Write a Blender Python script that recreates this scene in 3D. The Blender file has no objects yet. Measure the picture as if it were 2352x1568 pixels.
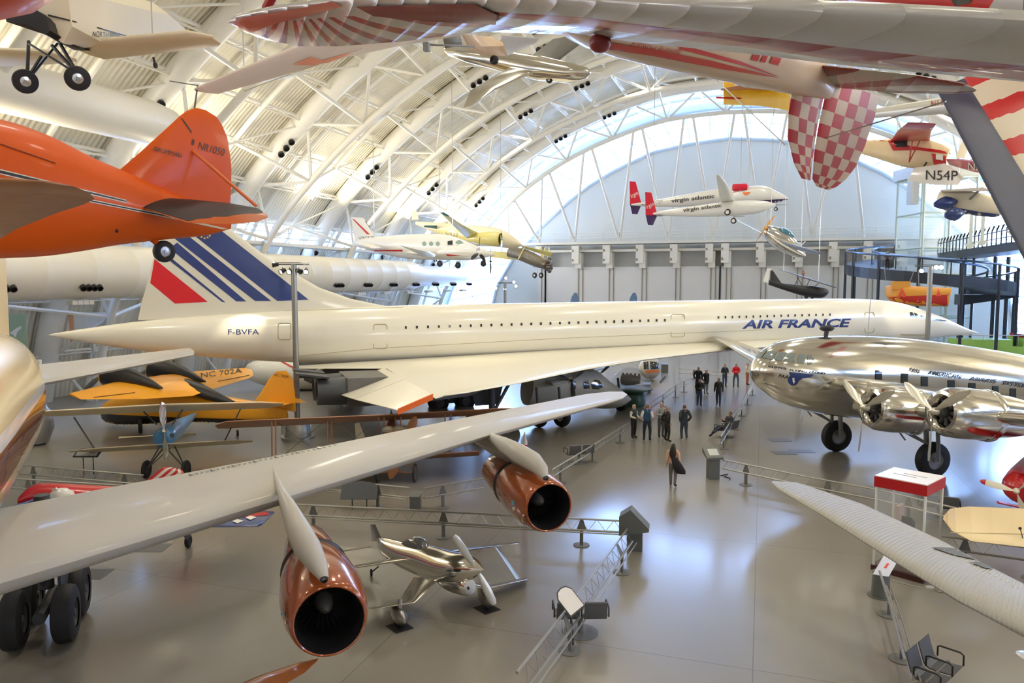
import bpy, bmesh, math, random
from mathutils import Vector, Matrix
from mathutils.bvhtree import BVHTree
random.seed(7)
V = Vector
S = bpy.context.scene
COL = S.collection
# ---------------------------------------------------------------- camera model (metres, camera 7.8 m above the floor)
F = 1710.; CX = 1176.; CY = 784.; HC = 7.8; YAW = math.radians(18.6); PIT = math.atan((784-645)/F)
FW = V((-math.sin(YAW)*math.cos(PIT), math.cos(YAW)*math.cos(PIT), -math.sin(PIT)))
RT = V((math.cos(YAW), math.sin(YAW), 0))
UP = V((-math.sin(YAW)*math.sin(PIT), math.cos(YAW)*math.sin(PIT), math.cos(PIT)))
CAM = V((0, 0, HC))
def ray(u, v): return FW + RT*((u-CX)/F) - UP*((v-CY)/F)
def W(u, v, d): return CAM + ray(u, v)*d
def G(u, v, z=0.):
    r = ray(u, v); return CAM + r*((z-HC)/r.z)
def onY(u, v, Y):
    r = ray(u, v); return CAM + r*(Y/r.y)
def onX(u, v, X):
    r = ray(u, v); return CAM + r*(X/r.x)
def CW(xc, zf, h): return V((xc*RT.x-zf*math.sin(YAW), xc*RT.y+zf*math.cos(YAW), h))
def rotm(yaw, pitch, roll):
    a, b, c = [math.radians(t) for t in (yaw, pitch, roll)]
    return Matrix.Rotation(a, 3, 'Z') @ Matrix.Rotation(-b, 3, 'Y') @ Matrix.Rotation(c, 3, 'X')
class Pose:
    def __init__(s, loc, yaw=0, pitch=0, roll=0): s.o = V(loc); s.M = rotm(yaw, pitch, roll); s.Mi = s.M.inverted()
    def __call__(s, x, y=0, z=0): return s.o + s.M @ V((x, y, z))
    def d(s, x, y, z): return s.M @ V((x, y, z))
    def inv(s, u, v, ax, val):
        r = s.Mi @ ray(u, v); o = s.Mi @ (CAM - s.o); return o + r*((val-o[ax])/r[ax])
    def at(s, u, v, ax, val): return s.o + s.M @ s.inv(u, v, ax, val)
# ---------------------------------------------------------------- materials
def nd(nt, t, **kw):
    n = nt.nodes.new(t)
    for k, x in kw.items(): setattr(n, k, x)
    return n
MATS = {}
def mat(name, col, rough=.5, metal=0., spec=.5, var=.06, scale=3., bump=0., bscale=20., coat=0., emit=None, es=0., alpha=1., trans=0.):
    if name in MATS: return MATS[name]
    m = bpy.data.materials.new(name); m.use_nodes = True; nt = m.node_tree; b = nt.nodes['Principled BSDF']
    b.inputs['Roughness'].default_value = rough; b.inputs['Metallic'].default_value = metal
    b.inputs['Specular IOR Level'].default_value = spec; b.inputs['Coat Weight'].default_value = coat
    b.inputs['Coat Roughness'].default_value = .08
    b.inputs['Transmission Weight'].default_value = trans; b.inputs['Alpha'].default_value = alpha
    tc = nd(nt, 'ShaderNodeTexCoord')
    if var > 0:
        nz = nd(nt, 'ShaderNodeTexNoise'); nz.inputs['Scale'].default_value = scale; nz.inputs['Detail'].default_value = 4
        nt.links.new(tc.outputs['Object'], nz.inputs['Vector'])
        mx = nd(nt, 'ShaderNodeMix', data_type='RGBA')
        mx.inputs[6].default_value = [max(0, c*(1-var)) for c in col]+[1]; mx.inputs[7].default_value = [min(1, c*(1+var)) for c in col]+[1]
        nt.links.new(nz.outputs['Fac'], mx.inputs[0]); nt.links.new(mx.outputs[2], b.inputs['Base Color'])
    else: b.inputs['Base Color'].default_value = list(col)+[1]
    if bump > 0:
        n2 = nd(nt, 'ShaderNodeTexNoise'); n2.inputs['Scale'].default_value = bscale; nt.links.new(tc.outputs['Object'], n2.inputs['Vector'])
        bp = nd(nt, 'ShaderNodeBump'); bp.inputs['Strength'].default_value = bump; bp.inputs['Distance'].default_value = .02
        nt.links.new(n2.outputs['Fac'], bp.inputs['Height']); nt.links.new(bp.outputs['Normal'], b.inputs['Normal'])
    if emit: b.inputs['Emission Color'].default_value = list(emit)+[1]; b.inputs['Emission Strength'].default_value = es
    MATS[name] = m; return m
def pattern(name, kind, c1, c2, a=1., b=0., c=0., duty=.5, rough=.4, k=1., coat=0., metal=0., stops=None, ribs=0, ribk=0.):
    """paint pattern in the part's own span/chord coordinates (attribute puv)"""
    m = bpy.data.materials.new(name); m.use_nodes = True; nt = m.node_tree; bs = nt.nodes['Principled BSDF']
    bs.inputs['Roughness'].default_value = rough; bs.inputs['Coat Weight'].default_value = coat; bs.inputs['Metallic'].default_value = metal
    at = nd(nt, 'ShaderNodeAttribute', attribute_name='puv'); sp = nd(nt, 'ShaderNodeSeparateXYZ'); nt.links.new(at.outputs['Vector'], sp.inputs[0])
    def M(op, x, y=None):
        n = nd(nt, 'ShaderNodeMath', operation=op)
        for i, q in enumerate((x, y)):
            if q is None: continue
            if isinstance(q, (int, float)): n.inputs[i].default_value = q
            else: nt.links.new(q, n.inputs[i])
        return n.outputs[0]
    u, v = sp.outputs['X'], sp.outputs['Y']
    if kind == 'lin': f = M('LESS_THAN', M('FRACT', M('ADD', M('ADD', M('MULTIPLY', u, a), M('MULTIPLY', v, b)), c)), duty)
    elif kind == 'check':
        p = M('LESS_THAN', M('FRACT', M('ADD', M('MULTIPLY', u, a), 50)), .5); q = M('LESS_THAN', M('FRACT', M('ADD', M('MULTIPLY', v, b), 50)), .5)
        f = M('ABSOLUTE', M('SUBTRACT', p, q))
    elif kind == 'burst':
        # rays fanning from (a,b) ; c rays, k = aspect; duty fraction; applies only behind chord stop
        an = M('ARCTAN2', M('SUBTRACT', v, b), M('MULTIPLY', M('SUBTRACT', u, a), k))
        f = M('LESS_THAN', M('FRACT', M('ADD', M('MULTIPLY', an, c), 20.25)), duty)
        if stops:
            f = M('MULTIPLY', f, M('GREATER_THAN', v, stops[0])); f = M('MULTIPLY', f, M('LESS_THAN', u, stops[1]))
    mx = nd(nt, 'ShaderNodeMix', data_type='RGBA'); nt.links.new(f, mx.inputs[0])
    mx.inputs[6].default_value = list(c1)+[1]; mx.inputs[7].default_value = list(c2)+[1]; nt.links.new(mx.outputs[2], bs.inputs['Base Color'])
    if ribs: addribs(nt, bs, u, ribs, ribk, v, M)
    MATS[name] = m; return m
def addribs(nt, bs, u, ribs, ribk, v, M):
    w = M('POWER', M('ABSOLUTE', M('SUBTRACT', M('FRACT', M('ADD', M('MULTIPLY', u, ribs), M('MULTIPLY', v, ribk))), .5)), 3.)
    bp = nd(nt, 'ShaderNodeBump'); bp.inputs['Strength'].default_value = .8; bp.inputs['Distance'].default_value = .12
    nt.links.new(w, bp.inputs['Height']); nt.links.new(bp.outputs['Normal'], bs.inputs['Normal'])
# ---------------------------------------------------------------- mesh builder (world space, re-based to the parent on build)
class MB:
    def __init__(s): s.v = []; s.f = []; s.m = []; s.uv = []; s.sm = []
    def add(s, vs, fs, mi=0, uv=None, smooth=True):
        o = len(s.v); s.v += [tuple(x) for x in vs]; s.f += [[i+o for i in f] for f in fs]
        s.m += [mi]*len(fs); s.sm += [smooth]*len(fs); s.uv += (uv or [(0, 0)]*len(vs)); return s
    def rings(s, R, cap=(True, True), mi=0, uv=None, smooth=True, closed=True):
        n = len(R[0]); vs = [p for r in R for p in r]; fs = []
        for i in range(len(R)-1):
            for j in range(n if closed else n-1): fs.append([i*n+j, i*n+(j+1) % n, (i+1)*n+(j+1) % n, (i+1)*n+j])
        if cap[0]: fs.append(list(range(n))[::-1])
        if cap[1]: fs.append([(len(R)-1)*n+j for j in range(n)])
        return s.add(vs, fs, mi, uv, smooth)
    def box(s, c, x, y, z, mi=0):
        c, x, y, z = V(c), V(x), V(y), V(z)
        vs = [c+x*a+y*b+z*d for a in (-1, 1) for b in (-1, 1) for d in (-1, 1)]
        return s.add(vs, [[0, 1, 3, 2], [4, 6, 7, 5], [0, 4, 5, 1], [2, 3, 7, 6], [0, 2, 6, 4], [1, 5, 7, 3]], mi, smooth=False)
    def abox(s, x0, x1, y0, y1, z0, z1, mi=0):
        return s.box(((x0+x1)/2, (y0+y1)/2, (z0+z1)/2), ((x1-x0)/2, 0, 0), (0, (y1-y0)/2, 0), (0, 0, (z1-z0)/2), mi)
    def tube(s, pts, r, n=8, mi=0, cap=True, ell=1.):
        pts = [V(p) for p in pts]; R = []; rs = r if isinstance(r, (list, tuple)) else [r]*len(pts)
        a = None
        for i, p in enumerate(pts):
            d = (pts[min(i+1, len(pts)-1)]-pts[max(i-1, 0)]).normalized()
            if a is None:
                a = d.cross(V((0, 0, 1)))
                if a.length < .05: a = d.cross(V((1, 0, 0)))
            a = (a - d*a.dot(d)).normalized(); b = d.cross(a).normalized()
            R.append([p + (a*math.cos(t)*ell+b*math.sin(t))*rs[i] for t in [2*math.pi*k/n for k in range(n)]])
        return s.rings(R, (cap, cap), mi)
    def lathe(s, o, d, prof, n=20, mi=0, cap=(False, False), up=None):
        o, d = V(o), V(d).normalized(); a = V(up) if up else (d.cross(V((0, 0, 1))) if abs(d.z) < .95 else V((1, 0, 0)))
        a = (a-d*a.dot(d)).normalized(); b = d.cross(a)
        R = [[o+d*x+(a*math.cos(t)+b*math.sin(t))*max(r, .0005) for t in [2*math.pi*k/n for k in range(n)]] for x, r in prof]
        return s.rings(R, cap, mi)
    def ball(s, c, r, n=12, mi=0, sx=(1, 1, 1)):
        c = V(c); R = []
        for i in range(1, n//2+2):
            t = math.pi*(i-.999)/(n//2+.002)*.9999+.0001
            R.append([c+V((math.sin(t)*math.cos(p)*r*sx[0], math.sin(t)*math.sin(p)*r*sx[1], math.cos(t)*r*sx[2])) for p in [2*math.pi*k/n for k in range(n)]])
        return s.rings(R, (True, True), mi)
    def plate(s, pts, t, nrm=None, mi=0, uv=None):
        pts = [V(p) for p in pts]; n = len(pts)
        if nrm is None: nrm = (pts[1]-pts[0]).cross(pts[2]-pts[0])
        nrm = V(nrm).normalized()*t/2
        vs = [p+nrm for p in pts]+[p-nrm for p in pts]
        fs = [list(range(n)), list(range(n, 2*n))[::-1]]+[[i, i+n, (i+1) % n+n, (i+1) % n] for i in range(n)]
        return s.add(vs, fs, mi, (uv*2 if uv else None), smooth=False)
    def foil(s, secs, mi=0, tip=True, n=9, nrm=None, u0=0., u1=1., vm=None):
        """wing from sections (leading edge point, trailing edge point, thickness); rounded tips"""
        secs = [(V(a), V(b), t) for a, b, t in secs]
        L = [0.]
        for i in range(1, len(secs)): L.append(L[-1]+(secs[i][0]-secs[i-1][0]).length)
        tot = max(L[-1], 1e-6)
        span = secs[-1][0]-secs[0][0]
        R = []; uv = []
        xs = [0, .012, .05, .12, .25, .42, .62, .82, 1.]
        th = [0, .17, .33, .44, .5, .49, .38, .2, .015]
        for i, (a, b, t) in enumerate(secs):
            ch = b-a; nn = V(nrm) if nrm else ch.cross(span)
            nn = nn.normalized()
            top = [a+ch*x+nn*(t*h) for x, h in zip(xs, th)]; bot = [a+ch*x-nn*(t*h*.7) for x, h in zip(xs, th)]
            R.append(top+bot[::-1][0:-1]); u = u0+(u1-u0)*L[i]/tot
            vv = [x for x in xs]
            uv += [(u, x) for x in xs]+[(u, x) for x in xs[::-1][0:-1]]
        if tip:
            a, b, t = secs[-1]; ch = b-a
        return s.rings(R, (True, True), mi, uv)
    def build(s, name, mats, parent=None, props=None, sub=0, flat=False, autosmooth=True):
        base = PB.get(parent.name, V((0, 0, 0))) if parent else V((0, 0, 0))
        me = bpy.data.meshes.new(name); me.from_pydata([V(p)-base for p in s.v], [], s.f); me.update()
        if not isinstance(mats, (list, tuple)): mats = [mats]
        for m in mats: me.materials.append(m)
        me.polygons.foreach_set('material_index', s.m); me.polygons.foreach_set('use_smooth', [(x and not flat) for x in s.sm])
        if any(u != (0, 0) for u in s.uv):
            at = me.attributes.new('puv', 'FLOAT_VECTOR', 'POINT'); at.data.foreach_set('vector', [c for u in s.uv for c in (u[0], u[1], 0.)])
        bm = bmesh.new(); bm.from_mesh(me); bmesh.ops.recalc_face_normals(bm, faces=bm.faces)
        if autosmooth:
            for e in bm.edges:
                if len(e.link_faces) == 2 and e.calc_face_angle(0) > .7: e.smooth = False
        bm.to_mesh(me); bm.free()
        o = bpy.data.objects.new(name, me); COL.objects.link(o)
        if parent: o.parent = parent; PB[o.name] = base
        else: PB[o.name] = V((0, 0, 0))
        if sub: md = o.modifiers.new('s', 'SUBSURF'); md.levels = md.render_levels = sub
        for k, x in (props or {}).items(): o[k] = x
        return o
PB = {}   # world base of every object already built (children are modelled about it)
def thing(name, label, cat, loc, group=None):
    o = bpy.data.objects.new(name, None); COL.objects.link(o); o.location = V(loc); PB[o.name] = V(loc); o.empty_display_size = .3
    o['label'] = label; o['category'] = cat
    if group: o['group'] = group
    return o
def tag(o, label, cat, group=None):
    o['label'] = label; o['category'] = cat
    if group: o['group'] = group
    return o
def centre(o):
    me = o.data; n = len(me.vertices); c = V((0, 0, 0))
    for v in me.vertices: c += v.co
    c /= n; c.z = min(v.co.z for v in me.vertices)
    me.transform(Matrix.Translation(-c)); o.location = c; PB[o.name] = c; return o
def single(name, mb, m, label, cat, group=None, **kw): return tag(centre(mb.build(name, m, **kw)), label, cat, group)
def struct(name, mb, m, **kw): return mb.build(name, m, props={'kind': 'structure'}, **kw)
def dup(o, loc, rz=0, label=None, parent=None, scale=None):
    c = o.copy(); COL.objects.link(c)
    if parent is None:
        c.location = V(loc); c.rotation_euler = (0, 0, rz)
        if label: c['label'] = label
        if scale: c.scale = (scale,)*3
    else: c.parent = parent
    for ch in list(o.children): dup(ch, None, parent=c)
    return c
def bvh_of(objs):
    vs = []; fs = []
    for o in objs:
        b = PB.get(o.name, V((0, 0, 0))); n = len(vs)
        vs += [v.co+b for v in o.data.vertices]; fs += [[i+n for i in p.vertices] for p in o.data.polygons]
    return BVHTree.FromPolygons(vs, fs)
def project(p, n, tree, off):
    """drop p on the surface along -n"""
    if tree is None: return p+n*off
    h = tree.ray_cast(p+n*1.5, -n, 4.)
    return h[0]+n*off if h[0] else p+n*off
def text(s, a, b, up, h, parent, m, tree=None, off=.012, bold=0., shear=0., name='lettering', label=None, flip=False, fit=True, space=1.):
    """lettering whose baseline runs from a to b with cap height h along up"""
    cu = bpy.data.curves.new('t', 'FONT'); cu.body = s; cu.offset = bold; cu.shear = shear; cu.resolution_u = 3; cu.space_character = space
    to = bpy.data.objects.new('t', cu); COL.objects.link(to); dg = bpy.context.evaluated_depsgraph_get(); dg.update()
    me = bpy.data.meshes.new_from_object(to.evaluated_get(dg)); bpy.data.objects.remove(to); bpy.data.curves.remove(cu)
    xs = [v.co.x for v in me.vertices]; ys = [v.co.y for v in me.vertices]; x0, x1, y0, y1 = min(xs), max(xs), min(ys), max(ys)
    a, b, up = V(a), V(b), V(up); X = b-a; n = X.cross(up).normalized()
    if n.dot(CAM-(a+b)/2) < 0: n = -n
    up = (up-X.normalized()*up.dot(X.normalized())).normalized()
    bm = bmesh.new(); bm.from_mesh(me); bmesh.ops.remove_doubles(bm, verts=bm.verts, dist=1e-4)
    if tree is not None and (b-a).length > 2: bmesh.ops.subdivide_edges(bm, edges=[e for e in bm.edges if e.calc_length() > .25], cuts=2, use_grid_fill=False); bmesh.ops.triangulate(bm, faces=bm.faces)
    mb = MB(); bm.verts.ensure_lookup_table()
    P = [project(a+X*((v.co.x-x0)/(x1-x0))+up*(h*(v.co.y-y0)/(y1-y0)), n, tree, off) for v in bm.verts]
    mb.add(P, [[v.index for v in f.verts] for f in bm.faces], smooth=False); bm.free(); bpy.data.meshes.remove(me)
    o = mb.build(name, m, parent, autosmooth=False)
    if label: o['label'] = label
    return o
def decal(pts, n, parent, m, tree=None, off=.01, name='marking', label=None, res=.4, thick=None):
    """painted area: polygon laid on the surface of the thing (triangulated finely enough to follow it)"""
    pts = [V(p) for p in pts]; n = V(n).normalized()
    bm = bmesh.new(); f = bm.faces.new([bm.verts.new(p) for p in pts]); bmesh.ops.triangulate(bm, faces=bm.faces)
    for _ in range(4):
        es = [e for e in bm.edges if e.calc_length() > res]
        if not es or tree is None: break
        bmesh.ops.subdivide_edges(bm, edges=es, cuts=1); bmesh.ops.triangulate(bm, faces=bm.faces)
    bm.verts.ensure_lookup_table(); bm.verts.index_update()
    mb = MB(); mb.add([project(v.co.copy(), n, tree, off) for v in bm.verts], [[v.index for v in f.verts] for f in bm.faces]); bm.free()
    o = mb.build(name, m, parent, autosmooth=False)
    if label: o['label'] = label
    return o
def ell(c, ax, ay, rx, ry, n=24, p=2.):
    c, ax, ay = V(c), V(ax), V(ay); R = []
    for k in range(n):
        t = 2*math.pi*k/n; cs, sn = math.cos(t), math.sin(t)
        R.append(c+ax*(rx*math.copysign(abs(cs)**(2/p), cs))+ay*(ry*math.copysign(abs(sn)**(2/p), sn)))
    return R
def smooth_st(st, m=4):
    """Catmull-Rom through numeric station tuples"""
    out = []
    for i in range(len(st)-1):
        p0, p1, p2, p3 = st[max(i-1, 0)], st[i], st[i+1], st[min(i+2, len(st)-1)]
        for k in range(m):
            t = k/m; out.append(tuple(.5*((2*b)+(-a+c)*t+(2*a-5*b+4*c-d)*t*t+(-a+3*b-3*c+d)*t*t*t) for a, b, c, d in zip(p0, p1, p2, p3)))
    out.append(st[-1]); return out
def body(mb, P, st, n=24, p=2., mi=0, m=4):
    """fuselage: stations (x, z centre, half width, half height) in the pose's frame"""
    R = [ell(P(x, 0, z), P.d(0, 1, 0), P.d(0, 0, 1), max(w, .004), max(h, .004), n, p) for x, z, w, h in smooth_st(st, m)]
    return mb.rings(R, (True, True), mi)
# shared colours
WHITE = mat('painted_white', (.80, .78, .70), .45); RUB = mat('tyre_rubber', (.012, .012, .014), .65, var=.3); BLK = mat('black_paint', (.015, .015, .017), .4)
STEEL = mat('brushed_steel', (.55, .55, .53), .32, 1., var=.12); CHROME = mat('polished_aluminium', (.78, .77, .74), .12, 1., var=.06, bump=.03, bscale=3)
DGREY = mat('dark_grey_paint', (.06, .065, .07), .5); MGREY = mat('mid_grey_paint', (.25, .26, .26), .45); LGREY = mat('light_grey_paint', (.52, .52, .48), .4)
RED = mat('red_paint', (.55, .012, .015), .3, coat=.5); NAVY = mat('navy_paint', (.018, .04, .16), .35, coat=.3); ORANGE = mat('orange_paint', (.74, .10, .001), .45, spec=.3, coat=.08, var=.04)
YEL = mat('yellow_paint', (.80, .42, .03), .38, var=.05); CREAM = mat('cream_fabric', (.72, .62, .42), .5, var=.05); GLASS = mat('clear_glass', (.85, .92, .92), .05, 0, .5, var=0, alpha=.18)
DGLASS = mat('dark_window_glass', (.02, .03, .04), .08, var=0, coat=.5); LAMP = mat('lit_lamp_lens', (1, 1, 1), .3, var=0, emit=(1, .98, .92), es=40.)
def wheel(parent, c, ax, r, w, hub=STEEL, name='wheel', hubr=.5, tire=RUB):
    c, ax = V(c), V(ax).normalized(); mb = MB()
    mb.lathe(c-ax*w/2, ax, [(0, r*hubr), (0, r*.8), (w*.12, r*.95), (w*.35, r), (w*.65, r), (w*.88, r*.95), (w, r*.8), (w, r*hubr)], 24)
    t = mb.build(name, tire, parent)
    h = MB(); h.lathe(c-ax*w*.45, ax, [(0, .001), (0, r*.12), (w*.1, r*.15), (w*.14, r*hubr*.9), (w*.02, r*hubr), (w*.88, r*hubr), (w*.76, r*hubr*.9), (w*.8, r*.15), (w*.9, r*.12), (w*.9, .001)], 20)
    h.build('hub', hub, t); return t
def prop(parent, c, ax, r, blades=3, m=STEEL, w=.1, phase=0., spin=None, hubr=.1, tipm=None, name='propeller'):
    """propeller at rest: twisted tapering blades on a hub"""
    c, ax = V(c), V(ax).normalized(); a = ax.cross(V((0, 0, 1))).normalized(); b = a.cross(ax); mb = MB()
    mb.lathe(c-ax*hubr, ax, [(0, hubr*.9), (hubr*1.2, hubr*.8), (hubr*2, hubr*.5), (hubr*2.4, .001)], 14, 0 if spin is None else 1)
    for k in range(blades):
        t = phase+2*math.pi*k/blades; d = a*math.cos(t)+b*math.sin(t); e = ax.cross(d).normalized(); R = []
        for s_, wd, tw in ((.06, .35, 1.1), (.2, .55, .9), (.4, 1., .65), (.65, 1.05, .45), (.85, .85, .35), (.96, .55, .3), (1., .15, .3)):
            q = e*math.cos(tw)+ax*math.sin(tw); o = ax*math.cos(tw)-e*math.sin(tw); p = c+d*(r*s_)
            R.append([p+q*w*wd, p+q*w*wd*.5+o*w*.14, p-q*w*wd*.5+o*w*.12, p-q*w*wd, p-q*w*wd*.5-o*w*.05, p+q*w*wd*.5-o*w*.05])
        mb.rings(R, (True, True), 0)
        if tipm: mb.rings([[x+(x-p)*.05 for x in rr] for rr, p in zip(R[-3:], [c+d*(r*q) for q in (.85, .96, 1.)])], (True, True), 2)
    return mb.build(name, [m, spin or m, tipm or m], parent)
# ================================================================ THE HALL
XC = -4.5; YE = 96.6; YB = -16.
NODES = [(0, 26.7), (6.5, 26.3), (12.8, 24.6), (18.4, 22.3), (23.5, 19.2), (28.2, 15.3), (32.1, 11.), (35., 5.5), (36.8, -.3)]
PROF = smooth_st(NODES, 4)
def prof(off, side=-1):
    out = []
    for i, (x, z) in enumerate(PROF):
        a = PROF[max(i-1, 0)]; b = PROF[min(i+1, len(PROF)-1)]
        if i == 0: nx, nz = 0, 1
        elif i == len(PROF)-1: nx, nz = 1, 0
        else:
            t = V((b[0]-a[0], 0, b[1]-a[1])).normalized(); nx, nz = -t.z, t.x
        out.append((XC+side*(x+nx*off), z+nz*off))
    return out
def arch(off):
    l = prof(off, -1); r = prof(off, 1); return l[::-1]+r[1:]
roofm = mat('ribbed_roof_deck', (.78, .73, .60), .5, var=.04, scale=.4)
nt = roofm.node_tree; bs = nt.nodes['Principled BSDF']; tc = nd(nt, 'ShaderNodeTexCoord')
wv = nd(nt, 'ShaderNodeTexWave', wave_type='BANDS', bands_direction='Y'); wv.inputs['Scale'].default_value = .9; nt.links.new(tc.outputs['Object'], wv.inputs['Vector'])
bp = nd(nt, 'ShaderNodeBump'); bp.inputs['Strength'].default_value = 1.; bp.inputs['Distance'].default_value = .07; nt.links.new(wv.outputs['Fac'], bp.inputs['Height']); nt.links.new(bp.outputs['Normal'], bs.inputs['Normal'])
TRW = mat('white_roof_steel', (.82, .80, .73), .4, var=.03); WALLW = mat('white_wall_board', (.76, .76, .74), .55, var=.03, scale=.3)
# floor: polished concrete with sawn joints
fl = bpy.data.materials.new('polished_concrete'); fl.use_nodes = True; nt = fl.node_tree; bs = nt.nodes['Principled BSDF']
tc = nd(nt, 'ShaderNodeTexCoord'); mp = nd(nt, 'ShaderNodeMapping'); nt.links.new(tc.outputs['Object'], mp.inputs[0]); mp.inputs['Rotation'].default_value = (0, 0, 0)
br = nd(nt, 'ShaderNodeTexBrick'); br.offset = 0; br.inputs['Scale'].default_value = 1.; br.inputs['Brick Width'].default_value = 7.6; br.inputs['Row Height'].default_value = 7.6; br.inputs['Mortar Size'].default_value = .012
br.inputs['Color1'].default_value = (.262, .240, .198, 1); br.inputs['Color2'].default_value = (.275, .252, .207, 1); br.inputs['Mortar'].default_value = (.14, .135, .12, 1)
nt.links.new(mp.outputs[0], br.inputs['Vector']); nz = nd(nt, 'ShaderNodeTexNoise'); nz.inputs['Scale'].default_value = .35; nz.inputs['Detail'].default_value = 5; nt.links.new(tc.outputs['Object'], nz.inputs['Vector'])
mx = nd(nt, 'ShaderNodeMix', data_type='RGBA', blend_type='MULTIPLY'); mx.inputs[0].default_value = .12; nt.links.new(br.outputs['Color'], mx.inputs[6]); nt.links.new(nz.outputs['Fac'], mx.inputs[7])
nt.links.new(mx.outputs[2], bs.inputs['Base Color']); bs.inputs['Roughness'].default_value = .3; bs.inputs['Specular IOR Level'].default_value = .7
bs.inputs['Coat Weight'].default_value = .55; bs.inputs['Coat Roughness'].default_value = .13
struct('floor', MB().abox(-50, 42, YB-4, YE+14, -.3, 0), fl)
# roof skin; a clerestory slot is left open over the side catwalk
def cutz(pl, zc):
    out = []
    for (x0, z0), (x1, z1) in zip(pl, pl[1:]):
        out.append((x0, z0))
        for z in (zc if z0 < z1 else zc[::-1]):
            if min(z0, z1) < z < max(z0, z1): out.append((x0+(x1-x0)*(z-z0)/(z1-z0), z))
    return out+[pl[-1]]
A = cutz(arch(3.6), (10.9, 12.6)); mb = MB(); slot = []
for j, ((x0, z0), (x1, z1)) in enumerate(zip(A, A[1:])):
    if 10.8 < min(z0, z1) and max(z0, z1) < 12.7 : slot.append(j); continue
    mb.add([(x0, YB, z0), (x1, YB, z1), (x1, YE, z1), (x0, YE, z0)], [[0, 1, 2, 3]], 0, smooth=False)
for k in slot:       # solid piers between the clerestory lights
    (x0, z0), (x1, z1) = A[k], A[k+1]; Y = 24.-12.9*3
    while Y < YE:
        a = Y-3.6; b = min(Y+1.6, YE); mb.add([(x0, a, z0), (x1, a, z1), (x1, b, z1), (x0, b, z0)], [[0, 1, 2, 3]], 0, smooth=False); Y += 12.9
struct('ceiling', mb, roofm)
OUTW = mat('window_pane', (.9, .95, 1.), .03, var=0, alpha=.12)
for i, side in enumerate((-1, 1)):
    mb = MB(); fb = MB()
    for k in slot:
        (x0, z0), (x1, z1) = A[k], A[k+1]
        if (x0-XC)*side < 0: continue
        mb.add([(x0, YB, z0), (x1, YB, z1), (x1, YE, z1), (x0, YE, z0)], [[0, 1, 2, 3]], 0, smooth=False); Y = YB
        while Y < YE: fb.tube([(x0, Y, z0), (x1, Y, z1)], .07, 6); Y += 1.6
        fb.tube([(x0, YB, z0), (x0, YE, z0)], .06, 6)
    o = struct('window_%d' % (i+1), mb, OUTW); fb.build('window_frame', TRW, o)
# lower side walls behind the structure and the wall behind the viewer
mb = MB(); mb.add([(x, YB, z) for x, z in A], [list(range(len(A)))], smooth=False); struct('wall_back', mb, WALLW)
# far gable: blank wall inside the glazed arch
INN = [(0, 25.2), (5, 24.75), (9.2, 24.), (14, 22.0), (17.3, 20.2), (20, 18.3), (24.2, 14.6), (27.8, 10.9), (30.2, 7), (32., 0)]
ring = [(XC-x, z) for x, z in INN[::-1]]+[(XC+x, z) for x, z in INN[1:]]
mb = MB(); mb.plate([(x, YE+.25, z) for x, z in ring], .4, (0, 1, 0)); struct('wall_far', mb, mat('blue_grey_gable', (.74, .73, .66), .6, var=.02))
mb = MB(); R_ = arch(2.2); R3 = arch(3.6)
for a, b in zip([(x, z) for x, z in ring], ring[1:]): mb.tube([(a[0], YE, a[1]), (b[0], YE, b[1])], .22, 8)
for a, b in zip(R_, R_[1:]): mb.tube([(a[0], YE+.2, a[1]), (b[0], YE+.2, b[1])], .3, 8)
def onring(pl, t):
    k = t*(len(pl)-1); i = min(int(k), len(pl)-2); f = k-i; return V((pl[i][0]*(1-f)+pl[i+1][0]*f, YE+.1, pl[i][1]*(1-f)+pl[i+1][1]*f))
for k in range(41):
    t = k/40; mb.tube([onring(ring, t), onring(R_, t)], .07, 6)
for q in (.5,):
    for k in range(40): mb.tube([onring(ring, k/40).lerp(onring(R_, k/40), q), onring(ring, (k+1)/40).lerp(onring(R_, (k+1)/40), q)], .05, 6)
struct('trim_1', mb, mat('blue_white_mullion', (.62, .72, .82), .4, var=.02))
mb = MB()
for k in range(40): mb.add([onring(ring, k/40), onring(R_, k/40), onring(R_, (k+1)/40), onring(ring, (k+1)/40)], [[0, 1, 2, 3]], smooth=False)
struct('window_3', mb, OUTW)
mb = MB(); mb.rings([[V((x, YE+.3, z)) for x, z in R_], [V((x, YE+.3, z)) for x, z in R3]], (False, False), closed=False, smooth=False); struct('wall_gable_head', mb, MATS['blue_grey_gable'])
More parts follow.
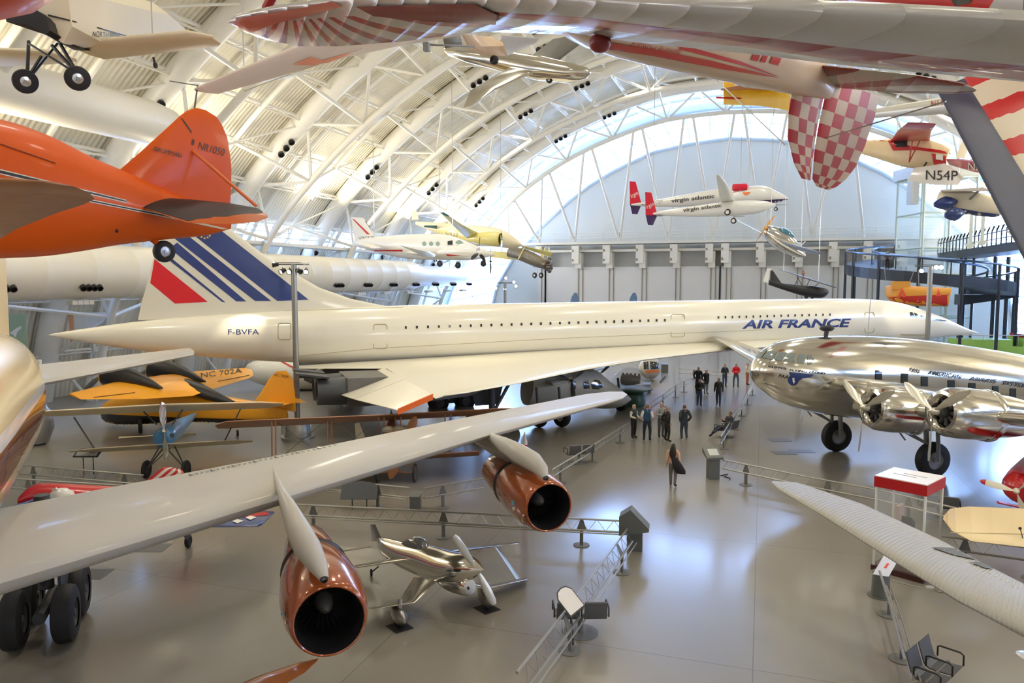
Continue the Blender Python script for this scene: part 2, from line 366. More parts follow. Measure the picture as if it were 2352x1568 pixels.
# hangar doors: boxed-out lower wall, catwalk, brackets
XD0, XD1, ZD = onY(1236, 600, 94.6).x, XC+24.5, 11.0
struct('wall_hangar_door', MB().abox(XD0, XD1, 94.6, 96.4, 0, 9.6), WALLW)
mb = MB(); mb.abox(XD0-6, XD1, 93.6, 96.3, 12.45, 12.75); mb.abox(XD0-1, XD1, 95.4, 96.4, 9.6, 11.5, 1); mb.abox(XD0-1, XD1, 94.3, 96.4, 11.5, 11.8)
struct('trim_2', mb, [TRW, mat('recess_grey', (.50, .51, .50), .7)])
mb = MB(); x = XD0-6
while x < XD1: mb.tube([(x, 93.7, 12.7), (x, 93.7, 13.9)], .05, 5); x += 2.1
for z in (13.2, 13.55, 13.9): mb.tube([(XD0-6, 93.7, z), (XD1, 93.7, z)], .04, 5)
struct('trim_3', mb, TRW)
mb = MB()
for u in (1240, 1325, 1396, 1472, 1550, 1631, 1667, 1747, 1831, 1914, 1994, 2070):
    x = onY(u, 600, 94).x; mb.abox(x-.55, x+.35, 93.4, 95.2, 10.0, 12.3); mb.abox(x-.2, x+.6, 93.8, 95.4, 9.4, 11.4)
    mb.abox(x+.05, x+.14, 94.5, 94.6, 1, 9.5, 1); mb.abox(x+.6, x+.69, 94.5, 94.6, 1, 9.5, 1); mb.abox(x-.5, x-.3, 93.35, 93.4, 10.3, 10.6, 1); mb.abox(x-.5, x-.3, 93.35, 93.4, 11.5, 11.8, 1)
for u in (1250, 1654): x = onY(u, 600, 94).x; mb.abox(x-.1, x+.1, 94.5, 94.6, 0, 9.6, 2)
struct('trim_4', mb, [TRW, mat('door_track_brown', (.28, .24, .18), .6), BLK])
# glazed V struts of the gable
mb = MB(); bx = [onY(u, 528, 94.6).x for u in (1170, 1242, 1321, 1424, 1535, 1640, 1752, 1865, 1985)]
def archz(x, pl):
    for (x0, z0), (x1, z1) in zip(pl, pl[1:]):
        if x0 <= x <= x1: return z0+(z1-z0)*(x-x0)/max(x1-x0, 1e-6)
    return 0
C0 = arch(0.)
for a, b in zip(bx, bx[1:]):
    t = (a+b)/2; z = archz(t, C0); mb.tube([(a, 94.4, 12.7), (t-.5, 88.9, z)], .17, 8); mb.tube([(b, 94.4, 12.7), (t+.5, 88.9, z)], .17, 8)
struct('trim_5', mb, TRW)
# roof trusses
def seg(pl, Y): return [V((x, Y, z)) for x, z in pl]
IN = arch(0.); MID = arch(2.7); FAT = arch(2.6); OUT = arch(3.2)
NI = range(0, len(IN), 4)
for it, Y in enumerate((-1.8, 11.1, 24., 36.9, 49.4, 62.1, 75., 88.8)):
    mb = MB(); mb.tube(seg(IN, Y), .26, 12); mb.tube(seg(MID, Y-6.4), .17, 8)
    pt = lambda pl, j, y: V((pl[j][0], y, pl[j][1]))
    for j in NI:
        p = pt(IN, j, Y); mb.tube([p, pt(MID, j, Y-6.4)], .13, 6)
        if Y+6.4 < YE+1: mb.tube([p, pt(MID, j, Y+6.4)], .13, 6)
        for e in (-2, 2):
            if 0 <= j+e < len(IN): mb.tube([p, pt(FAT, j+e, Y-1.2)], .12, 6)
        if j+4 < len(IN): mb.tube([pt(MID, j, Y-6.4), pt(FAT, j+2, Y-1.2)], .08, 6)
    mb.tube(seg(arch(3.2), Y+2.2), .18, 8)
    struct('roof_truss_%d' % (it+1), mb, TRW)
    # round air duct following the arch
    mb = MB(); L = seg(arch(2.9), Y-1.5); mb.tube(L, .72, 16)
    mb.box((0, 0, -50), (.01, 0, 0), (0, .01, 0), (0, 0, .01))
    o = struct('ceiling_duct_%d' % (it+1), mb, TRW)
    nb = MB()
    for j in ((6, .35), (12, .6), (24, .4), (20, .5), (42, .5), (52, .5)):
        jj, f = j
        if jj+1 >= len(L): continue
        c = L[jj].lerp(L[jj+1], f); d = (L[jj+1]-L[jj]).normalized(); nn = V((-d.z, 0, d.x)); nn = nn if nn.z < 0 else -nn
        for k in (-1, 0, 1): nb.lathe(c+d*k*.62+nn*.62-V((0, .35, 0)), nn-V((0, .5, 0)), [(0, .2), (.22, .24), (.22, .19), (.05, .16), (.05, .001)], 12)
    nb.build('air_nozzle', BLK, o)
mb = MB()
for j in range(2, len(OUT)-1, 2):
    x, z = OUT[j]; mb.tube([(x, YB, z), (x, YE, z)], .11, 6)
    x2, z2 = arch(2.7)[j]; mb.tube([(x2, YB, z2), (x2, YE, z2)], .06, 5)
    Y = YB; k = 0
    while Y < YE-2: mb.tube([(x, Y, z), (x2, Y+1.6, z2)], .04, 4); mb.tube([(x, Y+3.2, z), (x2, Y+1.6, z2)], .04, 4); Y += 3.2
struct('trim_6', mb, TRW)
# side catwalk, railings, long round supply duct with nozzle groups
XK = XC-33.2
mb = MB(); mb.abox(XK-1.2, XK+.6, YB, YE-2, 10.65, 10.9); mb.abox(XK-.9, XK-.7, YB, YE-2, 9.4, 9.6)
Y = YB
while Y < YE-2: mb.tube([(XK+.5, Y, 10.9), (XK+.5, Y, 12.1)], .035, 5); mb.tube([(XK, Y, 9.3), (XK, Y, 10.7)], .06, 5); Y += 2.15
for z in (11.3, 11.7, 12.1): mb.tube([(XK+.5, YB, z), (XK+.5, YE-2, z)], .035, 5)
struct('trim_7', mb, TRW)
mb = MB(); XQ = XC-32.2; zq = 8.35
mb.lathe((XQ, YB, zq), (0, 1, 0), [(0, 1.55)]+[(y+e, 1.55+(.03 if e else 0)) for y in range(3, 90, 3) for e in (0, .05, .1, .15)]+[(90, 1.55), (92, 1.15), (104, 1.15), (105, .9), (105.4, .5), (105.4, .01)], 28)
dct = struct('ceiling_supply_duct', mb, mat('cream_duct_paint', (.80, .76, .64), .38, var=.02))
mb = MB(); Y = 16.
while Y < 88:
    for k in range(4):
        c = V((XQ+1.28, Y+k*.36, zq-.85)); mb.lathe(c, (.8, -.35, -.5), [(0, .17), (.28, .17), (.28, .13), (.1, .1), (.1, .001)], 10)
        c = V((XQ+.5, Y+k*.36, zq-1.75)); mb.box(c, (.22, 0, 0), (0, .16, 0), (0, 0, .12), 1)
    Y += 5.1
mb.build('air_nozzle', [BLK, WHITE], dct)
# upper left supply duct that ends between the trusses
mb = MB(); mb.lathe((XC-27.5, YB, 16.4), (0, 1, 0), [(0, 1.2), (49, 1.2), (50.4, 1.0), (50.7, .01)], 24); struct('ceiling_roof_duct', mb, MATS['cream_duct_paint'])
# ================================================================ surface marks laid on built surfaces
def hitpx(tree, u, v, dflt, off):
    r = ray(u, v).normalized(); h = tree.ray_cast(CAM, r, 200.)
    if h[0]:
        n = h[1] if h[1].dot(r) < 0 else -h[1]
        return h[0]+n*off
    return CAM+r*dflt
def marks(parent, tree, pts, m, name='marking', off=.012, res=12, label=None):
    """painted outline taken from the surface it lies on"""
    bm = bmesh.new(); bm.faces.new([bm.verts.new((p[0], p[1], 0)) for p in pts]); bmesh.ops.triangulate(bm, faces=bm.faces)
    for _ in range(5):
        es = [e for e in bm.edges if e.calc_length() > res]
        if not es: break
        bmesh.ops.subdivide_edges(bm, edges=es, cuts=1); bmesh.ops.triangulate(bm, faces=bm.faces)
    return _lay(bm, parent, tree, m, name, off, label)
def _lay(bm, parent, tree, m, name, off, label):
    bm.verts.ensure_lookup_table(); bm.verts.index_update(); P = []; ok = []
    for v in bm.verts:
        r = ray(v.co.x, v.co.y).normalized(); h = tree.ray_cast(CAM, r, 200.); ok.append(bool(h[0]))
        if h[0]: n = h[1] if h[1].dot(r) < 0 else -h[1]; P.append(h[0]+n*off)
        else: P.append(V((0, 0, 0)))
    fs = [[v.index for v in f.verts] for f in bm.faces if all(ok[v.index] for v in f.verts)]; bm.free()
    if not fs: return None
    used = sorted({i for f in fs for i in f}); ix = {j: i for i, j in enumerate(used)}
    mb = MB(); mb.add([P[i] for i in used], [[ix[i] for i in f] for f in fs])
    o = mb.build(name, m, parent, autosmooth=False)
    if label: o['label'] = label
    return o
def words(parent, tree, s, a, b, h, m, off=.012, bold=0., shear=0., name='lettering', label=None, slant=0., rev=False, sp=1.):
    """lettering from a to b (surface points by sight line), cap height h"""
    cu = bpy.data.curves.new('t', 'FONT'); cu.body = s; cu.offset = bold; cu.shear = shear; cu.resolution_u = 3; cu.space_character = sp
    to = bpy.data.objects.new('t', cu); COL.objects.link(to); dg = bpy.context.evaluated_depsgraph_get(); dg.update()
    me = bpy.data.meshes.new_from_object(to.evaluated_get(dg)); bpy.data.objects.remove(to); bpy.data.curves.remove(cu)
    bm = bmesh.new(); bm.from_mesh(me); bpy.data.meshes.remove(me); bmesh.ops.remove_doubles(bm, verts=bm.verts, dist=1e-4)
    xs = [v.co.x for v in bm.verts]; ys = [v.co.y for v in bm.verts]; x0, x1, y0, y1 = min(xs), max(xs), min(ys), max(ys)
    X = V((b[0]-a[0], b[1]-a[1])); n = V((X.y, -X.x)).normalized()
    if rev: n = -n
    for v in bm.verts:
        t = (v.co.x-x0)/(x1-x0); q = (v.co.y-y0)/(y1-y0); p = V(a)+X*t+n*h*q; v.co = V((p.x, p.y, 0))
    es = [e for e in bm.edges if e.calc_length() > 14]
    if es: bmesh.ops.subdivide_edges(bm, edges=es, cuts=1)
    bmesh.ops.triangulate(bm, faces=bm.faces)
    return _lay(bm, parent, tree, m, name, off, label)
# ================================================================ CONCORDE-TYPE AIRLINER
C = Pose((15.8, 65.4, 5.0), 39.4, .3)
CW_ = mat('airliner_white', (.80, .77, .64), .28, var=.015, scale=.5, coat=.4); LINE = mat('panel_line_tan', (.45, .40, .22), .5); CBLU = mat('airline_navy', (.02, .045, .20), .3, coat=.4)
t = thing('supersonic_airliner', 'long white delta-wing airliner with blue-striped tail fin, across the middle of the hall', 'airplane', C(-30, 0, -5))
mb = MB(); body(mb, C, [(0, -1.2, .02, .02), (-1.5, -1.0, .22, .26), (-4, -.62, .6, .74), (-6.6, -.3, .98, 1.15), (-8.6, -.1, 1.2, 1.42), (-11.5, 0, 1.38, 1.58), (-16, .02, 1.44, 1.66), (-28, .05, 1.44, 1.66), (-40, .05, 1.44, 1.66), (-46, .08, 1.4, 1.6), (-50, .15, 1.22, 1.42), (-54, .28, .96, 1.12), (-58, .42, .55, .7), (-61, .55, .14, .18), (-61.7, .58, .02, .02)], 32, m=3)
fus = mb.build('fuselage', CW_, t); ft = bvh_of([fus])
lead = [(1.2, -13.), (2.3, -20.), (3.9, -27), (6., -33), (8.6, -38.), (11.4, -42.3), (12.9, -45.0), (13.3, -46.2)]
wings = []
for s_ in (-1, 1):
    mb = MB(); mb.foil([(C(x, s_*y, -1.15-.012*y), C(-46.5 if y > 3 else -50.8, s_*y, -1.25-.012*y), .62*max(.15, 1-y/14)) for y, x in lead]); wg = mb.build('wing', CW_, t); wings.append(wg)
    # drooped elevons
    for i, (ya, yb, ca, cb) in enumerate(((3.6, 8.4, 2.9, 2.2), (8.45, 13.25, 2.2, 1.35)) if s_ < 0 else ((3.4, 6.6, 3.1, 3.1), (6.9, 10., 3.0, 2.4), (10.05, 13.25, 2.4, 1.5))):
        mb = MB(); dr = .3; R = []
        for y, c in ((ya, ca), (yb, cb)):
            a = C(-46.6, s_*y, -1.36); b = C(-46.6-c, s_*y, -1.36-c*dr-.0*y); up = V((0, 0, .16)); R.append([a+up*.6, b+up*.08, b-up*.08, a-up*.6])
        mb.rings(R, (True, True), smooth=False); e = mb.build('elevon', CW_, t)
        if i == (1 if s_ < 0 else 2):
            m2 = MB(); a, b = R[1][0], R[1][1]; m2.box((a+b)/2+C.d(0, s_*.03, -.06), (b-a)/2, C.d(0, .05, 0), (0, 0, .11)); m2.build('wing_tip_strip', mat('signal_orange', (.95, .17, .02), .4), e)
    # engine box with two nozzles
    mb = MB(); y0 = s_*5.1; R = []
    for x, zt, zb, w in ((-41.6, -1.45, -2.0, 1.3), (-43., -1.4, -2.5, 1.45), (-45, -1.4, -2.62, 1.5), (-48.8, -1.35, -2.68, 1.45)):
        R.append([C(x, y0-w, zt), C(x, y0+w, zt), C(x, y0+w, zb), C(x, y0-w, zb)])
    mb.rings(R, (True, True), smooth=False); nc = mb.build('engine_nacelle', mat('nacelle_grey', (.13, .125, .115), .45, var=.2), t)
    for k in (-1, 1):
        mb = MB(); mb.lathe(C(-48.6, y0+k*.72, -2.0), C.d(-1, 0, 0), [(0, .66), (.9, .64), (1.5, .6), (1.5, .52), (.4, .5), (.4, .01)], 20); mb.plate([C(-49.6, y0+k*.78-.6, -1.3), C(-49.6, y0+k*.78+.6, -1.3), C(-51.0, y0+k*.78+.3, -1.1), C(-51.0, y0+k*.78-.3, -1.1)], .08); mb.build('exhaust_nozzle', DGREY, nc)
    # main gear
    y0 = s_*3.86; gx = C.inv(1130, 930, 1, -3.86)[0]; gz = C.o.z
    zl = -(gz-.54)
    leg = MB(); leg.tube([C(gx, y0, -1.3), C(gx, y0, zl+.0)], .17, 10); leg.tube([C(gx+2, y0*.8, -1.3), C(gx+.1, y0, zl+.6)], .09, 8); leg.tube([C(gx-.9, y0, zl), C(gx+.9, y0, zl)], .13, 8); leg.plate([C(gx+1.1, y0-s_*.5, -1.4), C(gx-1.3, y0-s_*.5, -1.4), C(gx-.7, y0-s_*.7, -3.6), C(gx+.6, y0-s_*.7, -3.6)], .06)
    lg = leg.build('main_landing_gear', DGREY, t)
    for dx in (-.85, .85):
        for dy in (-.36, .36): wheel(lg, C(gx+dx, y0+dy, zl+.01), C.d(0, 1, 0), .58, .4, DGREY)
leg = MB(); leg.tube([C(-17.2, 0, -1.4), C(-17.2, 0, -4.5)], .13, 8); lg = leg.build('nose_landing_gear', DGREY, t)
for dy in (-.3, .3): wheel(lg, C(-17.2, dy, -(C.o.z-.4)+.1), C.d(0, 1, 0), .4, .28, DGREY)
mb = MB()
mb.foil([(C(x, 0, z), C(x2, 0, z), th) for z, x, x2, th in ((1.2, -43.5, -57.9, .5), (1.65, -45.6, -57.8, .5), (2.1, -47.6, -57.7, .46), (2.7, -49.2, -57.5, .42), (4.2, -51.7, -57.1, .36), (5.6, -53.4, -56.8, .28), (7.2, -55.0, -56.5, .2))], nrm=C.d(0, 1, 0))
fin = mb.build('tail_fin', CW_, t); nt_ = bvh_of([fin])
for pts in ([(347, 588), (477, 693), (402, 697), (337, 643)],): marks(t, nt_, pts, mat('airline_red', (.72, .012, .02), .35), 'fin_stripe')
for pts in ([(366, 580), (371, 574), (518, 694), (510, 693)], [(389, 570), (407, 557), (566, 692), (543, 692)], [(400, 547), (432, 541), (623, 691), (586, 691)], [(444, 539), (420, 520), (470, 500), (514, 534), (709, 688), (637, 691)]): marks(t, nt_, pts, CBLU, 'fin_stripe')
for x, y in ((458, 538), (463, 544), (470, 547), (477, 545), (482, 541)):
    marks(t, nt_, [(x+(3.6 if k % 2 == 0 else 1.5)*math.sin(k*math.pi/5), y-(3.6 if k % 2 == 0 else 1.5)*math.cos(k*math.pi/5)) for k in range(10)], mat('star_gold', (.8, .55, .12), .4), 'fin_star', off=.03)
words(t, ft, 'F-BVFA', (524, 768), (595, 768), 12, CBLU)
words(t, ft, 'AIR FRANCE', (1704, 755), (1955, 751), 20, CBLU, bold=.035, shear=.25)
def outline(parent, tree, x0, y0, x1, y1, r, m=LINE, name='door_outline', w=1.1):
    pts = []
    for cx, cy, a0 in ((x1-r, y1-r, 0), (x0+r, y1-r, 90), (x0+r, y0+r, 180), (x1-r, y0+r, 270)):
        for k in range(4): a = math.radians(a0+k*30); pts.append((cx+r*math.cos(a), cy+r*math.sin(a)))
    P = [hitpx(tree, u, v, 50, .028) for u, v in pts]; P.append(P[0]); mb = MB(); mb.tube(P, w*.02, 5); return mb.build(name, m, parent)
for x0, y0, x1, y1 in ((858, 745, 889, 800), (1541, 722, 1572, 773), (1986, 717, 2007, 763), (639, 742, 668, 779)): outline(t, ft, x0, y0, x1, y1, 5, name='cabin_door')
wn = [(932+ (958-932)*0, 752)]; x = 932.; 
def lerpw(i, n, a, b): return a+(b-a)*i/n
us = []; u = 932.; st = 25.6
while u < 1536: us.append(u); u += st; st = 25.6-(u-932)*.0118
for u in us:
    v = 752-(u-932)*(17/598.); marks(t, ft, [(u-2.2, v-3), (u+2.2, v-3), (u+2.2, v+3), (u-2.2, v+3)], DGLASS, 'cabin_window', off=.02)
for i in range(17):
    u = 1650+i*16; v = 729-i*.42; marks(t, ft, [(u-1.8, v-2.6), (u+1.8, v-2.6), (u+1.8, v+2.6), (u-1.8, v+2.6)], DGLASS, 'cabin_window', off=.02)
for pts in ([(2089, 717), (2095, 717), (2102, 728), (2091, 727)], [(2098, 718), (2105, 720), (2112, 729), (2104, 728)], [(2113, 724), (2124, 727), (2128, 731), (2117, 730)], [(2142, 731), (2172, 735), (2176, 738), (2142, 736)]): marks(t, ft, pts, DGLASS, 'cockpit_window', off=.02, res=6)
marks(t, ft, [(2066, 766), (2120, 767), (2126, 765), (2124, 770), (2070, 770)], mat('strake_tan', (.5, .45, .3), .5), 'nose_strake', off=.04, res=8)  # flat tan mark low on the nose
for a, b in (((340, 723), (925, 706)), ((640, 822), (860, 800)), ((860, 800), (1300, 776)), ((1300, 776), (1760, 757))):
    P = [hitpx(ft, a[0]+(b[0]-a[0])*k/14, a[1]+(b[1]-a[1])*k/14, 45, .006) for k in range(15)]
    MB().tube(P, .014, 4).build('panel_joint', LINE, t)
# ================================================================ FOUR-JET PROTOTYPE (near left)
TAUPE = mat('swept_wing_grey', (.44, .42, .37), .5, var=.04, scale=.8, coat=.1); COPPER = mat('cowling_copper_brown', (.33, .075, .016), .18, .2, var=.12, scale=2., coat=.8)
t = thing('four_engine_jet', 'large grey-winged jet with copper-brown engines in the near left foreground', 'airplane', CW(-11, 12, 0))
mb = MB()
mb.foil([(CW(-9.6, 8.0, 3.35), CW(-13.6, 10.6, 3.2), .85), (W(0, 1340, 10.9), W(0, 1168, 14.5), .75), (W(641, 1147, 15.), W(613, 1051, 18.6), .55), (W(1110, 1003, 20.7), W(1057, 961, 24.1), .38), (W(1400, 924, 25.5), W(1345, 905, 28.2), .22), (W(1432, 914, 26.1), W(1400, 899, 28.4), .14), (W(1441, 906, 26.9), W(1430, 899, 28.0), .04)])
wg = mb.build('wing', TAUPE, t); wt = bvh_of([wg])
mb = MB()
for k in range(28):     # row of small vortex tabs along the rear edge
    f = k/27.; u = 440+f*330; v = 1092-f*69; c = hitpx(wt, u, v, 18, .05); mb.box(c-V((0, 0, .04)), (.006, .03, 0), (.06, -.02, 0) if k % 4 == 0 else (.012, -.004, 0), (0, 0, .035))
mb.build('vortex_tab', STEEL, wg)
FWD = CW(.355, -.935, 0)-CW(0, 0, 0); FWD.normalize(); LAT = V((-FWD.y, FWD.x, 0))
def nacelle(c, spine, R0, ra):
    """c = centre of the intake"""
    m = MB(); k = R0/.66
    m.lathe(c, -FWD, [(0, .58*k), (.02, .62*k), (.1, .66*k), (.5, .73*k), (1.1, .75*k), (1.8, .70*k), (2.3, .62*k), (2.35, .55*k), (2.3, .52*k)], 36, 0)
    m.lathe(c, -FWD, [(2.2, .52*k), (2.7, .56*k), (3.2, .54*k), (3.9, .46*k), (3.92, .40*k), (3.6, .38*k), (3.6, .01)], 32, 0)
    m.lathe(c, -FWD, [(0, .58*k), (-.015, .60*k), (0, .62*k)], 36, 0)
    n_ = m.build('engine_cowling', COPPER, t)
    i_ = MB(); i_.lathe(c-FWD*.01, -FWD, [(0, .582*k), (.12, .545*k), (.5, .53*k), (.95, .53*k)], 32, 0); i_.build('intake_lining', mat('intake_dark', (.02, .02, .024), .35, .3), n_)
    b_ = MB()
    for q in range(30):
        a = 2*math.pi*q/30; d = V((0, 0, 1))*math.cos(a)+LAT*math.sin(a); e = FWD.cross(d); b_.add([c-FWD*.85+d*.12*k-e*.02, c-FWD*.85+d*.53*k-e*.05, c-FWD*.97+d*.53*k+e*.05, c-FWD*.97+d*.12*k+e*.04], [[0, 1, 2, 3]])
    b_.lathe(c, -FWD, [(.98, .53*k), (.98, .01)], 24); b_.build('fan_blade_row', mat('fan_steel_dark', (.10, .10, .11), .35, .8), n_)
    s = MB(); s.lathe(c, -FWD, [(.42, .005), (.46, .05*k), (.56, .11*k), (.75, .16*k), (.98, .18*k)], 20); s.build('intake_spinner', mat('spinner_grey', (.30, .29, .28), .3, .6), n_)
    r_ = MB(); r_.lathe(c, -FWD, [(2.24, .63*k), (2.34, .66*k), (2.42, .64*k), (2.42, .5*k)], 32); r_.build('cowling_ring', BLK, n_)
    # pylon: lofted fairing from over the intake back to the wing
    p = MB(); Rr = []
    for (u, v, d), w_, h_ in spine: q = W(u, v, d); Rr.append(ell(q, LAT, V((0, 0, 1))*.8+FWD*.5, w_*1.35, h_*1.25, 16))
    p.rings(Rr, (True, True)); pl = p.build('engine_pylon', TAUPE, t)
    q = W(*spine[0][0]); h = MB(); h.lathe(q+FWD*.03, -FWD, [(-.02, .045), (-.02, .06), (.05, .07), (.05, .045), (.2, .04), (.2, .001)], 12); h.build('pylon_vent', BLK, pl)
    m = MB(); s0 = W(*spine[2][0]); s1 = W(*spine[-2][0])
    m.plate([s0+V((0, 0, -.05)), s1, s1-V((0, 0, .5))-FWD*1.0, c-FWD*3.3+V((0, 0, .45*k)), c-FWD*1.0+V((0, 0, .6*k))], .16, LAT); m.build('pylon_blade', TAUPE, pl)
    return n_
n1 = nacelle(W(757, 1426, 12.6), [((744, 1329, 12.35), .06, .06), ((728, 1296, 12.6), .13, .16), ((706, 1258, 12.9), .17, .25), ((684, 1214, 13.4), .15, .27), ((662, 1165, 14.), .10, .22), ((645, 1128, 14.8), .06, .12), ((634, 1096, 16.), .035, .07), ((627, 1074, 17.), .01, .02)], .66, 0)
n2 = nacelle(W(1261, 1165, 18.6), [((1253, 1097, 18.3), .06, .06), ((1243, 1078, 18.5), .13, .17), ((1222, 1058, 18.8), .17, .25), ((1190, 1040, 19.3), .15, .27), ((1156, 1020, 20.), .10, .22), ((1128, 1003, 21.), .06, .12), ((1110, 988, 22.2), .035, .07), ((1099, 976, 23.2), .01, .02)], .66, 0)
for n_, (u, v, d) in ((n1, (651, 1420, 12.4)), (n2, (1179, 1160, 18.4))):
    tr = bvh_of([n_]); s_ = 1. if n_ is n1 else .75
    marks(n_, tr, [(u-5*s_, v-14*s_), (u+4*s_, v-16*s_), (u+6*s_, v-2*s_), (u-3*s_, v)], mat('badge_blue', (.12, .35, .5), .4), 'maker_badge'); marks(n_, tr, [(u-3*s_, v+5*s_), (u+7*s_, v+4*s_), (u+8*s_, v+13*s_), (u, v+16*s_)], WHITE, 'maker_badge')
# fuselage rear, fin, stabiliser
FP = Pose(CW(-14.7, 20, 4.5), math.degrees(math.atan2(-.885, .465))+18.6)
sand = bpy.data.materials.new('jet_fuselage_livery'); sand.use_nodes = True; nt = sand.node_tree; bs = nt.nodes['Principled BSDF']; bs.inputs['Roughness'].default_value = .25; bs.inputs['Coat Weight'].default_value = .5
tc = nd(nt, 'ShaderNodeTexCoord'); sp = nd(nt, 'ShaderNodeSeparateXYZ'); nt.links.new(tc.outputs['Object'], sp.inputs[0]); rp = nd(nt, 'ShaderNodeValToRGB'); rp.color_ramp.interpolation = 'CONSTANT'
mr = nd(nt, 'ShaderNodeMapRange'); mr.inputs[1].default_value = 2.; mr.inputs[2].default_value = 7.; nt.links.new(sp.outputs['Z'], mr.inputs[0]); nt.links.new(mr.outputs[0], rp.inputs[0]); nt.links.new(rp.outputs['Color'], bs.inputs['Base Color'])
els = rp.color_ramp.elements; els[0].color = (.50, .52, .50, 1); els[1].position = .9; els[1].color = (.80, .60, .28, 1)
for p_, c_ in ((.36, (.72, .50, .22, 1)), (.42, (.16, .045, .02, 1)), (.55, (.75, .72, .66, 1)), (.60, (.80, .60, .28, 1))): e = els.new(p_); e.color = c_
mb = MB(); body(mb, FP, [(14, -.6, .05, .05), (13, -.5, 1.0, 1.0), (10, -.1, 1.7, 1.8), (4, 0, 1.78, 2.05), (0, 0, 1.75, 2.0), (-3, .12, 1.45, 1.65), (-6, .3, .95, 1.15), (-8.5, .5, .4, .5), (-9.8, .6, .05, .08)], 32); mb.build('fuselage', sand, t)
mb = MB(); mb.foil([(FP(-.5, 0, 1.6), FP(-8.6, 0, .9), .4), (FP(-4.2, 0, 5.5), FP(-8.9, 0, 5.2), .25)], nrm=FP.d(0, 1, 0)); mb.build('tail_fin', mat('jet_fin_yellow', (.80, .62, .32), .4), t)
mb = MB(); mb.foil([(W(30, 893, 22.0), W(45, 842, 25.8), .34), (W(445, 815, 28.), W(432, 799, 30.3), .16), (W(447, 808, 29), W(438, 800, 30), .05)]); mb.build('tailplane', TAUPE, t)
mb = MB(); g0 = G(112, 1448); gp = Pose(g0, math.degrees(math.atan2(FWD.y, FWD.x)))
mb.tube([gp(0, 0, 1.0), gp(0, 0, 3.1)], .16, 12); mb.tube([gp(-.8, 0, .62), gp(.8, 0, .62)], .14, 8); mb.tube([gp(.3, 0, 1.2), gp(1.3, 0, 3.0)], .07, 8); mb.box(gp(0, .35, 1.35), gp.d(.5, 0, 0), gp.d(0, .03, 0), (0, 0, .45)); lg = mb.build('main_landing_gear', DGREY, t)
for x in (-.68, .68):
    for y in (-.48, .48): wheel(lg, gp(x, y, .62), gp.d(0, 1, 0), .62, .42, DGREY)
# ================================================================ POLISHED FOUR-ENGINE PROPLINER (right)
B = Pose(CW(9.56, 29.3, 4.3), 210, 6, 0)
ALU = mat('polished_skin', (.74, .72, .66), .13, 1., var=.12, scale=.7, bump=.25, bscale=1.1)
t = thing('polished_propliner', 'large polished silver four-engine propeller airliner on the floor at right', 'airplane', B(-7, 0, -3.5))
mb = MB(); body(mb, B, [(.08, -.05, .03, .03), (-.12, 0, .48, .48), (-.6, .08, .95, .9), (-1.4, .05, 1.3, 1.27), (-3, .05, 1.6, 1.58), (-6, .1, 1.75, 1.75), (-10, .05, 1.72, 1.74), (-15, 0, 1.4, 1.45), (-19, .1, .8, .9), (-22.6, .3, .08, .12)], 36); fb = mb.build('fuselage', ALU, t); bt = bvh_of([fb])
z35 = lambda x, y: (1680+x/3.5, 720+y/3.5)
for pl in ([(190, 355), (240, 292), (292, 290), (238, 358)], [(243, 358), (302, 300), (368, 302), (333, 370)], [(338, 370), (387, 312), (448, 314), (400, 382)], [(415, 376), (466, 319), (519, 324), (478, 390)], [(482, 390), (500, 358), (512, 392)], [(525, 395), (540, 325), (592, 332), (592, 405)], [(610, 335), (640, 338), (662, 365), (655, 395), (635, 410), (610, 408)]):
    marks(t, bt, [z35(*p) for p in pl], mat('cockpit_glass', (.20, .24, .24), .08, var=.3, scale=6, coat=.6), 'cockpit_window', off=.02, res=8)
for x, y in ((1182, 492), (1390, 520), (1550, 545), (1766, 572), (1933, 594), (2121, 620), (2262, 638)):
    w_ = 27 if x < 2000 else 24; marks(t, bt, [z35(x-w_, y-38), z35(x+w_, y-36), z35(x+w_, y+40), z35(x-w_, y+38)], DGLASS, 'cabin_window', off=.02, res=8)
INK = mat('lettering_black', (.03, .03, .035), .5)
for s_, a, b in (('PAN', (1424, 468), (1508, 482)), ('AMERICAN', (1576, 488), (1846, 526)), ('AIRWAYS', (1912, 536), (2124, 562)), ('SYSTEM', (2175, 570), (2380, 600))): words(t, bt, s_, z35(*a), z35(*b), 9.5, INK, shear=.2, bold=.02, off=.035)
for s_, a, b in (('CLIPPER', (295, 432), (440, 452)), ('FLYING', (465, 462), (610, 474)), ('CLOUD', (625, 476), (750, 490)), ): words(t, bt, s_, z35(*a), z35(*b), 4.8, INK, shear=.2, off=.03, bold=.02)
words(t, bt, 'PAA', z35(375, 512), z35(455, 524), 8, INK, shear=.25, off=.03, bold=.02)
marks(t, bt, [z35(462, 468), z35(662, 490), z35(640, 512), z35(575, 520), z35(540, 540), z35(500, 510), z35(470, 495)], NAVY, 'wing_emblem', off=.015, res=8)
cc = z35(497, 535); marks(t, bt, [(cc[0]+12.5*math.cos(a*.39), cc[1]+12*math.sin(a*.39)) for a in range(16)], NAVY, 'globe_emblem', off=.02, res=8)
marks(t, bt, [(cc[0]-2, cc[1]-6), (cc[0]+3, cc[1]-5), (cc[0]+2, cc[1]-1), (cc[0]+4, cc[1]+2), (cc[0]+1, cc[1]+8), (cc[0]-2, cc[1]+1)], WHITE, 'globe_emblem', off=.03, res=8)
mb = MB(); mb.ball(B(-3.0, 0, 1.92), .13, 12, sx=(2.2, 1, 1)); mb.tube([B(-3.0, 0, 1.5), B(-3.0, 0, 1.9)], .09, 8); mb.build('loop_antenna', BLK, t)
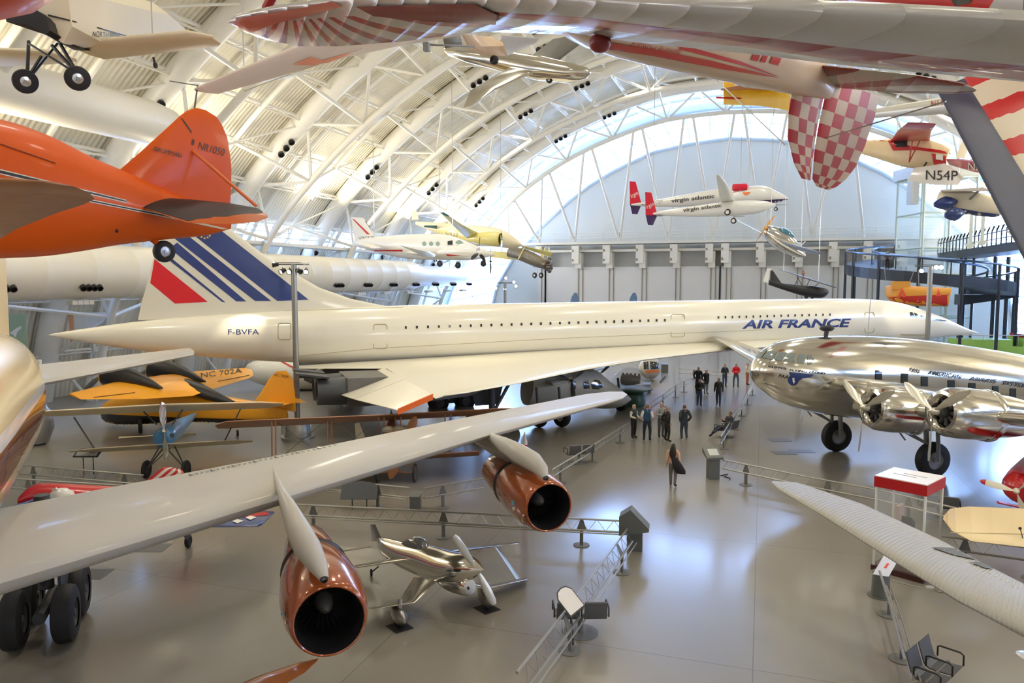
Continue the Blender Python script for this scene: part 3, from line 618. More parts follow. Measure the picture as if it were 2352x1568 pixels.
mb = MB(); mb.tube([B(-4.9, 0, 1.7), B(-4.8, 0, 3.3)], .02, 5); mb.build('antenna_mast', STEEL, t)
for s_ in (1, -1):
    mb = MB(); mb.foil([(B(-3.6, s_*1.0, -.95), B(-9.6, s_*1.0, -1.25), 1.05), (B(-3.9, s_*3.3, -.75), B(-9.2, s_*3.3, -.95), .85), (B(-4.3, s_*6.4, -.4), B(-8.6, s_*6.4, -.55), .62), (B(-5.4, s_*12, .25), B(-8., s_*12, .15), .36), (B(-6.2, s_*16.2, .7), B(-7.4, s_*16.2, .68), .1)], nrm=(0, 0, 1)); mb.build('wing', ALU, t)
    for y, x, z in ((3.3, -2.64 if s_ > 0 else -4.6, -.77), (6.3, -2.85 if s_ > 0 else -5.2, -.37)):
        c = B(x-.25, s_*y, z); fw_ = B.d(1, 0, 0); mb = MB()
        mb.lathe(c, -fw_, [(.55, .38), (.12, .46), (.0, .57), (.02, .68), (.25, .79), (.8, .84), (1.6, .82), (1.62, .74)], 32); mb.lathe(c, -fw_, [(1.5, .74), (2.6, .68), (4.2, .42), (5.6, .12), (5.9, .01)], 28); mb.ball(c+B.d(-1.9, 0, -.72), .16, 10, sx=(2.2, 1, 1))
        e = mb.build('engine_cowling', ALU, t)
        m2 = MB(); m2.lathe(c, -fw_, [(.35, .45), (.35, .01)], 20); m2.lathe(c, -fw_, [(-.1, .12), (.1, .2), (.35, .22)], 12)
        for k in range(9): a = k*.698; m2.tube([c+B.d(-.25, math.cos(a)*.14, math.sin(a)*.14), c+B.d(-.25, math.cos(a)*.42, math.sin(a)*.42)], .07, 7)
        m2.build('radial_engine', mat('engine_dark', (.05, .05, .055), .4, .6), e)
        m3 = MB(); m3.lathe(c, -fw_, [(1.62, .83), (1.72, .855), (1.85, .83)], 32); m3.build('cowl_ring', CHROME, e)
        prop(e, B(x, s_*y, z), fw_, 1.62, 3, mat('propeller_aluminium', (.66, .64, .56), .32, .8), .13, phase=math.radians(270 if y < 5 else 267), hubr=.14)
    if True:
        gq = B.Mi @ (G(2140, 1096) if s_ > 0 else G(1920, 1036))-B.Mi @ B.o; gx, gy = gq.x, gq.y
        c = B(*gq)+V((0, 0, .72)); wheel(t, c, B.d(0, 1, 0), .72, .42, mat('hub_grey', (.30, .29, .27), .4, .5), hubr=.5)
        mb = MB(); mb.tube([c+B.d(0, -s_*.32, 0), B(gx+.4, gy-s_*.3, -1.0)], .1, 10); mb.tube([c+B.d(0, s_*.32, 0), B(gx+.4, gy+s_*.3, -1.0)], .08, 10); mb.tube([c+V((0, 0, .5)), B(gx+3., gy-.3, -1.2)], .05, 6); mb.tube([c+V((0, 0, .5)), B(gx+3., gy+.5, -1.2)], .05, 6); mb.tube([B(gx+2.2, gy-.3, -1.2), B(gx+1.6, gy+.2, -2.1)], .035, 6); mb.build('landing_gear_strut', MGREY, t)
mb = MB(); mb.foil([(B(-19.5, 0, .6), B(-22.4, 0, .5), .3), (B(-20.6, 0, 3.6), B(-22.4, 0, 3.6), .15)], nrm=B.d(0, 1, 0)); mb.build('tail_fin', ALU, t)
for s_ in (1, -1): mb = MB(); mb.foil([(B(-19.5, s_*.3, .5), B(-22.2, s_*.3, .5), .25), (B(-20.6, s_*5, .7), B(-22., s_*5, .7), .1)], nrm=(0, 0, 1)); mb.build('tailplane', ALU, t)
# ================================================================ ORANGE BIPLANE (upper left, hanging)
O_ = Pose(W(525, 528, 10.3), 251, 1, -3)
t = thing('orange_biplane', 'orange biplane hanging at upper left, rounded tail fin marked NR1050', 'airplane', O_(2, 0, 0))
mb = MB(); body(mb, O_, [(-.03, .1, .02, .08), (.35, .1, .12, .2), (.92, .13, .24, .32), (1.5, .17, .36, .46), (1.84, .18, .42, .55), (2.3, .22, .5, .68), (2.8, .24, .56, .75), (3.6, .2, .62, .78), (4.6, .1, .64, .72), (5.6, 0, .62, .62), (6.2, 0, .5, .5)], 32, 2.2); fo = mb.build('fuselage', ORANGE, t); ot = bvh_of([fo])
mb = MB(); mb.foil([(O_(a, 0, z), O_(b, 0, z), th) for z, a, b, th in ((.2, 1.75, -.0, .12), (.4, 1.62, -.02, .12), (.63, 1.46, -.03, .11), (.85, 1.24, -.03, .1), (1.05, 1.05, -.0, .09), (1.25, .86, .04, .08), (1.4, .72, .12, .07), (1.49, .62, .2, .05), (1.55, .5, .36, .02))], nrm=O_.d(0, 1, 0)); fi = mb.build('tail_fin', ORANGE, t); fit = bvh_of([fi])
mb = MB(); mb.foil([(W(293, 455, 9.2), W(298, 459, 9.2), .02), (W(340, 457, 9.4), W(335, 480, 9.0), .05), (W(440, 465, 9.6), W(430, 511, 8.8), .08), (W(540, 476, 9.6), W(520, 515, 8.7), .08), (W(600, 488, 9.3), W(590, 510, 8.7), .05), (W(617, 496, 9.), W(615, 500, 8.9), .02)], nrm=(0, 0, 1))
mb.foil([(O_(1.25, -.05, .3), O_(.1, -.05, .3), .1), (O_(.85, -1.1, .28), O_(-.02, -1.1, .28), .07), (O_(.5, -1.6, .25), O_(.2, -1.6, .25), .02)])
tp = mb.build('tailplane', mat('tailplane_orange', (.62, .14, .03), .35, coat=.3), t)
mb = MB(); A_ = [((293, 455, 9.18), (298, 459, 9.18), .05), ((340, 457, 9.38), (335, 480, 8.98), .1), ((440, 465, 9.58), (430, 511, 8.78), .15), ((530, 475, 9.6), (512, 514, 8.7), .15), ((592, 486, 9.3), (584, 500, 9.0), .12), ((604, 490, 9.2), (602, 495, 9.1), .06)]
mb.foil([(W(*p), W(*p).lerp(W(*q), .93 if i < 3 else (.8 if i == 3 else .9)), th) for i, (p, q, th) in enumerate(A_)], nrm=(0, 0, 1)); mb.build('leading_edge_boot', mat('deicer_boot_black', (.022, .022, .024), .5, var=.2), tp)
mb = MB(); mb.tube([O_(.55, .05, .98), O_(.2, .95, .3)], .022, 8); mb.tube([O_(.55, -.05, .98), O_(.2, -.95, .3)], .022, 8); mb.build('tail_brace', mat('brace_salmon', (.85, .2, .06), .4), t)
mb = MB(); mb.tube([O_(1.15, 0, -.12), O_(.92, 0, -.3)], [.05, .035], 8); g = mb.build('tail_wheel_arm', ORANGE, t); wheel(g, O_(.92, .02, -.34), O_.d(0, 1, 0), .14, .1, STEEL, 'tail_wheel')
words(t, fit, 'GRUMMAN', (351, 346), (415, 362), 10, BLK, off=.014, rev=False); words(t, fit, 'NR1050', (454, 342), (513, 359), 17, BLK, off=.006)
for a, b, w0, w1, m_ in (((0, 389.5), (290, 460), 1.3, 1., WHITE), ((0, 394.5), (290, 462), 3.6, 1.6, BLK), ((0, 399), (290, 465), 1.3, 1., WHITE), ((190, 455), (430, 503), 1., 1., WHITE), ((190, 457.5), (430, 505.5), 1.4, 1.3, BLK), ((190, 460), (430, 508), 1., 1., WHITE), ((430, 507), (524, 527), 2.5, 2., mat('stripe_cream', (.8, .7, .5), .4))):
    marks(t, ot, [(a[0], a[1]-w0), (b[0], b[1]-w1), (b[0], b[1]+w1), (a[0], a[1]+w0)], m_, 'cheat_line', off=.005, res=20)
marks(t, ot, [(268+4*math.cos(k), 530+4.5*math.sin(k)) for k in range(6)], BLK, 'access_hole', off=.004); marks(t, fit, [(410, 262), (425, 280), (441, 303), (439, 305), (422, 281)], BLK, 'rudder_gap', off=.006)
for zz, pts in ((0, [(442, 318), (446, 322), (444, 334), (440, 332)]),): marks(t, fit, pts, BLK, 'hinge_fitting', off=.01)
P = [hitpx(ot, 0+127*k/8, 331+44*k/8, 8, .01) for k in range(9)]; MB().tube(P, .006, 5).build('control_cable', mat('cable_brown', (.25, .05, .02), .4), t)
BRN = mat('varnished_wing_brown', (.40, .17, .06), .4, var=.25, scale=5, coat=.2)
mb = MB(); mb.foil([(O_(4.5, .5, -.45), O_(3.2, .5, -.5), .17), (O_(4.45, 2.1, -.16), O_(3.3, 2.1, -.2), .14), (O_(4.38, 2.9, -.02), O_(3.28, 2.9, -.06), .12), (O_(4.25, 3.25, .04), O_(3.24, 3.25, .0), .09), (O_(4.08, 3.5, .08), O_(3.26, 3.5, .04), .07), (O_(3.9, 3.65, .1), O_(3.36, 3.65, .07), .045), (O_(3.7, 3.73, .11), O_(3.5, 3.73, .1), .015)], nrm=(0, 0, 1)); mb.build('lower_wing', [BRN], t)
mb = MB(); mb.foil([(O_(5.2, -3.8, 1.5), O_(3.8, -3.8, 1.45), .12), (O_(5.2, 0, 1.4), O_(3.8, 0, 1.3), .16), (W(0, -30, 4.6), W(0, 46, 5.5), .13), (W(95, -32, 4.8), W(75, 30, 5.5), .08), (W(128, -22, 5.1), W(122, 0, 5.4), .03)], nrm=(0, 0, 1)); mb.build('upper_wing', ORANGE, t)
mb = MB(); [mb.tube([O_(4.4, y, -.1), O_(4.5, y, 1.25)], .03, 8) for y in (1.6, -2.9)]; [mb.tube([O_(3.5, y, -.1), O_(4.2, y, 1.25)], .03, 8) for y in (1.6, -2.9)]; mb.build('interplane_strut', ORANGE, t)
mb = MB(); mb.lathe(O_(6.15, 0, 0), O_.d(1, 0, 0), [(-.5, .6), (0, .64), (.35, .6), (.4, .5), (.1, .42), (.1, .01)], 28); mb.build('engine_cowling', ORANGE, t); prop(t, O_(6.75, 0, 0), O_.d(1, 0, 0), 1.2, 3, STEEL, .08)
mb = MB(); mb.tube([O_(.52, 0, 1.5), W(454, 196, 10.8)], .012, 5); mb.tube([W(452, 196, 10.8), W(390, 186, 11.2)], .008, 5); mb.tube([O_(3.6, 0, .95), O_(3.6, 0, 8)], .006, 4); mb.build('hanging_cable', DGREY, t)
# ================================================================ INVERTED AEROBATIC BIPLANE (top right)
J = Pose(W(1905, 205, 6.6), 241, 1, 163)
t = thing('inverted_aerobatic_biplane', 'red and cream biplane hung upside down, its big sunburst wing across the top', 'airplane', J(2, 0, 0))
JC = mat('doped_cream', (.78, .58, .40), .4, var=.03, coat=.2); JR = mat('doped_red', (.62, .03, .02), .35, var=.05, coat=.3); SILV = mat('silver_dope', (.50, .49, .45), .38, .25, var=.05, scale=2)
mb = MB(); body(mb, J, [(-.05, -.02, .02, .1), (.3, -.03, .1, .15), (.67, -.04, .16, .2), (1.3, -.05, .24, .26), (2., -.06, .3, .33), (3., -.07, .34, .39), (3.5, -.16, .35, .37), (4.1, -.27, .36, .36), (5., -.32, .36, .34), (5.3, -.32, .28, .28)], 28, 2.4); fj = mb.build('fuselage', JC, t); jt = bvh_of([fj])
for pts in ([(1400, 96), (1500, 112), (1640, 140), (1790, 178), (1660, 158), (1500, 127), (1400, 112)], [(1560, 100), (1700, 140), (1790, 176), (1700, 148), (1560, 112)]): marks(t, jt, pts, JR, 'fuselage_flash', off=.006)
words(t, jt, 'Beverly Howard', (1564, 111), (1448, 91), 15, JR, off=.008, shear=.4); marks(t, jt, [(1730, 120), (1745, 124), (1738, 140), (1723, 136)], JR, 'registration_letter', off=.008); marks(t, jt, [(1752, 124), (1762, 127), (1756, 143), (1744, 141)], JR, 'registration_letter', off=.008); marks(t, jt, [(1772, 128), (1793, 134), (1786, 149), (1766, 144)], JR, 'registration_letter', off=.008)
hp = W(1378, 99, 4.3); mb = MB(); mb.ball(hp, .055, 14, sx=(1.2, 1.2, 1.)); mb.build('headrest', mat('headrest_maroon', (.22, .02, .02), .35), t)
CHK = pattern('red_cream_check', 'check', (.80, .62, .45), (.58, .025, .03), a=4.0, b=1.7, rough=.3, coat=.5)
mb = MB(); mb.foil([(J(.62, 0, .06), J(.06, 0, .06), .05), (J(.55, 0, .3), J(.01, 0, .3), .05), (J(.43, 0, .5), J(-.06, 0, .5), .045), (J(.2, 0, .68), J(-.13, 0, .68), .035), (J(-.02, 0, .79), J(-.19, 0, .79), .03)], nrm=J.d(0, 1, 0), u1=1.); mb.build('tail_fin', CHK, t)
mb = MB(); mb.foil([(J(.03, 0, -.06), J(-.98, 0, -.12), .05), (J(.03, 0, .1), J(-1.04, 0, .08), .05), (J(-.02, 0, .35), J(-1.04, 0, .36), .045), (J(-.09, 0, .55), J(-.99, 0, .57), .04), (J(-.16, 0, .68), J(-.88, 0, .7), .035), (J(-.21, 0, .77), J(-.74, 0, .79), .03), (J(-.33, 0, .83), J(-.6, 0, .84), .01)], nrm=J.d(0, 1, 0)); mb.build('rudder', pattern('rudder_check', 'check', (.80, .62, .45), (.58, .025, .03), a=4.3, b=2.5, rough=.3, coat=.5), t)
STR = pattern('striped_tailplane', 'lin', (.50, .48, .44), (.24, .05, .04), a=1.6, b=1.2, duty=.45, rough=.35, coat=.3, ribs=8)
mb = MB(); mb.foil([(W(1880, 150, 6.2), W(1905, 200, 6.8), .06), (W(2100, 172, 5.5), W(2060, 213, 6.1), .05), (W(2215, 192, 5.2), W(2190, 216, 5.6), .04), (W(2243, 206, 5.3), W(2235, 212, 5.4), .01)], nrm=J.d(0, 0, 1)); mb.build('tailplane', STR, t)
mb = MB(); mb.foil([(W(1800, 178, 6.5), W(1812, 212, 6.9), .06), (W(1690, 168, 6.8), W(1708, 200, 7.2), .05), (W(1616, 158, 7.1), W(1650, 178, 7.3), .015)], nrm=J.d(0, 0, 1)); mb.build('tailplane', STR, t)
SUN = pattern('sunburst_wing', 'burst', (.52, .50, .46), (.30, .04, .03), a=.20, b=-.25, c=4.6, k=6., duty=.42, rough=.33, metal=.15, coat=.3, stops=(.22, 2.), ribs=22, ribk=1.6)
secs = [((523, 49, 7.0), (530, 55, 7.1), .03), ((545, 36, 6.7), (595, 88, 7.2), .09), ((640, 16, 6.2), (688, 106, 6.95), .12), ((763, 0, 5.7), (782, 106, 6.5), .13), ((930, -12, 5.1), (931, 94, 5.85), .14), ((1103, -14, 4.5), (1103, 72, 5.2), .14), ((1300, -4, 3.95), (1300, 79, 4.6), .14), ((1540, 8, 3.4), (1523, 103, 4.05), .14), ((1781, 16, 3.05), (1747, 126, 3.65), .14), ((2040, 28, 2.75), (1971, 153, 3.35), .14), ((2352, 47, 2.55), (2352, 187, 3.05), .14), ((2560, 58, 2.4), (2620, 207, 2.85), .12)]
mb = MB(); mb.foil([(W(*a), W(*b), c) for a, b, c in secs], nrm=(0, 0, 1)); uw = mb.build('upper_wing', SUN, t); uwt = bvh_of([uw])
SALM = mat('leading_edge_salmon', (.50, .16, .11), .35, coat=.3)
marks(uw, uwt, [(526, 52), (560, 38), (700, 16), (762, 3), (790, 12), (740, 26), (640, 50), (560, 78), (540, 64)], SALM, 'wing_tip_paint', off=.012, res=10)
marks(uw, uwt, [(818, 12), (1090, 5), (1145, 30), (1140, 52), (1000, 46), (860, 34)], mat('sunburst_red', (.20, .03, .025), .35, coat=.3), 'sunburst_field', off=.014, res=10)
mb = MB(); mb.foil([(W(1650, -70, 5.2), W(1600, -30, 5.9), .12), (W(2700, -60, 3.7), W(2700, -10, 4.3), .12)], nrm=(0, 0, 1)); mb.build('lower_wing', SILV, t)
for nm_, a_, b_, r_ in (('cabane_strut', J(3.4, .3, -.1), W(1500, 20, 3.8), .02), ('cabane_strut', J(3.4, -.3, -.1), W(1850, 30, 3.3), .02), ('bracing_wire', J(.45, .0, .55), J(.3, 1.1, .02), .006), ('bracing_wire', J(-.2, 0, .4), J(.3, -1.1, .02), .006)):
    mb = MB(); mb.tube([a_, b_], r_, 6); mb.build(nm_, STEEL, t)
# ================================================================ OTHER HANGING AIRCRAFT, NEAR
STRIPED = pattern('striped_wing_panel', 'lin', (.80, .70, .52), (.60, .03, .03), a=5.2, b=0, c=.1, duty=.42, rough=.35, coat=.4)
t = thing('striped_wing_biplane', 'hanging aircraft with red-striped cream wing and navy leading edge, far upper right', 'airplane', W(2450, 300, 6))
a = W(2160, 214, 6.2); b = W(2246, 190, 6.6); c = W(2400, 690, 4.6); d = W(2620, 560, 5.2)
mb = MB(); mb.foil([(W(2150, 205, 6.3), W(2215, 180, 6.6), .08), (W(2400, 690, 4.7), W(2505, 650, 5.0), .1)], nrm=ray(2300, 350)*-1); mb.build('wing', mat('navy_fabric', (.035, .045, .08), .5, var=.2, scale=8), t)
mb = MB(); mb.foil([(W(2213, 180, 6.62), W(2520, 40, 7.3), .06), (W(2500, 650, 5.02), W(2900, 600, 5.6), .08)], nrm=ray(2300, 350)*-1); mb.build('wing_panel', STRIPED, t)
# pale monoplane with black belly, lettered NORTH PENN
N_ = Pose(W(60, 30, 11.5), 165, 0, 0)
t = thing('cream_mailplane', 'cream aircraft with black nose, black gear legs and two wheels, top left', 'airplane', W(150, 80, 12))
PALE = mat('pale_cream_paint', (.80, .72, .52), .45, var=.04)
def q_(u, v, d): return W(u, v, d)
mb = MB(); mb.rings([[q_(u+a, v+b, d) for a, b in pts] for u, v, d, pts in ((55, 0, 11.2, ((0, -10), (10, 45), (90, 100), (110, 60), (100, -25), (50, -40))), (120, 0, 11.8, ((0, -30), (20, 35), (75, 110), (110, 95), (120, 0), (60, -40))), (330, 40, 14.5, ((-20, -30), (-10, 20), (30, 52), (60, 40), (60, -5), (20, -35))), (460, 110, 18, ((-5, -6), (-3, 4), (5, 8), (10, 4), (10, -4), (2, -8))))], (True, True), smooth=True)
fn = mb.build('fuselage', PALE, t); fnt = bvh_of([fn]); words(t, fnt, 'NORTH PENN', (210, 84), (275, 90), 13, BLK, off=.02)
marks(t, fnt, [(112, 34), (200, 56), (298, 84), (296, 86), (200, 59), (112, 38)], BLK, 'cheat_line', off=.02)
mb = MB(); mb.rings([[q_(u+a, v+b, d) for a, b in pts] for u, v, d, pts in ((0, 0, 10.9, ((5, 15), (15, 50), (60, 55), (62, 20), (50, 5), (20, 0))), (45, 10, 11.0, ((0, 15), (5, 45), (60, 70), (70, 60), (60, 25), (25, 5))), (110, 60, 11.6, ((0, -5), (5, 15), (60, 55), (80, 55), (60, 35), (30, 0))), (200, 110, 12.6, ((-10, -5), (-5, 2), (20, 10), (30, 8), (20, 2), (5, -5))))], (True, True)); mb.build('engine_cowling', BLK, t)
mb = MB(); mb.foil([(q_(165, 100, 12.0), q_(240, 136, 12.3), .16), (q_(430, 74, 11.3), q_(380, 121, 12.3), .16), (q_(490, 84, 11.2), q_(450, 112, 12.0), .1), (q_(507, 100, 11.5), q_(500, 106, 11.7), .03)], nrm=(0, 0, 1)); mb.build('lower_wing', PALE, t)
mb = MB(); mb.foil([(q_(-60, 112, 12.5), q_(-60, 155, 14), .16), (q_(100, 118, 12.5), q_(110, 148, 13.5), .16), (q_(175, 135, 13.2), q_(178, 142, 13.5), .04)], nrm=(0, 0, 1)); mb.build('lower_wing', PALE, t)
for (u, v, d), top in (((58, 187, 11.4), ((66, 95), (95, 130))), ((178, 180, 11.2), ((135, 95), (120, 105)))):
    w_ = wheel(t, W(u, v, d), W(u+8, v-1, d-.35)-W(u, v, d), .18, .1, CHROME, hubr=.42); mb = MB()
    for a in top: mb.tube([W(u+4, v-4, d), W(a[0], a[1], d+.3)], .026, 8)
    mb.tube([W(u+8, v-5, d), W((66 if u > 100 else 132), 100, d+.4)], .018, 6); mb.build('undercarriage_strut', BLK, t)
mb = MB(); mb.tube([W(352, 132, 13.5), W(356, 148, 13.5)], .025, 6); tw = mb.build('tail_wheel_arm', BLK, t); wheel(tw, W(357, 150, 13.5), V((1, .2, 0)), .05, .04, BLK, 'tail_wheel')
# big white sailplane wing crossing under the sunburst wing
t = thing('white_sailplane', 'cream long-winged sailplane with orange wing patch hanging at upper centre left', 'glider', W(900, 90, 14))
mb = MB(); mb.foil([(W(446, 204, 10.5), W(450, 210, 10.6), .02), (W(470, 193, 10.6), W(500, 216, 11.1), .07), (W(700, 98, 12.0), W(800, 130, 13.2), .14), (W(860, 60, 13.2), W(905, 108, 14.5), .16), (W(1150, 20, 16), W(1180, 60, 17.5), .18)], nrm=(0, 0, 1)); sw = mb.build('wing', mat('sailplane_cream', (.78, .62, .46), .35, coat=.3), t); st_ = bvh_of([sw])
marks(sw, st_, [(672, 148), (712, 130), (740, 138), (800, 120), (800, 125), (735, 150)], mat('patch_orange', (.80, .28, .14), .4), 'aileron_patch', off=.01, label='orange patch on the wing')
P = [hitpx(st_, 560+270*k/10, 208-98*k/10+1, 12, .008) for k in range(11)]; MB().tube(P, .006, 4).build('aileron_gap', LINE, sw)
mb = MB(); mb.tube([W(980, 102, 14), W(1090, 107, 14.5)], .02, 6); mb.box(W(980, 108, 14), (.05, 0, 0), (0, .05, 0), (0, 0, .08)); mb.tube([W(1020, 100, 15), W(1060, 92, 15)], .1, 8); mb.build('tow_hook_arm', MGREY, t)
# polished small seaplane-like racer and cream tailed craft at top centre
t = thing('polished_sport_plane', 'small polished metal plane hanging below the top wing, nose to the right', 'airplane', W(1200, 150, 24))
mb = MB(); st = [((1018, 113, 26.5), .04, .04), ((1036, 117, 26.2), .22, .2), ((1080, 127, 25.6), .28, .26), ((1160, 141, 24.8), .36, .34), ((1240, 157, 24.1), .38, .38), ((1310, 168, 23.5), .32, .30), ((1345, 168, 23.2), .2, .18), ((1356, 167, 23.1), .03, .03)]
ax = (W(1356, 167, 23.1)-W(1018, 113, 26.5)).normalized(); sd = ax.cross(V((0, 0, 1))).normalized(); up_ = sd.cross(ax)
mb.rings([ell(W(*p), sd, up_, a, b, 18) for p, a, b in st], (True, True)); mb.build('fuselage', ALU, t)
mb = MB(); mb.foil([(W(1235, 163, 24.0), W(1170, 155, 24.6), .14), (W(1140, 205, 22.6), W(1080, 208, 22.9), .1), (W(1085, 243, 21.8), W(1064, 248, 21.9), .03)], nrm=up_); mb.build('wing', ALU, t)
mb = MB(); mb.foil([(W(1280, 142, 24.3), W(1210, 136, 25.0), .14), (W(1335, 100, 26.0), W(1270, 90, 26.6), .1), (W(1350, 82, 26.6), W(1330, 78, 26.8), .03)], nrm=up_); mb.build('wing', mat('wing_underside_black', (.03, .03, .035), .25, coat=.5), t)
wheel(t, W(1262, 183, 23.8), sd, .11, .1); mb = MB(); mb.tube([W(1258, 166, 23.9), W(1262, 183, 23.8)], .03, 6); mb.build('undercarriage_strut', DGREY, t)
t = thing('cream_tail_plane', 'cream aircraft tail with pearl-white surfaces poking below the top wing', 'airplane', W(1130, 110, 20))
mb = MB(); mb.foil([(W(1060, 80, 19), W(1128, 84, 20), .1), (W(1075, 108, 19.5), W(1170, 105, 20), .1), (W(1105, 128, 20), W(1160, 128, 20), .05)], nrm=ray(1110, 100)*-1); mb.build('fuselage', JC, t)
mb = MB(); mb.foil([(W(1150, 80, 19.5), W(1165, 128, 20), .08), (W(1238, 88, 20), W(1228, 100, 20.5), .03)], nrm=(0, 0, 1)); mb.build('tailplane', mat('pearl_white', (.75, .74, .72), .2, coat=.6), t)  # tailplane in plain pearl white
wheel(t, W(1135, 138, 20), sd, .12, .14, BLK)
# yellow tail behind the check rudder
t = thing('yellow_biplane', 'bright yellow biplane tail hanging behind the checkered rudder', 'airplane', W(1740, 220, 30))
mb = MB(); mb.foil([(W(1815, 196, 29), W(1815, 254, 29), .3), (W(1745, 206, 30), W(1745, 243, 30), .25), (W(1662, 192, 31), W(1662, 240, 31), .08)], nrm=ray(1740, 220)*-1, tip=False); yf = mb.build('fuselage', mat('cub_yellow', (.85, .52, .02), .35), t)
mb = MB(); mb.foil([(W(1662, 186, 31), W(1690, 188, 30.5), .06), (W(1662, 238, 31), W(1668, 240, 31), .05)], nrm=ray(1740, 220)*-1); mb.build('tail_fin', MATS['cub_yellow'], t)
mb = MB(); mb.foil([(W(1655, 204, 30), W(1656, 208, 31), .02), (W(1700, 196, 29), W(1726, 210, 31), .08), (W(1790, 200, 28.5), W(1790, 212, 30.), .08)], nrm=(0, 0, 1)); mb.build('tailplane', mat('dusty_pink', (.60, .25, .16), .4), t)
mb = MB(); mb.tube([W(1645, 224, 31), W(1815, 230, 29.5)], .04, 6); mb.build('cheat_line', RED, t)
# silver boom marked N110
t = thing('silver_tail_boom_plane', 'silver aircraft rear fuselage lettered N110 right of the checkered rudder', 'airplane', W(2120, 245, 18))
mb = MB(); A0 = W(2350, 222, 15.5); B0 = W(2010, 260, 21); mb.rings([ell(A0.lerp(B0, k/6), (B0-A0).cross(V((0, 0, 1))).normalized(), V((0, 0, 1)), .28-.15*k/6, .27-.14*k/6, 18) for k in range(7)], (True, True)); bb = mb.build('fuselage', mat('silver_boom', (.62, .60, .54), .35, .3), t)
words(bb, bvh_of([bb]), 'N110', (2141, 244), (2176, 240), 12, JR, off=.02)
mb = MB(); mb.foil([(W(2040, 228, 20.6), W(2025, 262, 20.8), .08), (W(2048, 222, 20.6), W(2043, 225, 20.8), .03)], nrm=ray(2030, 240)*-1); mb.build('tail_fin', SILV, t)
# red nose at the top edge
t = thing('red_stunt_plane', 'red aircraft with sponsor lettering at the top right edge', 'airplane', W(2100, 0, 9))
mb = MB(); A0 = W(1880, -42, 9.5); B0 = W(2500, -6, 6.5); mb.rings([ell(A0.lerp(B0, f), (B0-A0).cross(V((0, 0, 1))).normalized(), V((0, 0, 1)), r, r*1.05, 24) for f, r in ((0, .02), (.03, .12), (.15, .24), (.4, .33), (.7, .36), (1, .34))], (True, True)); rf = mb.build('fuselage', RED, t); rft = bvh_of([rf])
words(t, rft, 'THE SPIRIT', (2100, 22), (2150, 12), 6, WHITE, off=.006) if False else None
marks(t, rft, [(2180, -8), (2235, -4), (2228, 8), (2195, 14)], DGLASS, 'canopy_window', off=.006); marks(t, rft, [(2290, -10), (2352, -10), (2352, 30), (2270, 22)], SILV, 'sponsor_panel', off=.006)
mb = MB(); mb.foil([(W(1560, -30, 9), W(1600, 2, 9.6), .05), (W(1920, -20, 9), W(1930, 16, 9.6), .1)], nrm=(0, 0, 1)); mb.build('wing', JC, t); mb = MB(); mb.tube([W(1900, -20, 9), W(1925, 22, 8.8)], .03, 6); mb.tube([W(1860, 0, 9), W(1905, 10, 8.8)], .025, 6); mb.build('undercarriage_strut', RED, t); wheel(t, W(1906, 4, 8.8), V((.5, .9, 0)), .07, .05, BLK)
mb = MB(); mb.tube([W(628, -12, 15), W(612, 20, 15.2)], .1, 10); t = single('red_strut', mb, mat('dark_red_paint', (.30, .01, .01), .4), 'dark red strut end hanging at the top edge, above the wing tip', 'strut')
# ================================================================ AIRCRAFT ON THE FLOOR, MIDDLE DISTANCE
def spin(mb, pts, n=18, mi=0, p=2.):
    """tapering hull through (point, half width, half height)"""
    P = [V(a) for a, _, _ in pts]; up = V((0, 0, 1)); R = []
    ax = (P[-1]-P[0]).normalized(); sd = ax.cross(up).normalized(); u2 = sd.cross(ax)
    ids = smooth_st([tuple(a)+(w, h) for a, w, h in pts], 3)
    for q in ids: R.append(ell(V(q[:3]), sd, u2, max(q[3], .004), max(q[4], .004), n, p))
    mb.rings(R, (True, True), mi); return sd, u2
# yellow and black twin, lettered NC 702A
YP = mat('airliner_yellow', (.82, .36, .015), .4, var=.04, coat=.2)
t = thing('yellow_twin_engine_plane', 'yellow plane with black nacelles on its wing, lettered NC 702A, left of the light pole', 'airplane', G(400, 1000))
mb = MB(); spin(mb, [(W(250, 945, 40), .5, .5), (W(275, 942, 39.6), .75, .7), (W(340, 935, 39), .85, .85), (W(430, 932, 38), .75, .8), (W(520, 940, 37), .55, .62), (W(610, 945, 36), .25, .4), (W(660, 950, 35.6), .05, .2)], 20, p=3); fy = mb.build('fuselage', YP, t); fyt = bvh_of([fy])
marks(t, fyt, [(200, 945), (270, 952), (420, 958), (560, 962), (640, 966), (600, 985), (380, 985), (250, 985), (200, 970)], BLK, 'lower_hull_paint', off=.03, res=6)
mb = MB(); spin(mb, [(W(375, 862, 38.2), .3, .12), (W(420, 880, 37.6), .5, .3), (W(480, 905, 36.8), .4, .28), (W(535, 925, 36.2), .12, .1)]); mb.build('dorsal_fairing', BLK, t)
mb = MB(); mb.foil([(W(158, 904, 34.4), W(186, 917, 34.0), .1), (W(255, 882, 36.2), W(330, 916, 34.8), .35), (W(365, 866, 37.6), W(442, 909, 35.8), .45), (W(450, 856, 39.0), W(485, 894, 37.4), .4), (W(560, 846, 41.2), W(573, 868, 40.), .2), (W(578, 848, 41.3), W(582, 862, 40.6), .06)], nrm=(0, 0, 1)); wy = mb.build('wing', YP, t); wyt = bvh_of([wy])
words(t, wyt, 'NC 702A', (462, 868), (556, 856), 11, BLK, off=.03)
for a, b in (((215, 913), (310, 902)), ((500, 876), (572, 862))): P = [hitpx(wyt, a[0]+(b[0]-a[0])*k/5, a[1]+(b[1]-a[1])*k/5, 36, .02) for k in range(6)]; MB().tube(P, .015, 4).build('aileron_gap', BLK, wy)
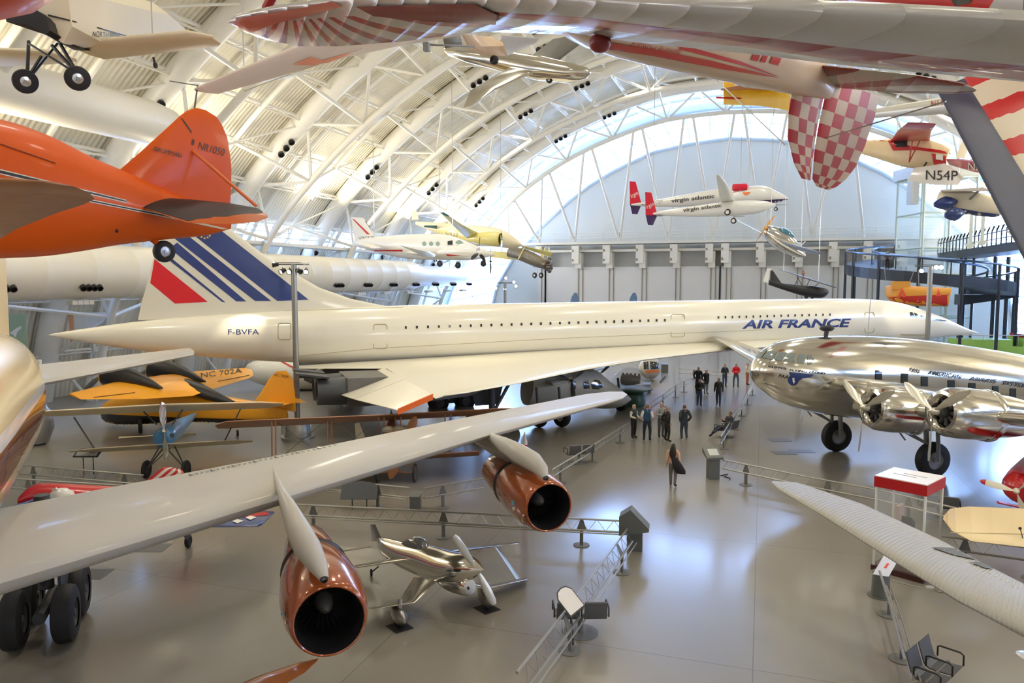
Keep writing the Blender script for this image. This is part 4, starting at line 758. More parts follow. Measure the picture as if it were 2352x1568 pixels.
for pts in ([((246, 862, 37.), .38, .42), ((252, 862, 36.9), .55, .55), ((285, 864, 36.6), .5, .5), ((330, 876, 36.2), .32, .3), ((373, 891, 35.7), .04, .04)], [((352, 848, 38.8), .38, .42), ((358, 848, 38.7), .55, .55), ((392, 852, 38.4), .5, .5), ((435, 864, 38.0), .3, .28), ((472, 876, 37.4), .04, .04)]):
    mb = MB(); spin(mb, [(W(*p), a, b) for p, a, b in pts]); e = mb.build('engine_nacelle', BLK, t); c = W(*pts[0][0]); ax = (c-W(*pts[3][0])).normalized()
    mb = MB(); mb.lathe(c-ax*.1, ax, [(0, .5), (.1, .52), (.2, .42), (.2, .3)], 16); mb.build('cowl_ring', YP, e); prop(e, c+ax*.35, ax, 1.2, 2, DGREY, .12, phase=.6)
mb = MB(); mb.foil([(W(575, 934, 36.1), W(680, 945, 35.6), .12), (W(600, 900, 36.0), W(677, 900, 35.6), .12), (W(618, 870, 35.9), W(671, 868, 35.6), .1), (W(634, 853, 35.8), W(658, 851, 35.7), .05)], nrm=ray(640, 900)*-1); ft_ = mb.build('tail_fin', YP, t); words(ft_, bvh_of([ft_]), 'NC 702A', (629, 863), (663, 868), 6, BLK, off=.02)
mb = MB(); mb.foil([(W(585, 920, 34.2), W(646, 932, 33.8), .04), (W(600, 925, 35.8), W(672, 925, 35.6), .1), (W(670, 905, 37), W(705, 925, 37), .05)], nrm=(0, 0, 1)); mb.build('tailplane', YP, t)
for u, v, d in ((322, 972, 38.2), (372, 955, 40.5)): c = W(u, v, d); c.z = .38; wheel(t, c, V((.7, .7, 0)), .38, .2, BLK); mb = MB(); mb.tube([c, c+V((.2, .2, .9))], .06, 6); mb.build('undercarriage_strut', BLK, t)
c = G(546, 1001)+V((0, 0, .16)); wheel(t, c, V((.7, .7, 0)), .16, .1, STEEL, 'tail_wheel')
# small cream sesquiplane with blue engine bay, nose to the viewer
t = thing('blue_nosed_biplane', 'small cream-winged biplane with blue nose and polished propeller facing the viewer', 'airplane', G(380, 1085))
c0 = W(377, 1005, 29.6); aft = CW(-.18, 1, 0)-CW(0, 0, 0)
mb = MB(); spin(mb, [(c0-aft*.3, .12, .12), (c0-aft*.2, .38, .36), (c0+aft*.3, .42, .42), (c0+aft*1.5, .36, .4), (c0+aft*3.2, .2, .26), (c0+aft*5.2, .03, .1)]); mb.build('fuselage', mat('nose_blue', (.06, .22, .42), .35, coat=.4), t)
mb = MB(); mb.foil([(W(72, 948, 29.3), W(80, 953, 30.6), .05), (W(110, 944, 29.2), W(110, 956, 31.), .14), (W(370, 930, 29.6), W(370, 946, 31.2), .2), (W(600, 924, 30.2), W(600, 938, 31.6), .16), (W(652, 926, 30.4), W(648, 932, 31.4), .04)], nrm=(0, 0, 1)); mb.build('upper_wing', CREAM, t)
mb = MB(); mb.foil([(W(156, 1036, 28.9), W(160, 1038, 29.9), .03), (W(220, 1030, 29), W(220, 1038, 30.2), .1), (W(370, 1020, 29.3), W(370, 1030, 30.4), .12), (W(540, 1011, 29.8), W(540, 1020, 30.8), .08), (W(582, 1012, 30), W(578, 1015, 30.6), .02)], nrm=(0, 0, 1)); mb.build('lower_wing', CREAM, t)
mb = MB(); mb.foil([(W(272, 1006, 34.5), W(275, 1002, 35.2), .04), (W(450, 993, 34.8), W(450, 999, 35.6), .04)], nrm=(0, 0, 1)); mb.build('tailplane', CREAM, t)
prop(t, W(377, 990, 29.2), -aft, 1.16, 2, CHROME, .13, phase=math.radians(88)); mb = MB(); [mb.tube([c0+V((0, 0, .1)), c0+V((.42*s_, 0, .12))], .1, 8) for s_ in (-1, 1)]; mb.build('engine_cylinder', DGREY, t)
for s_, uw in ((-1, 336), (1, 427)):
    c = W(uw, 1068, 29.5); c.z = .36; wheel(t, c, V((1, .3, 0)), .36, .12, BLK); mb = MB(); mb.tube([c, c0+V((.2*s_, .3, -.35))], .03, 6); mb.tube([c, c0+V((.15*s_, -.1, -.35))], .03, 6); mb.tube([c, c0+V((-.1*s_, .2, -.45))], .02, 6); mb.build('undercarriage_strut', DGREY, t)
for a, b in (((170, 958), (218, 1032)), ((553, 938), (515, 1014)), ((420, 940), (395, 975)), ((330, 945), (360, 975))): mb = MB(); mb.tube([W(a[0], a[1], 30), W(b[0], b[1], 29.8)], .03, 6); mb.build('wing_strut', DGREY, t)
# brown two-bay biplane behind the big wing
WOODB = mat('doped_linen_brown', (.36, .17, .09), .5, var=.12, scale=2); VARN = mat('varnished_wood', (.30, .12, .04), .3, var=.3, scale=8, coat=.4)
t = thing('brown_wire_braced_biplane', 'brown linen wire-braced biplane standing behind the big grey wing', 'airplane', G(910, 1100))
mb = MB(); mb.foil([(W(494, 976, 28.4), W(500, 984, 29.6), .04), (W(520, 968, 28.2), W(520, 984, 30), .12), (W(900, 952, 29), W(900, 965, 31), .12), (W(1150, 938, 30.2), W(1150, 950, 32), .12), (W(1200, 938, 31), W(1196, 946, 32), .04)], nrm=(0, 0, 1)); mb.build('upper_wing', WOODB, t)
mb = MB(); mb.foil([(W(640, 1062, 27.8), W(640, 1068, 29.2), .1), (W(900, 1050, 28.6), W(900, 1058, 30.2), .1), (W(1100, 1036, 29.6), W(1100, 1046, 31), .1)], nrm=(0, 0, 1)); mb.build('lower_wing', WOODB, t)
for u, v1 in ((624, 968), (633, 966), (752, 962), (762, 961), (870, 957), (882, 956), (908, 955), (920, 954), (1022, 948), (1036, 947)): mb = MB(); d = 28.3+(u-624)*.0045; mb.tube([W(u, v1, d), W(u+1, 1062-(u-640)*.055, d)], .025, 6); mb.build('wing_strut', VARN, t)
mb = MB()
for a, b in (((633, 966), (752, 1055)), ((752, 962), (633, 1060)), ((762, 961), (870, 1050)), ((870, 957), (762, 1055))): mb.tube([W(*a, 28.8), W(*b, 28.8)], .008, 4)
mb.build('bracing_wire', DGREY, t)
c0 = W(905, 1008, 28.9); mb = MB(); spin(mb, [(c0, .2, .2), (c0+aft*.3, .33, .36), (c0+aft*2, .3, .38), (c0+aft*5.5, .05, .2)]); mb.build('fuselage', WOODB, t); mb = MB(); mb.ball(c0+V((-.35, .2, .3)), .2, 10, sx=(1.5, 1, .8)); mb.ball(c0+V((.2, .3, .35)), .25, 10, sx=(1.6, 1, .6)); mb.build('engine_block', mat('engine_tan', (.4, .36, .28), .5, .3), t)
mb = MB()
for sg in (-1, 1):
    c1 = W(925, 1028, 28.6); ax = (W(954, 948, 28.5)-W(896, 1088, 28.5)).normalized()*sg; sd = ray(925, 1000).normalized().cross(ax).normalized()
    mb.rings([ell(c1+ax*r, sd, ray(925, 1000).normalized(), w_, .03, 10) for r, w_ in ((.05, .05), (.3, .08), (.7, .15), (1.0, .17), (1.2, .12), (1.3, .03))], (True, True))
mb.build('propeller', VARN, t)
for u, v in ((868, 1083), (953, 1080)): c = W(u, v, 28.9); c.z = .37; wheel(t, c, V((1, .25, 0)), .37, .09, mat('wheel_disc_dark', (.08, .075, .06), .6), hubr=.8); mb = MB(); mb.tube([c, c0+V((0, .2, -.3))], .03, 6); mb.tube([c, W(910, 1083, 28.9)-V((0, 0, .0))], .035, 6); mb.build('undercarriage_strut', VARN, t)
mb = MB(); mb.plate([W(815, 972, 35), W(825, 970, 35), W(840, 1008, 35), (W(818, 1010, 35))], .08); mb.build('rudder', CREAM, t)
# red, white and blue aerobatic plane beneath the grey wing
t = thing('star_spangled_plane', 'red, white and blue low-wing plane mostly hidden beneath the big grey wing', 'airplane', G(300, 1240))
mb = MB(); mb.foil([(W(20, 1168, 17.2), W(40, 1160, 18), .08), (W(120, 1135, 19.), W(160, 1132, 20.5), .14), (W(460, 1210, 19.4), W(475, 1166, 21.4), .14), (W(592, 1209, 20.2), W(628, 1174, 21.8), .1), (W(600, 1206, 20.4), W(632, 1176, 21.6), .03)], nrm=(0, 0, 1)); wl = mb.build('wing', NAVY, t); wlt = bvh_of([wl])
marks(t, wlt, [(470, 1164), (628, 1170), (628, 1182), (540, 1190), (470, 1186)], RED, 'wing_stripe', off=.01)
for x, y in ((500, 1190), (540, 1186), (575, 1190), (545, 1198), (515, 1196)): marks(t, wlt, [(x-12, y), (x, y-5), (x+14, y-1), (x, y+5)], WHITE, 'wing_star', off=.02, res=20)
mb = MB(); spin(mb, [(W(40, 1150, 18.4), .06, .06), (W(80, 1138, 18.8), .3, .3), (W(180, 1150, 19.3), .4, .42), (W(330, 1150, 20), .3, .34), (W(430, 1140, 21), .08, .15)]); fl_ = mb.build('fuselage', RED, t)
mb = MB(); mb.ball(W(130, 1138, 19), .34, 12, sx=(1.6, 1, .7)); mb.build('canopy', mat('canopy_white', (.75, .74, .7), .2, coat=.5), t)
mb = MB(); mb.tube([W(100, 1137, 18.8), W(130, 1121, 18.8)], .03, 6); mb.build('air_scoop', WHITE, t)
mb = MB(); mb.foil([(W(325, 1112, 19.6), W(400, 1112, 19.9), .06), (W(372, 1074, 19.7), W(424, 1088, 20), .06), (W(388, 1072, 19.8), W(418, 1078, 20), .03)], nrm=ray(380, 1095)*-1); mb.build('tail_fin', pattern('candy_stripe', 'lin', (.80, .76, .68), (.62, .03, .03), a=0, b=3.5, duty=.5, rough=.3, coat=.4), t)
c = G(433, 1256)+V((0, 0, .19)); wheel(t, c, V((1, .4, 0)), .19, .12, BLK); mb = MB(); mb.tube([c, W(415, 1218, 21)], .03, 6); mb.build('undercarriage_strut', DGREY, t)
# polished staggered racing biplane
t = thing('polished_racing_biplane', 'small polished metal racing biplane with pointed spinner on the floor beside the near engine', 'airplane', G(1010, 1400))
PX = W(1110, 1308, 16.9); ax = (PX-W(868, 1262, 19.9)).normalized()
z51 = lambda x, y: (780+x/5.113, 1180+y/5.113)
mb = MB(); st = [(868, 1246, 19.9, .04, .16), (885, 1256, 19.6, .2, .24), (925, 1273, 19.1, .3, .33), (975, 1288, 18.5, .36, .4), (1025, 1303, 17.9, .42, .4), (1062, 1306, 17.4, .40, .34), (1085, 1306, 17.1, .26, .23), (1100, 1307, 16.95, .12, .11), (1111, 1308, 16.85, .01, .01)]
spin(mb, [(W(u, v, d), a, b) for u, v, d, a, b in st], 26); fr = mb.build('fuselage', ALU, t); frt = bvh_of([fr])
mb = MB(); spin(mb, [(W(1000, 1325, 18.), .05, .05), (W(1030, 1335, 17.6), .2, .2), (W(1070, 1345, 17.2), .22, .22), (W(1080, 1348, 17.1), .17, .17)]); mb.build('air_scoop', ALU, t)
for x, y, rx, ry in ((1378, 664, 50, 16), (1512, 872, 12, 20), (1678, 602, 9, 14)): cc = z51(x, y); bt_ = bvh_of([o for o in bpy.data.objects if o.parent == t]); marks(t, bt_, [(cc[0]+rx/5.1*math.cos(k*.52), cc[1]+ry/5.1*math.sin(k*.52)) for k in range(12)], BLK, 'air_inlet', off=.008, res=20)
mb = MB(); spin(mb, [(W(925, 1252, 19.0), .06, .08), (W(950, 1249, 18.8), .2, .2), (W(972, 1255, 18.5), .19, .18), (W(985, 1265, 18.3), .05, .05)]); mb.build('canopy', mat('smoked_canopy', (.12, .12, .12), .06, coat=1.), t)
mb = MB(); mb.foil([(W(850, 1204, 20.2), W(862, 1204, 20.0), .04), (W(854, 1242, 20.3), W(880, 1244, 19.7), .05)], nrm=ray(865, 1220)*-1); mb.build('tail_fin', mat('mirror_fin', (.3, .31, .32), .15, 1.), t)
mb = MB(); mb.foil([(W(781, 1269, 19.8), W(783, 1264, 20.5), .02), (W(855, 1258, 19.7), W(853, 1254, 20.4), .05)], nrm=(0, 0, 1)); mb.build('tailplane', ALU, t)
mb = MB(); mb.foil([(W(790, 1308, 17.4), W(790, 1301, 18.3), .05), (W(955, 1284, 18.4), W(955, 1272, 19.4), .08)], nrm=(0, 0, 1)); mb.build('upper_wing', ALU, t)
mb = MB(); mb.foil([(W(1020, 1271, 18.6), W(1010, 1263, 19.6), .08), (W(1190, 1248, 20), W(1190, 1243, 20.8), .04), (W(1194, 1247, 20.2), W(1193, 1244, 20.6), .01)], nrm=(0, 0, 1)); mb.build('upper_wing', ALU, t)
mb = MB(); mb.foil([(W(1004, 1335, 17.7), W(950, 1325, 18.6), .08), (W(951, 1384, 16.9), W(918, 1377, 17.8), .07), (W(852, 1400, 16.4), W(846, 1395, 17.1), .03)], nrm=V((.2, 0, 1))); mb.build('lower_wing', ALU, t)
mb = MB(); mb.foil([(W(1078, 1340, 17.4), W(1060, 1330, 18.2), .08), (W(1122, 1351, 17.9), W(1120, 1343, 18.6), .07), (W(1211, 1331, 19.0), W(1208, 1326, 19.6), .03)], nrm=V((-.2, 0, 1))); mb.build('lower_wing', ALU, t)
mb = MB(); mb.foil([(W(1137, 1256, 19.5), W(1146, 1255, 19.8), .03), (W(1186, 1330, 18.9), W(1196, 1328, 19.1), .03)], nrm=ray(1160, 1290)*-1); mb.build('wing_strut', STEEL, t)
for pts in ((1042, 1230, 16.7), (1136, 1388, 16.9)):
    c = W(1094, 1306, 16.95); e = W(*pts); d = (e-c).normalized(); sd = d.cross(ray(1090, 1300)).normalized(); fw_ = ray(1090, 1300).normalized(); L = (e-c).length; mb = MB()
    mb.rings([ell(c+d*L*r, sd, fw_, w_, .025, 10) for r, w_ in ((.08, .04), (.3, .07), (.6, .095), (.9, .085), (1, .05))], (True, True)); mb.build('propeller_blade', mat('blade_alu', (.55, .54, .48), .35, .6), t)
for u, v in ((918, 1432), (1118, 1390)):
    g = G(u, v+6); mb = MB(); spin(mb, [(g+V((-.34, .3, .3)), .02, .03), (g+V((-.15, .1, .26)), .12, .16), (g+V((.1, -.1, .24)), .14, .19), (g+V((.24, -.22, .26)), .03, .05)]); mb.tube([g+V((0, 0, .3)), g+V((0, .05, .62))], .05, 8); wp = mb.build('wheel_fairing', mat('fairing_dull_metal', (.36, .35, .33), .3, .9), t); wheel(wp, g+V((0, 0, .14)), V((1, .7, 0)), .14, .08, BLK); mb = MB(); mb.plate([g+V((-.3, -.1, .01)), g+V((.1, -.35, .01)), g+V((.35, 0, .01)), g+V((-.05, .25, .01))], .02, (0, 0, 1)); mb.build('wheel_chock', BLK, t)
c = G(853, 1322)+V((0, 0, .09)); wheel(t, c, V((1, .7, 0)), .09, .06, BLK, 'tail_wheel'); mb = MB(); mb.tube([c, W(870, 1300, 19.8)], .02, 6); mb.build('tail_wheel_arm', DGREY, t)
# grey high-wing twin turboprop with bubble-shaded cockpit beyond the big wing tip
t = thing('grey_utility_twin', 'grey high-wing twin propeller plane parked beyond the grey wing tip', 'airplane', G(1330, 975))
GRN = mat('utility_grey', (.46, .47, .45), .4, var=.05)
mb = MB(); spin(mb, [(W(1449, 917, 44.6), .05, .05), (W(1425, 915, 44.2), .55, .5), (W(1390, 905, 43.6), .95, .85), (W(1350, 890, 43), 1.1, 1.15), (W(1270, 888, 42), 1.1, 1.2), (W(1210, 893, 41.6), .8, .9)], 22); fu = mb.build('fuselage', GRN, t); fut = bvh_of([fu])
for pl in ([(1357, 880), (1366, 872), (1376, 874), (1386, 888), (1374, 894), (1360, 893)], [(1340, 876), (1352, 873), (1354, 892), (1340, 893)], [(1312, 878), (1322, 876), (1322, 893), (1310, 893)]): marks(t, fut, pl, DGLASS, 'cabin_window', off=.03)
mb = MB(); mb.foil([(W(1300, 868, 44), W(1290, 858, 46), .3), (W(1420, 838, 53), W(1400, 833, 54), .15)], nrm=(0, 0, 1)); mb.build('wing', mat('bluish_white', (.7, .72, .75), .3, coat=.4), t)  # far wing in an even bluish white
mb = MB(); mb.foil([(W(1330, 872, 42), W(1300, 858, 43.6), .35), (W(1270, 884, 40), W(1245, 872, 41.4), .2)], nrm=(0, 0, 1)); mb.build('wing', GRN, t)
for u, v, d in ((1304, 872, 41.6), (1362, 862, 46)): mb = MB(); spin(mb, [(W(u-25, v-6, d+1.5), .25, .25), (W(u, v, d), .35, .35), (W(u+8, v+2, d-.4), .2, .2)]); e = mb.build('engine_nacelle', GRN, t); prop(e, W(u+9, v+2, d-.5), W(u+9, v+2, d-.5)-W(u-25, v-6, d+1.5), 1.15, 3, DGREY, .12, phase=.4)
for u, v, r in ((1426, 943, .42), (1290, 980, .56), (1238, 981, .56)):
    c = G(u, v); c.z = r; wheel(t, c, V((-.5, -1, 0)), r, .34, LGREY, hubr=.42); mb = MB(); mb.tube([c, c+V((-.3, .5, 1.5))], .08, 8); mb.build('undercarriage_strut', DGREY, t)
# ------- corrugated wing at right, cream ribbed wing, red radial trainer
def corr():
    m = mat('corrugated_metal', (.36, .345, .295), .45, .2, var=.05, scale=1.); nt = m.node_tree; bs = nt.nodes['Principled BSDF']; at = nd(nt, 'ShaderNodeAttribute', attribute_name='puv'); sp = nd(nt, 'ShaderNodeSeparateXYZ'); nt.links.new(at.outputs['Vector'], sp.inputs[0])
    a = nd(nt, 'ShaderNodeMath', operation='MULTIPLY'); a.inputs[1].default_value = 2*math.pi*95; nt.links.new(sp.outputs[0], a.inputs[0]); b = nd(nt, 'ShaderNodeMath', operation='SINE'); nt.links.new(a.outputs[0], b.inputs[0])
    p = nd(nt, 'ShaderNodeBump'); p.inputs['Distance'].default_value = .005; nt.links.new(b.outputs[0], p.inputs['Height']); nt.links.new(p.outputs['Normal'], bs.inputs['Normal']); return m
t = thing('corrugated_wing_transport', 'transport plane with long corrugated grey wing reaching in from the right foreground', 'airplane', W(2900, 1700, 10))
mb = MB(); mb.foil([(W(1772, 1108, 17.6), W(1776, 1104, 17.8), .03), (W(1790, 1125, 17.2), W(1832, 1108, 18.0), .1), (W(1900, 1190, 15.9), W(1980, 1157, 17.1), .2), (W(2060, 1292, 14.1), W(2160, 1240, 15.3), .28), (W(2200, 1378, 12.7), W(2270, 1300, 13.9), .32), (W(2360, 1462, 11.5), W(2370, 1350, 12.9), .36), (W(2700, 1650, 9.8), W(2650, 1480, 11.4), .4)], nrm=(0, 0, 1)); cw = mb.build('wing', corr(), t); cwt = bvh_of([cw])
for i, pl in enumerate(([(2138, 1258), (2175, 1259), (2230, 1264), (2340, 1308), (2280, 1295), (2190, 1276)], [(2225, 1292), (2270, 1292), (2352, 1300), (2420, 1318), (2330, 1312), (2262, 1306)])): marks(cw, cwt, pl, mat('dark_access_panel', (.09, .09, .08), .5), 'walkway_panel', off=.02, res=8)
P = [hitpx(cwt, 1850+530*k/40, 1116+255*(k/40)**1.08, 14, .012) for k in range(41)]; mb = MB(); [mb.ball(p, .014, 6) for p in P]; mb.build('rivet_seam', WHITE, cw)
t = thing('cream_fabric_biplane', 'ribbed cream fabric wing of a small aircraft at the right edge', 'airplane', W(2500, 1300, 18))
mb = MB(); mb.foil([(W(2166, 1192, 19.2), W(2168, 1184, 19.4), .02), (W(2185, 1218, 18.5), W(2182, 1168, 19.8), .1), (W(2230, 1242, 18.), W(2225, 1163, 19.9), .14), (W(2352, 1256, 17.7), W(2352, 1168, 19.8), .14), (W(2520, 1262, 17.4), W(2520, 1174, 19.6), .14)], nrm=(0, 0, 1)); m_ = pattern('ribbed_cream_fabric', 'lin', (.76, .60, .33), (.76, .60, .33), rough=.45, ribs=9); cf = mb.build('wing', m_, t); ct = bvh_of([cf])
P = [hitpx(ct, 2182+175*k/10, 1223+4*k/10, 18, .006) for k in range(11)]; MB().tube(P, .008, 4).build('aileron_gap', LINE, cf); mb = MB(); mb.ball(W(2343, 1213, 18.1), .04, 8); mb.tube([W(2343, 1213, 18.1), W(2350, 1238, 18.)], .012, 6); mb.build('pitot_fitting', BLK, t)
t = thing('red_propeller_plane', 'red plane nose with white red-tipped propeller at the right edge', 'airplane', W(2400, 1180, 23))
c = W(2352, 1130, 22.5); mb = MB(); spin(mb, [(c, .2, .2), (c+CW(.3, .6, 0)-CW(0, 0, 0), .5, .5), (c+CW(2.5, 3, 0)-CW(0, 0, 0), .5, .5)]); mb.build('fuselage', RED, t); prop(t, W(2335, 1128, 22.2), CW(-.5, -.8, 0)-CW(0, 0, 0), .95, 3, mat('blade_cream', (.8, .74, .6), .4), .1, phase=.2, tipm=RED)
for a_, b_ in ((W(2322, 1082, 22.6), W(2370, 1090, 23)), (W(2292, 1153, 22.4), W(2352, 1166, 22.6))): mb = MB(); mb.tube([a_, b_], .045, 6); mb.build('wing_edge', RED, t)
t = thing('white_wing_tip_plane', 'small white rounded wing tip at the lower right edge', 'airplane', W(2400, 1520, 13)); mb = MB(); mb.foil([(W(2333, 1500, 13), W(2334, 1494, 13.2), .02), (W(2345, 1512, 12.9), W(2352, 1493, 13.4), .06), (W(2480, 1590, 12), W(2480, 1530, 12.8), .1)], nrm=(0, 0, 1)); mb.build('wing', mat('gloss_white', (.75, .73, .7), .2, coat=.6), t)
t = thing('brown_polished_wing_plane', 'glossy brown wing tip rising from the bottom edge below the near engine', 'airplane', W(600, 1640, 12)); mb = MB(); mb.foil([(W(732, 1512, 12.6), W(726, 1520, 12.4), .03), (W(690, 1522, 12.6), W(700, 1544, 12.1), .1), (W(590, 1556, 12.5), W(640, 1580, 11.8), .14), (W(400, 1640, 12.2), W(470, 1680, 11.4), .16)], nrm=(0, 0, 1)); mb.build('wing', mat('glossy_brown', (.30, .10, .03), .15, coat=.9, var=.3, scale=2), t)
# ================================================================ HANGING AIRCRAFT, FAR
def zz(x, y): return (1400+x/3.92, 360+y/3.92)
# twin-boom record jet
t = thing('white_twin_boom_jet', 'white twin-boom aircraft with two red tail fins, hanging at centre right', 'airplane', W(1650, 460, 62))
GW = mat('gloss_white_composite', (.80, .80, .76), .25, coat=.4, var=.01); PURP = mat('deep_purple', (.05, .02, .10), .35)
for nm, fin, bm_, txt in (('far', (1446, 416), [((1450, 470), 66, .06), ((1490, 468), 65.5, .2), ((1560, 462), 64.8, .42), ((1660, 450), 63.6, .58), ((1720, 446), 62.8, .5)], ((1543, 468), (1642, 457))), ('near', (1482, 441), [((1500, 491), 60, .06), ((1530, 489), 59.5, .2), ((1600, 485), 58.8, .38), ((1690, 478), 57.8, .5), ((1750, 474), 57.2, .38), ((1782, 469), 56.9, .05)], ((1570, 489), (1659, 478)))):
    mb = MB(); spin(mb, [(W(*p, d), r, r*1.15) for p, d, r in bm_], 20); bo = mb.build('boom', GW, t); bv = bvh_of([bo]); words(bo, bv, 'virgin atlantic', txt[0], txt[1], 11 if nm == 'far' else 10, INK, off=.06, shear=.1, bold=.015)
    x, y = fin; d = bm_[0][1]
    mb = MB(); mb.foil([(W(x+28, y+53, d), W(x+1, y+53, d), .12), (W(x+14, y+1, d), W(x, y, d), .06)], nrm=ray(x, y)*-1); f1 = mb.build('tail_fin', mat('fin_red', (.62, .01, .03), .35), t); words(f1, bvh_of([f1]), 'Virgin', (x+1, y+44), (x+22, y+33), 12, WHITE, off=.02, shear=.3)
    mb = MB(); mb.foil([(W(x+28, y+53, d), W(x+1, y+53, d), .12), (W(x+18, y+76, d), W(x+6, y+75, d), .06)], nrm=ray(x, y)*-1); mb.build('lower_fin', PURP, t)
    mb = MB(); mb.foil([(W(x+26, y+54, d-.8), W(x+40, y+55, d-1.4), .08), (W(x+22, y+54, d+1), W(x+38, y+56, d+.5), .08)], nrm=(0, 0, 1)); mb.build('tailplane', PURP, t)
    if nm == 'far': words(bo, bv, 'N277SF', (1485, 471), (1523, 467), 8, mat('faint_grey_ink', (.35, .35, .35), .5), off=.02)
mb = MB(); spin(mb, [(W(1660, 455, 62), .1, .1), (W(1700, 450, 61.5), .6, .6), (W(1750, 448, 61), .75, .75), (W(1785, 453, 60.6), .5, .45), (W(1811, 456, 60.3), .05, .05)], 22); pod = mb.build('crew_pod', GW, t); pv = bvh_of([pod])
marks(t, pv, [(1696, 470), (1740, 460), (1810, 456), (1795, 468), (1750, 471)], PURP, 'pod_underside', off=.02, res=8)
marks(t, pv, [(1705, 442), (1724, 441), (1718, 448), (1710, 448)], mat('emblem_orange', (.8, .2, .05), .4), 'pod_emblem', off=.03)
mb = MB(); mb.foil([(W(1690, 462, 58.5), W(1655, 466, 58.8), .5), (W(1668, 420, 52.), W(1648, 424, 52.3), .3), (W(1652, 401, 49), W(1645, 402, 49.1), .1)], nrm=ray(1670, 430)*-1+V((0, 0, 1.5))); mb.build('wing', GW, t)
mb = MB(); mb.foil([(W(1720, 445, 64), W(1700, 447, 64.5), .3), (W(1745, 428, 74), W(1735, 430, 74.5), .2)], nrm=(0, 0, 1)); mb.build('wing', GW, t)
mb = MB(); spin(mb, [(W(1683, 430, 61.5), .3, .25), (W(1690, 431, 61.4), .42, .3), (W(1715, 430, 61), .4, .3), (W(1718, 431, 61), .3, .2)], p=3); mb.build('engine_fairing', MATS['fin_red'], t)
for u, v, d, r in ((1671, 487, 57.6, .25), (1685, 507, 56.5, .22), (1782, 480, 60, .16)):
    wheel(t, W(u, v, d), V((.3, 1, 0)), r, .12, GW, hubr=.6); mb = MB(); mb.tube([W(u, v, d), W(u+1, v-12, d)], .04, 6); mb.tube([W(u, v-9, d), W(u+25, v-11, d)], .03, 5); mb.build('undercarriage_strut', MGREY, t)
# silver racer hanging nose-up with orange propeller
t = thing('silver_sport_monoplane', 'small silver low-wing plane with orange propeller hanging in front of the hangar doors', 'airplane', W(1790, 545, 60))
mb = MB(); spin(mb, [(W(1756, 526, 60.5), .3, .3), (W(1768, 533, 60.4), .55, .6), (W(1800, 555, 60), .6, .8), (W(1835, 580, 59.6), .3, .4), (W(1850, 588, 59.4), .05, .1)], 20); mb.build('fuselage', CHROME, t)
mb = MB(); spin(mb, [(W(1780, 527, 60), .05, .1), (W(1795, 533, 59.9), .35, .4), (W(1815, 548, 59.8), .35, .4), (W(1828, 561, 59.7), .03, .05)]); mb.build('canopy', mat('blue_canopy', (.05, .16, .22), .05, coat=1.), t)
mb = MB(); mb.foil([(W(1775, 548, 60), W(1765, 545, 61), .25), (W(1692, 505, 64), W(1690, 503, 64.4), .06)], nrm=(0, 0, 1)); mb.build('wing', STEEL, t)
mb = MB(); mb.foil([(W(1790, 553, 59.6), W(1810, 570, 60.5), .25), (W(1887, 580, 55.5), W(1880, 585, 55.9), .06)], nrm=(0, 0, 1)); mb.build('wing', STEEL, t)
prop(t, W(1758, 524, 60.), W(1750, 518, 60)-W(1780, 540, 60), 1.3, 2, mat('propeller_orange', (.75, .32, .03), .4), .13, phase=1.4); mb = MB(); mb.tube([W(1840, 565, 59.8), W(1850, 555, 59.8)], .06, 6); mb.build('tail_fin', STEEL, t)
# dark parasol glider-like craft
t = thing('black_parasol_plane', 'small black parasol-wing plane hanging just above the airliner cabin', 'airplane', W(1840, 660, 58))
mb = MB(); spin(mb, [(W(1766, 648, 59), .05, .2), (W(1800, 658, 58.6), .2, .25), (W(1850, 668, 58), .42, .42), (W(1890, 672, 57.6), .42, .42), (W(1903, 671, 57.4), .1, .1)]); mb.build('fuselage', BLK, t)
mb = MB(); mb.foil([(W(1795, 650, 58.9), W(1768, 654, 59), .08), (W(1776, 622, 59), W(1770, 620, 59), .04)], nrm=ray(1780, 640)*-1); mb.build('tail_fin', BLK, t)
mb = MB(); mb.foil([(W(1764, 650, 59.1), W(1752, 646, 59.2), .06), (W(1772, 616, 59.1), W(1762, 616, 59.1), .04)], nrm=ray(1780, 640)*-1); mb.build('rudder', GW, t)
mb = MB(); mb.foil([(W(1786, 617, 63), W(1800, 622, 64), .05), (W(1850, 638, 58.5), W(1855, 640, 60), .18), (W(1922, 660, 54), W(1916, 661, 54.8), .05)], nrm=(0, 0, 1)); mb.build('wing', mat('wing_dark_grey', (.12, .125, .13), .4), t)
mb = MB(); [mb.tube([W(u0, v0, 58.2), W(u1, v1, 58)], .03, 5) for u0, v0, u1, v1 in ((1830, 634, 1845, 660), (1860, 642, 1850, 662), (1880, 650, 1865, 664), (1835, 636, 1825, 655))]; mb.build('wing_strut', DGREY, t)
for u in (1852, 1866): wheel(t, W(u, 681, 57.8), V((.4, 1, 0)), .16, .08, BLK)
prop(t, W(1845, 628, 58.4), V((1, 0, .2)), .5, 2, VARN, .08, phase=1.2)
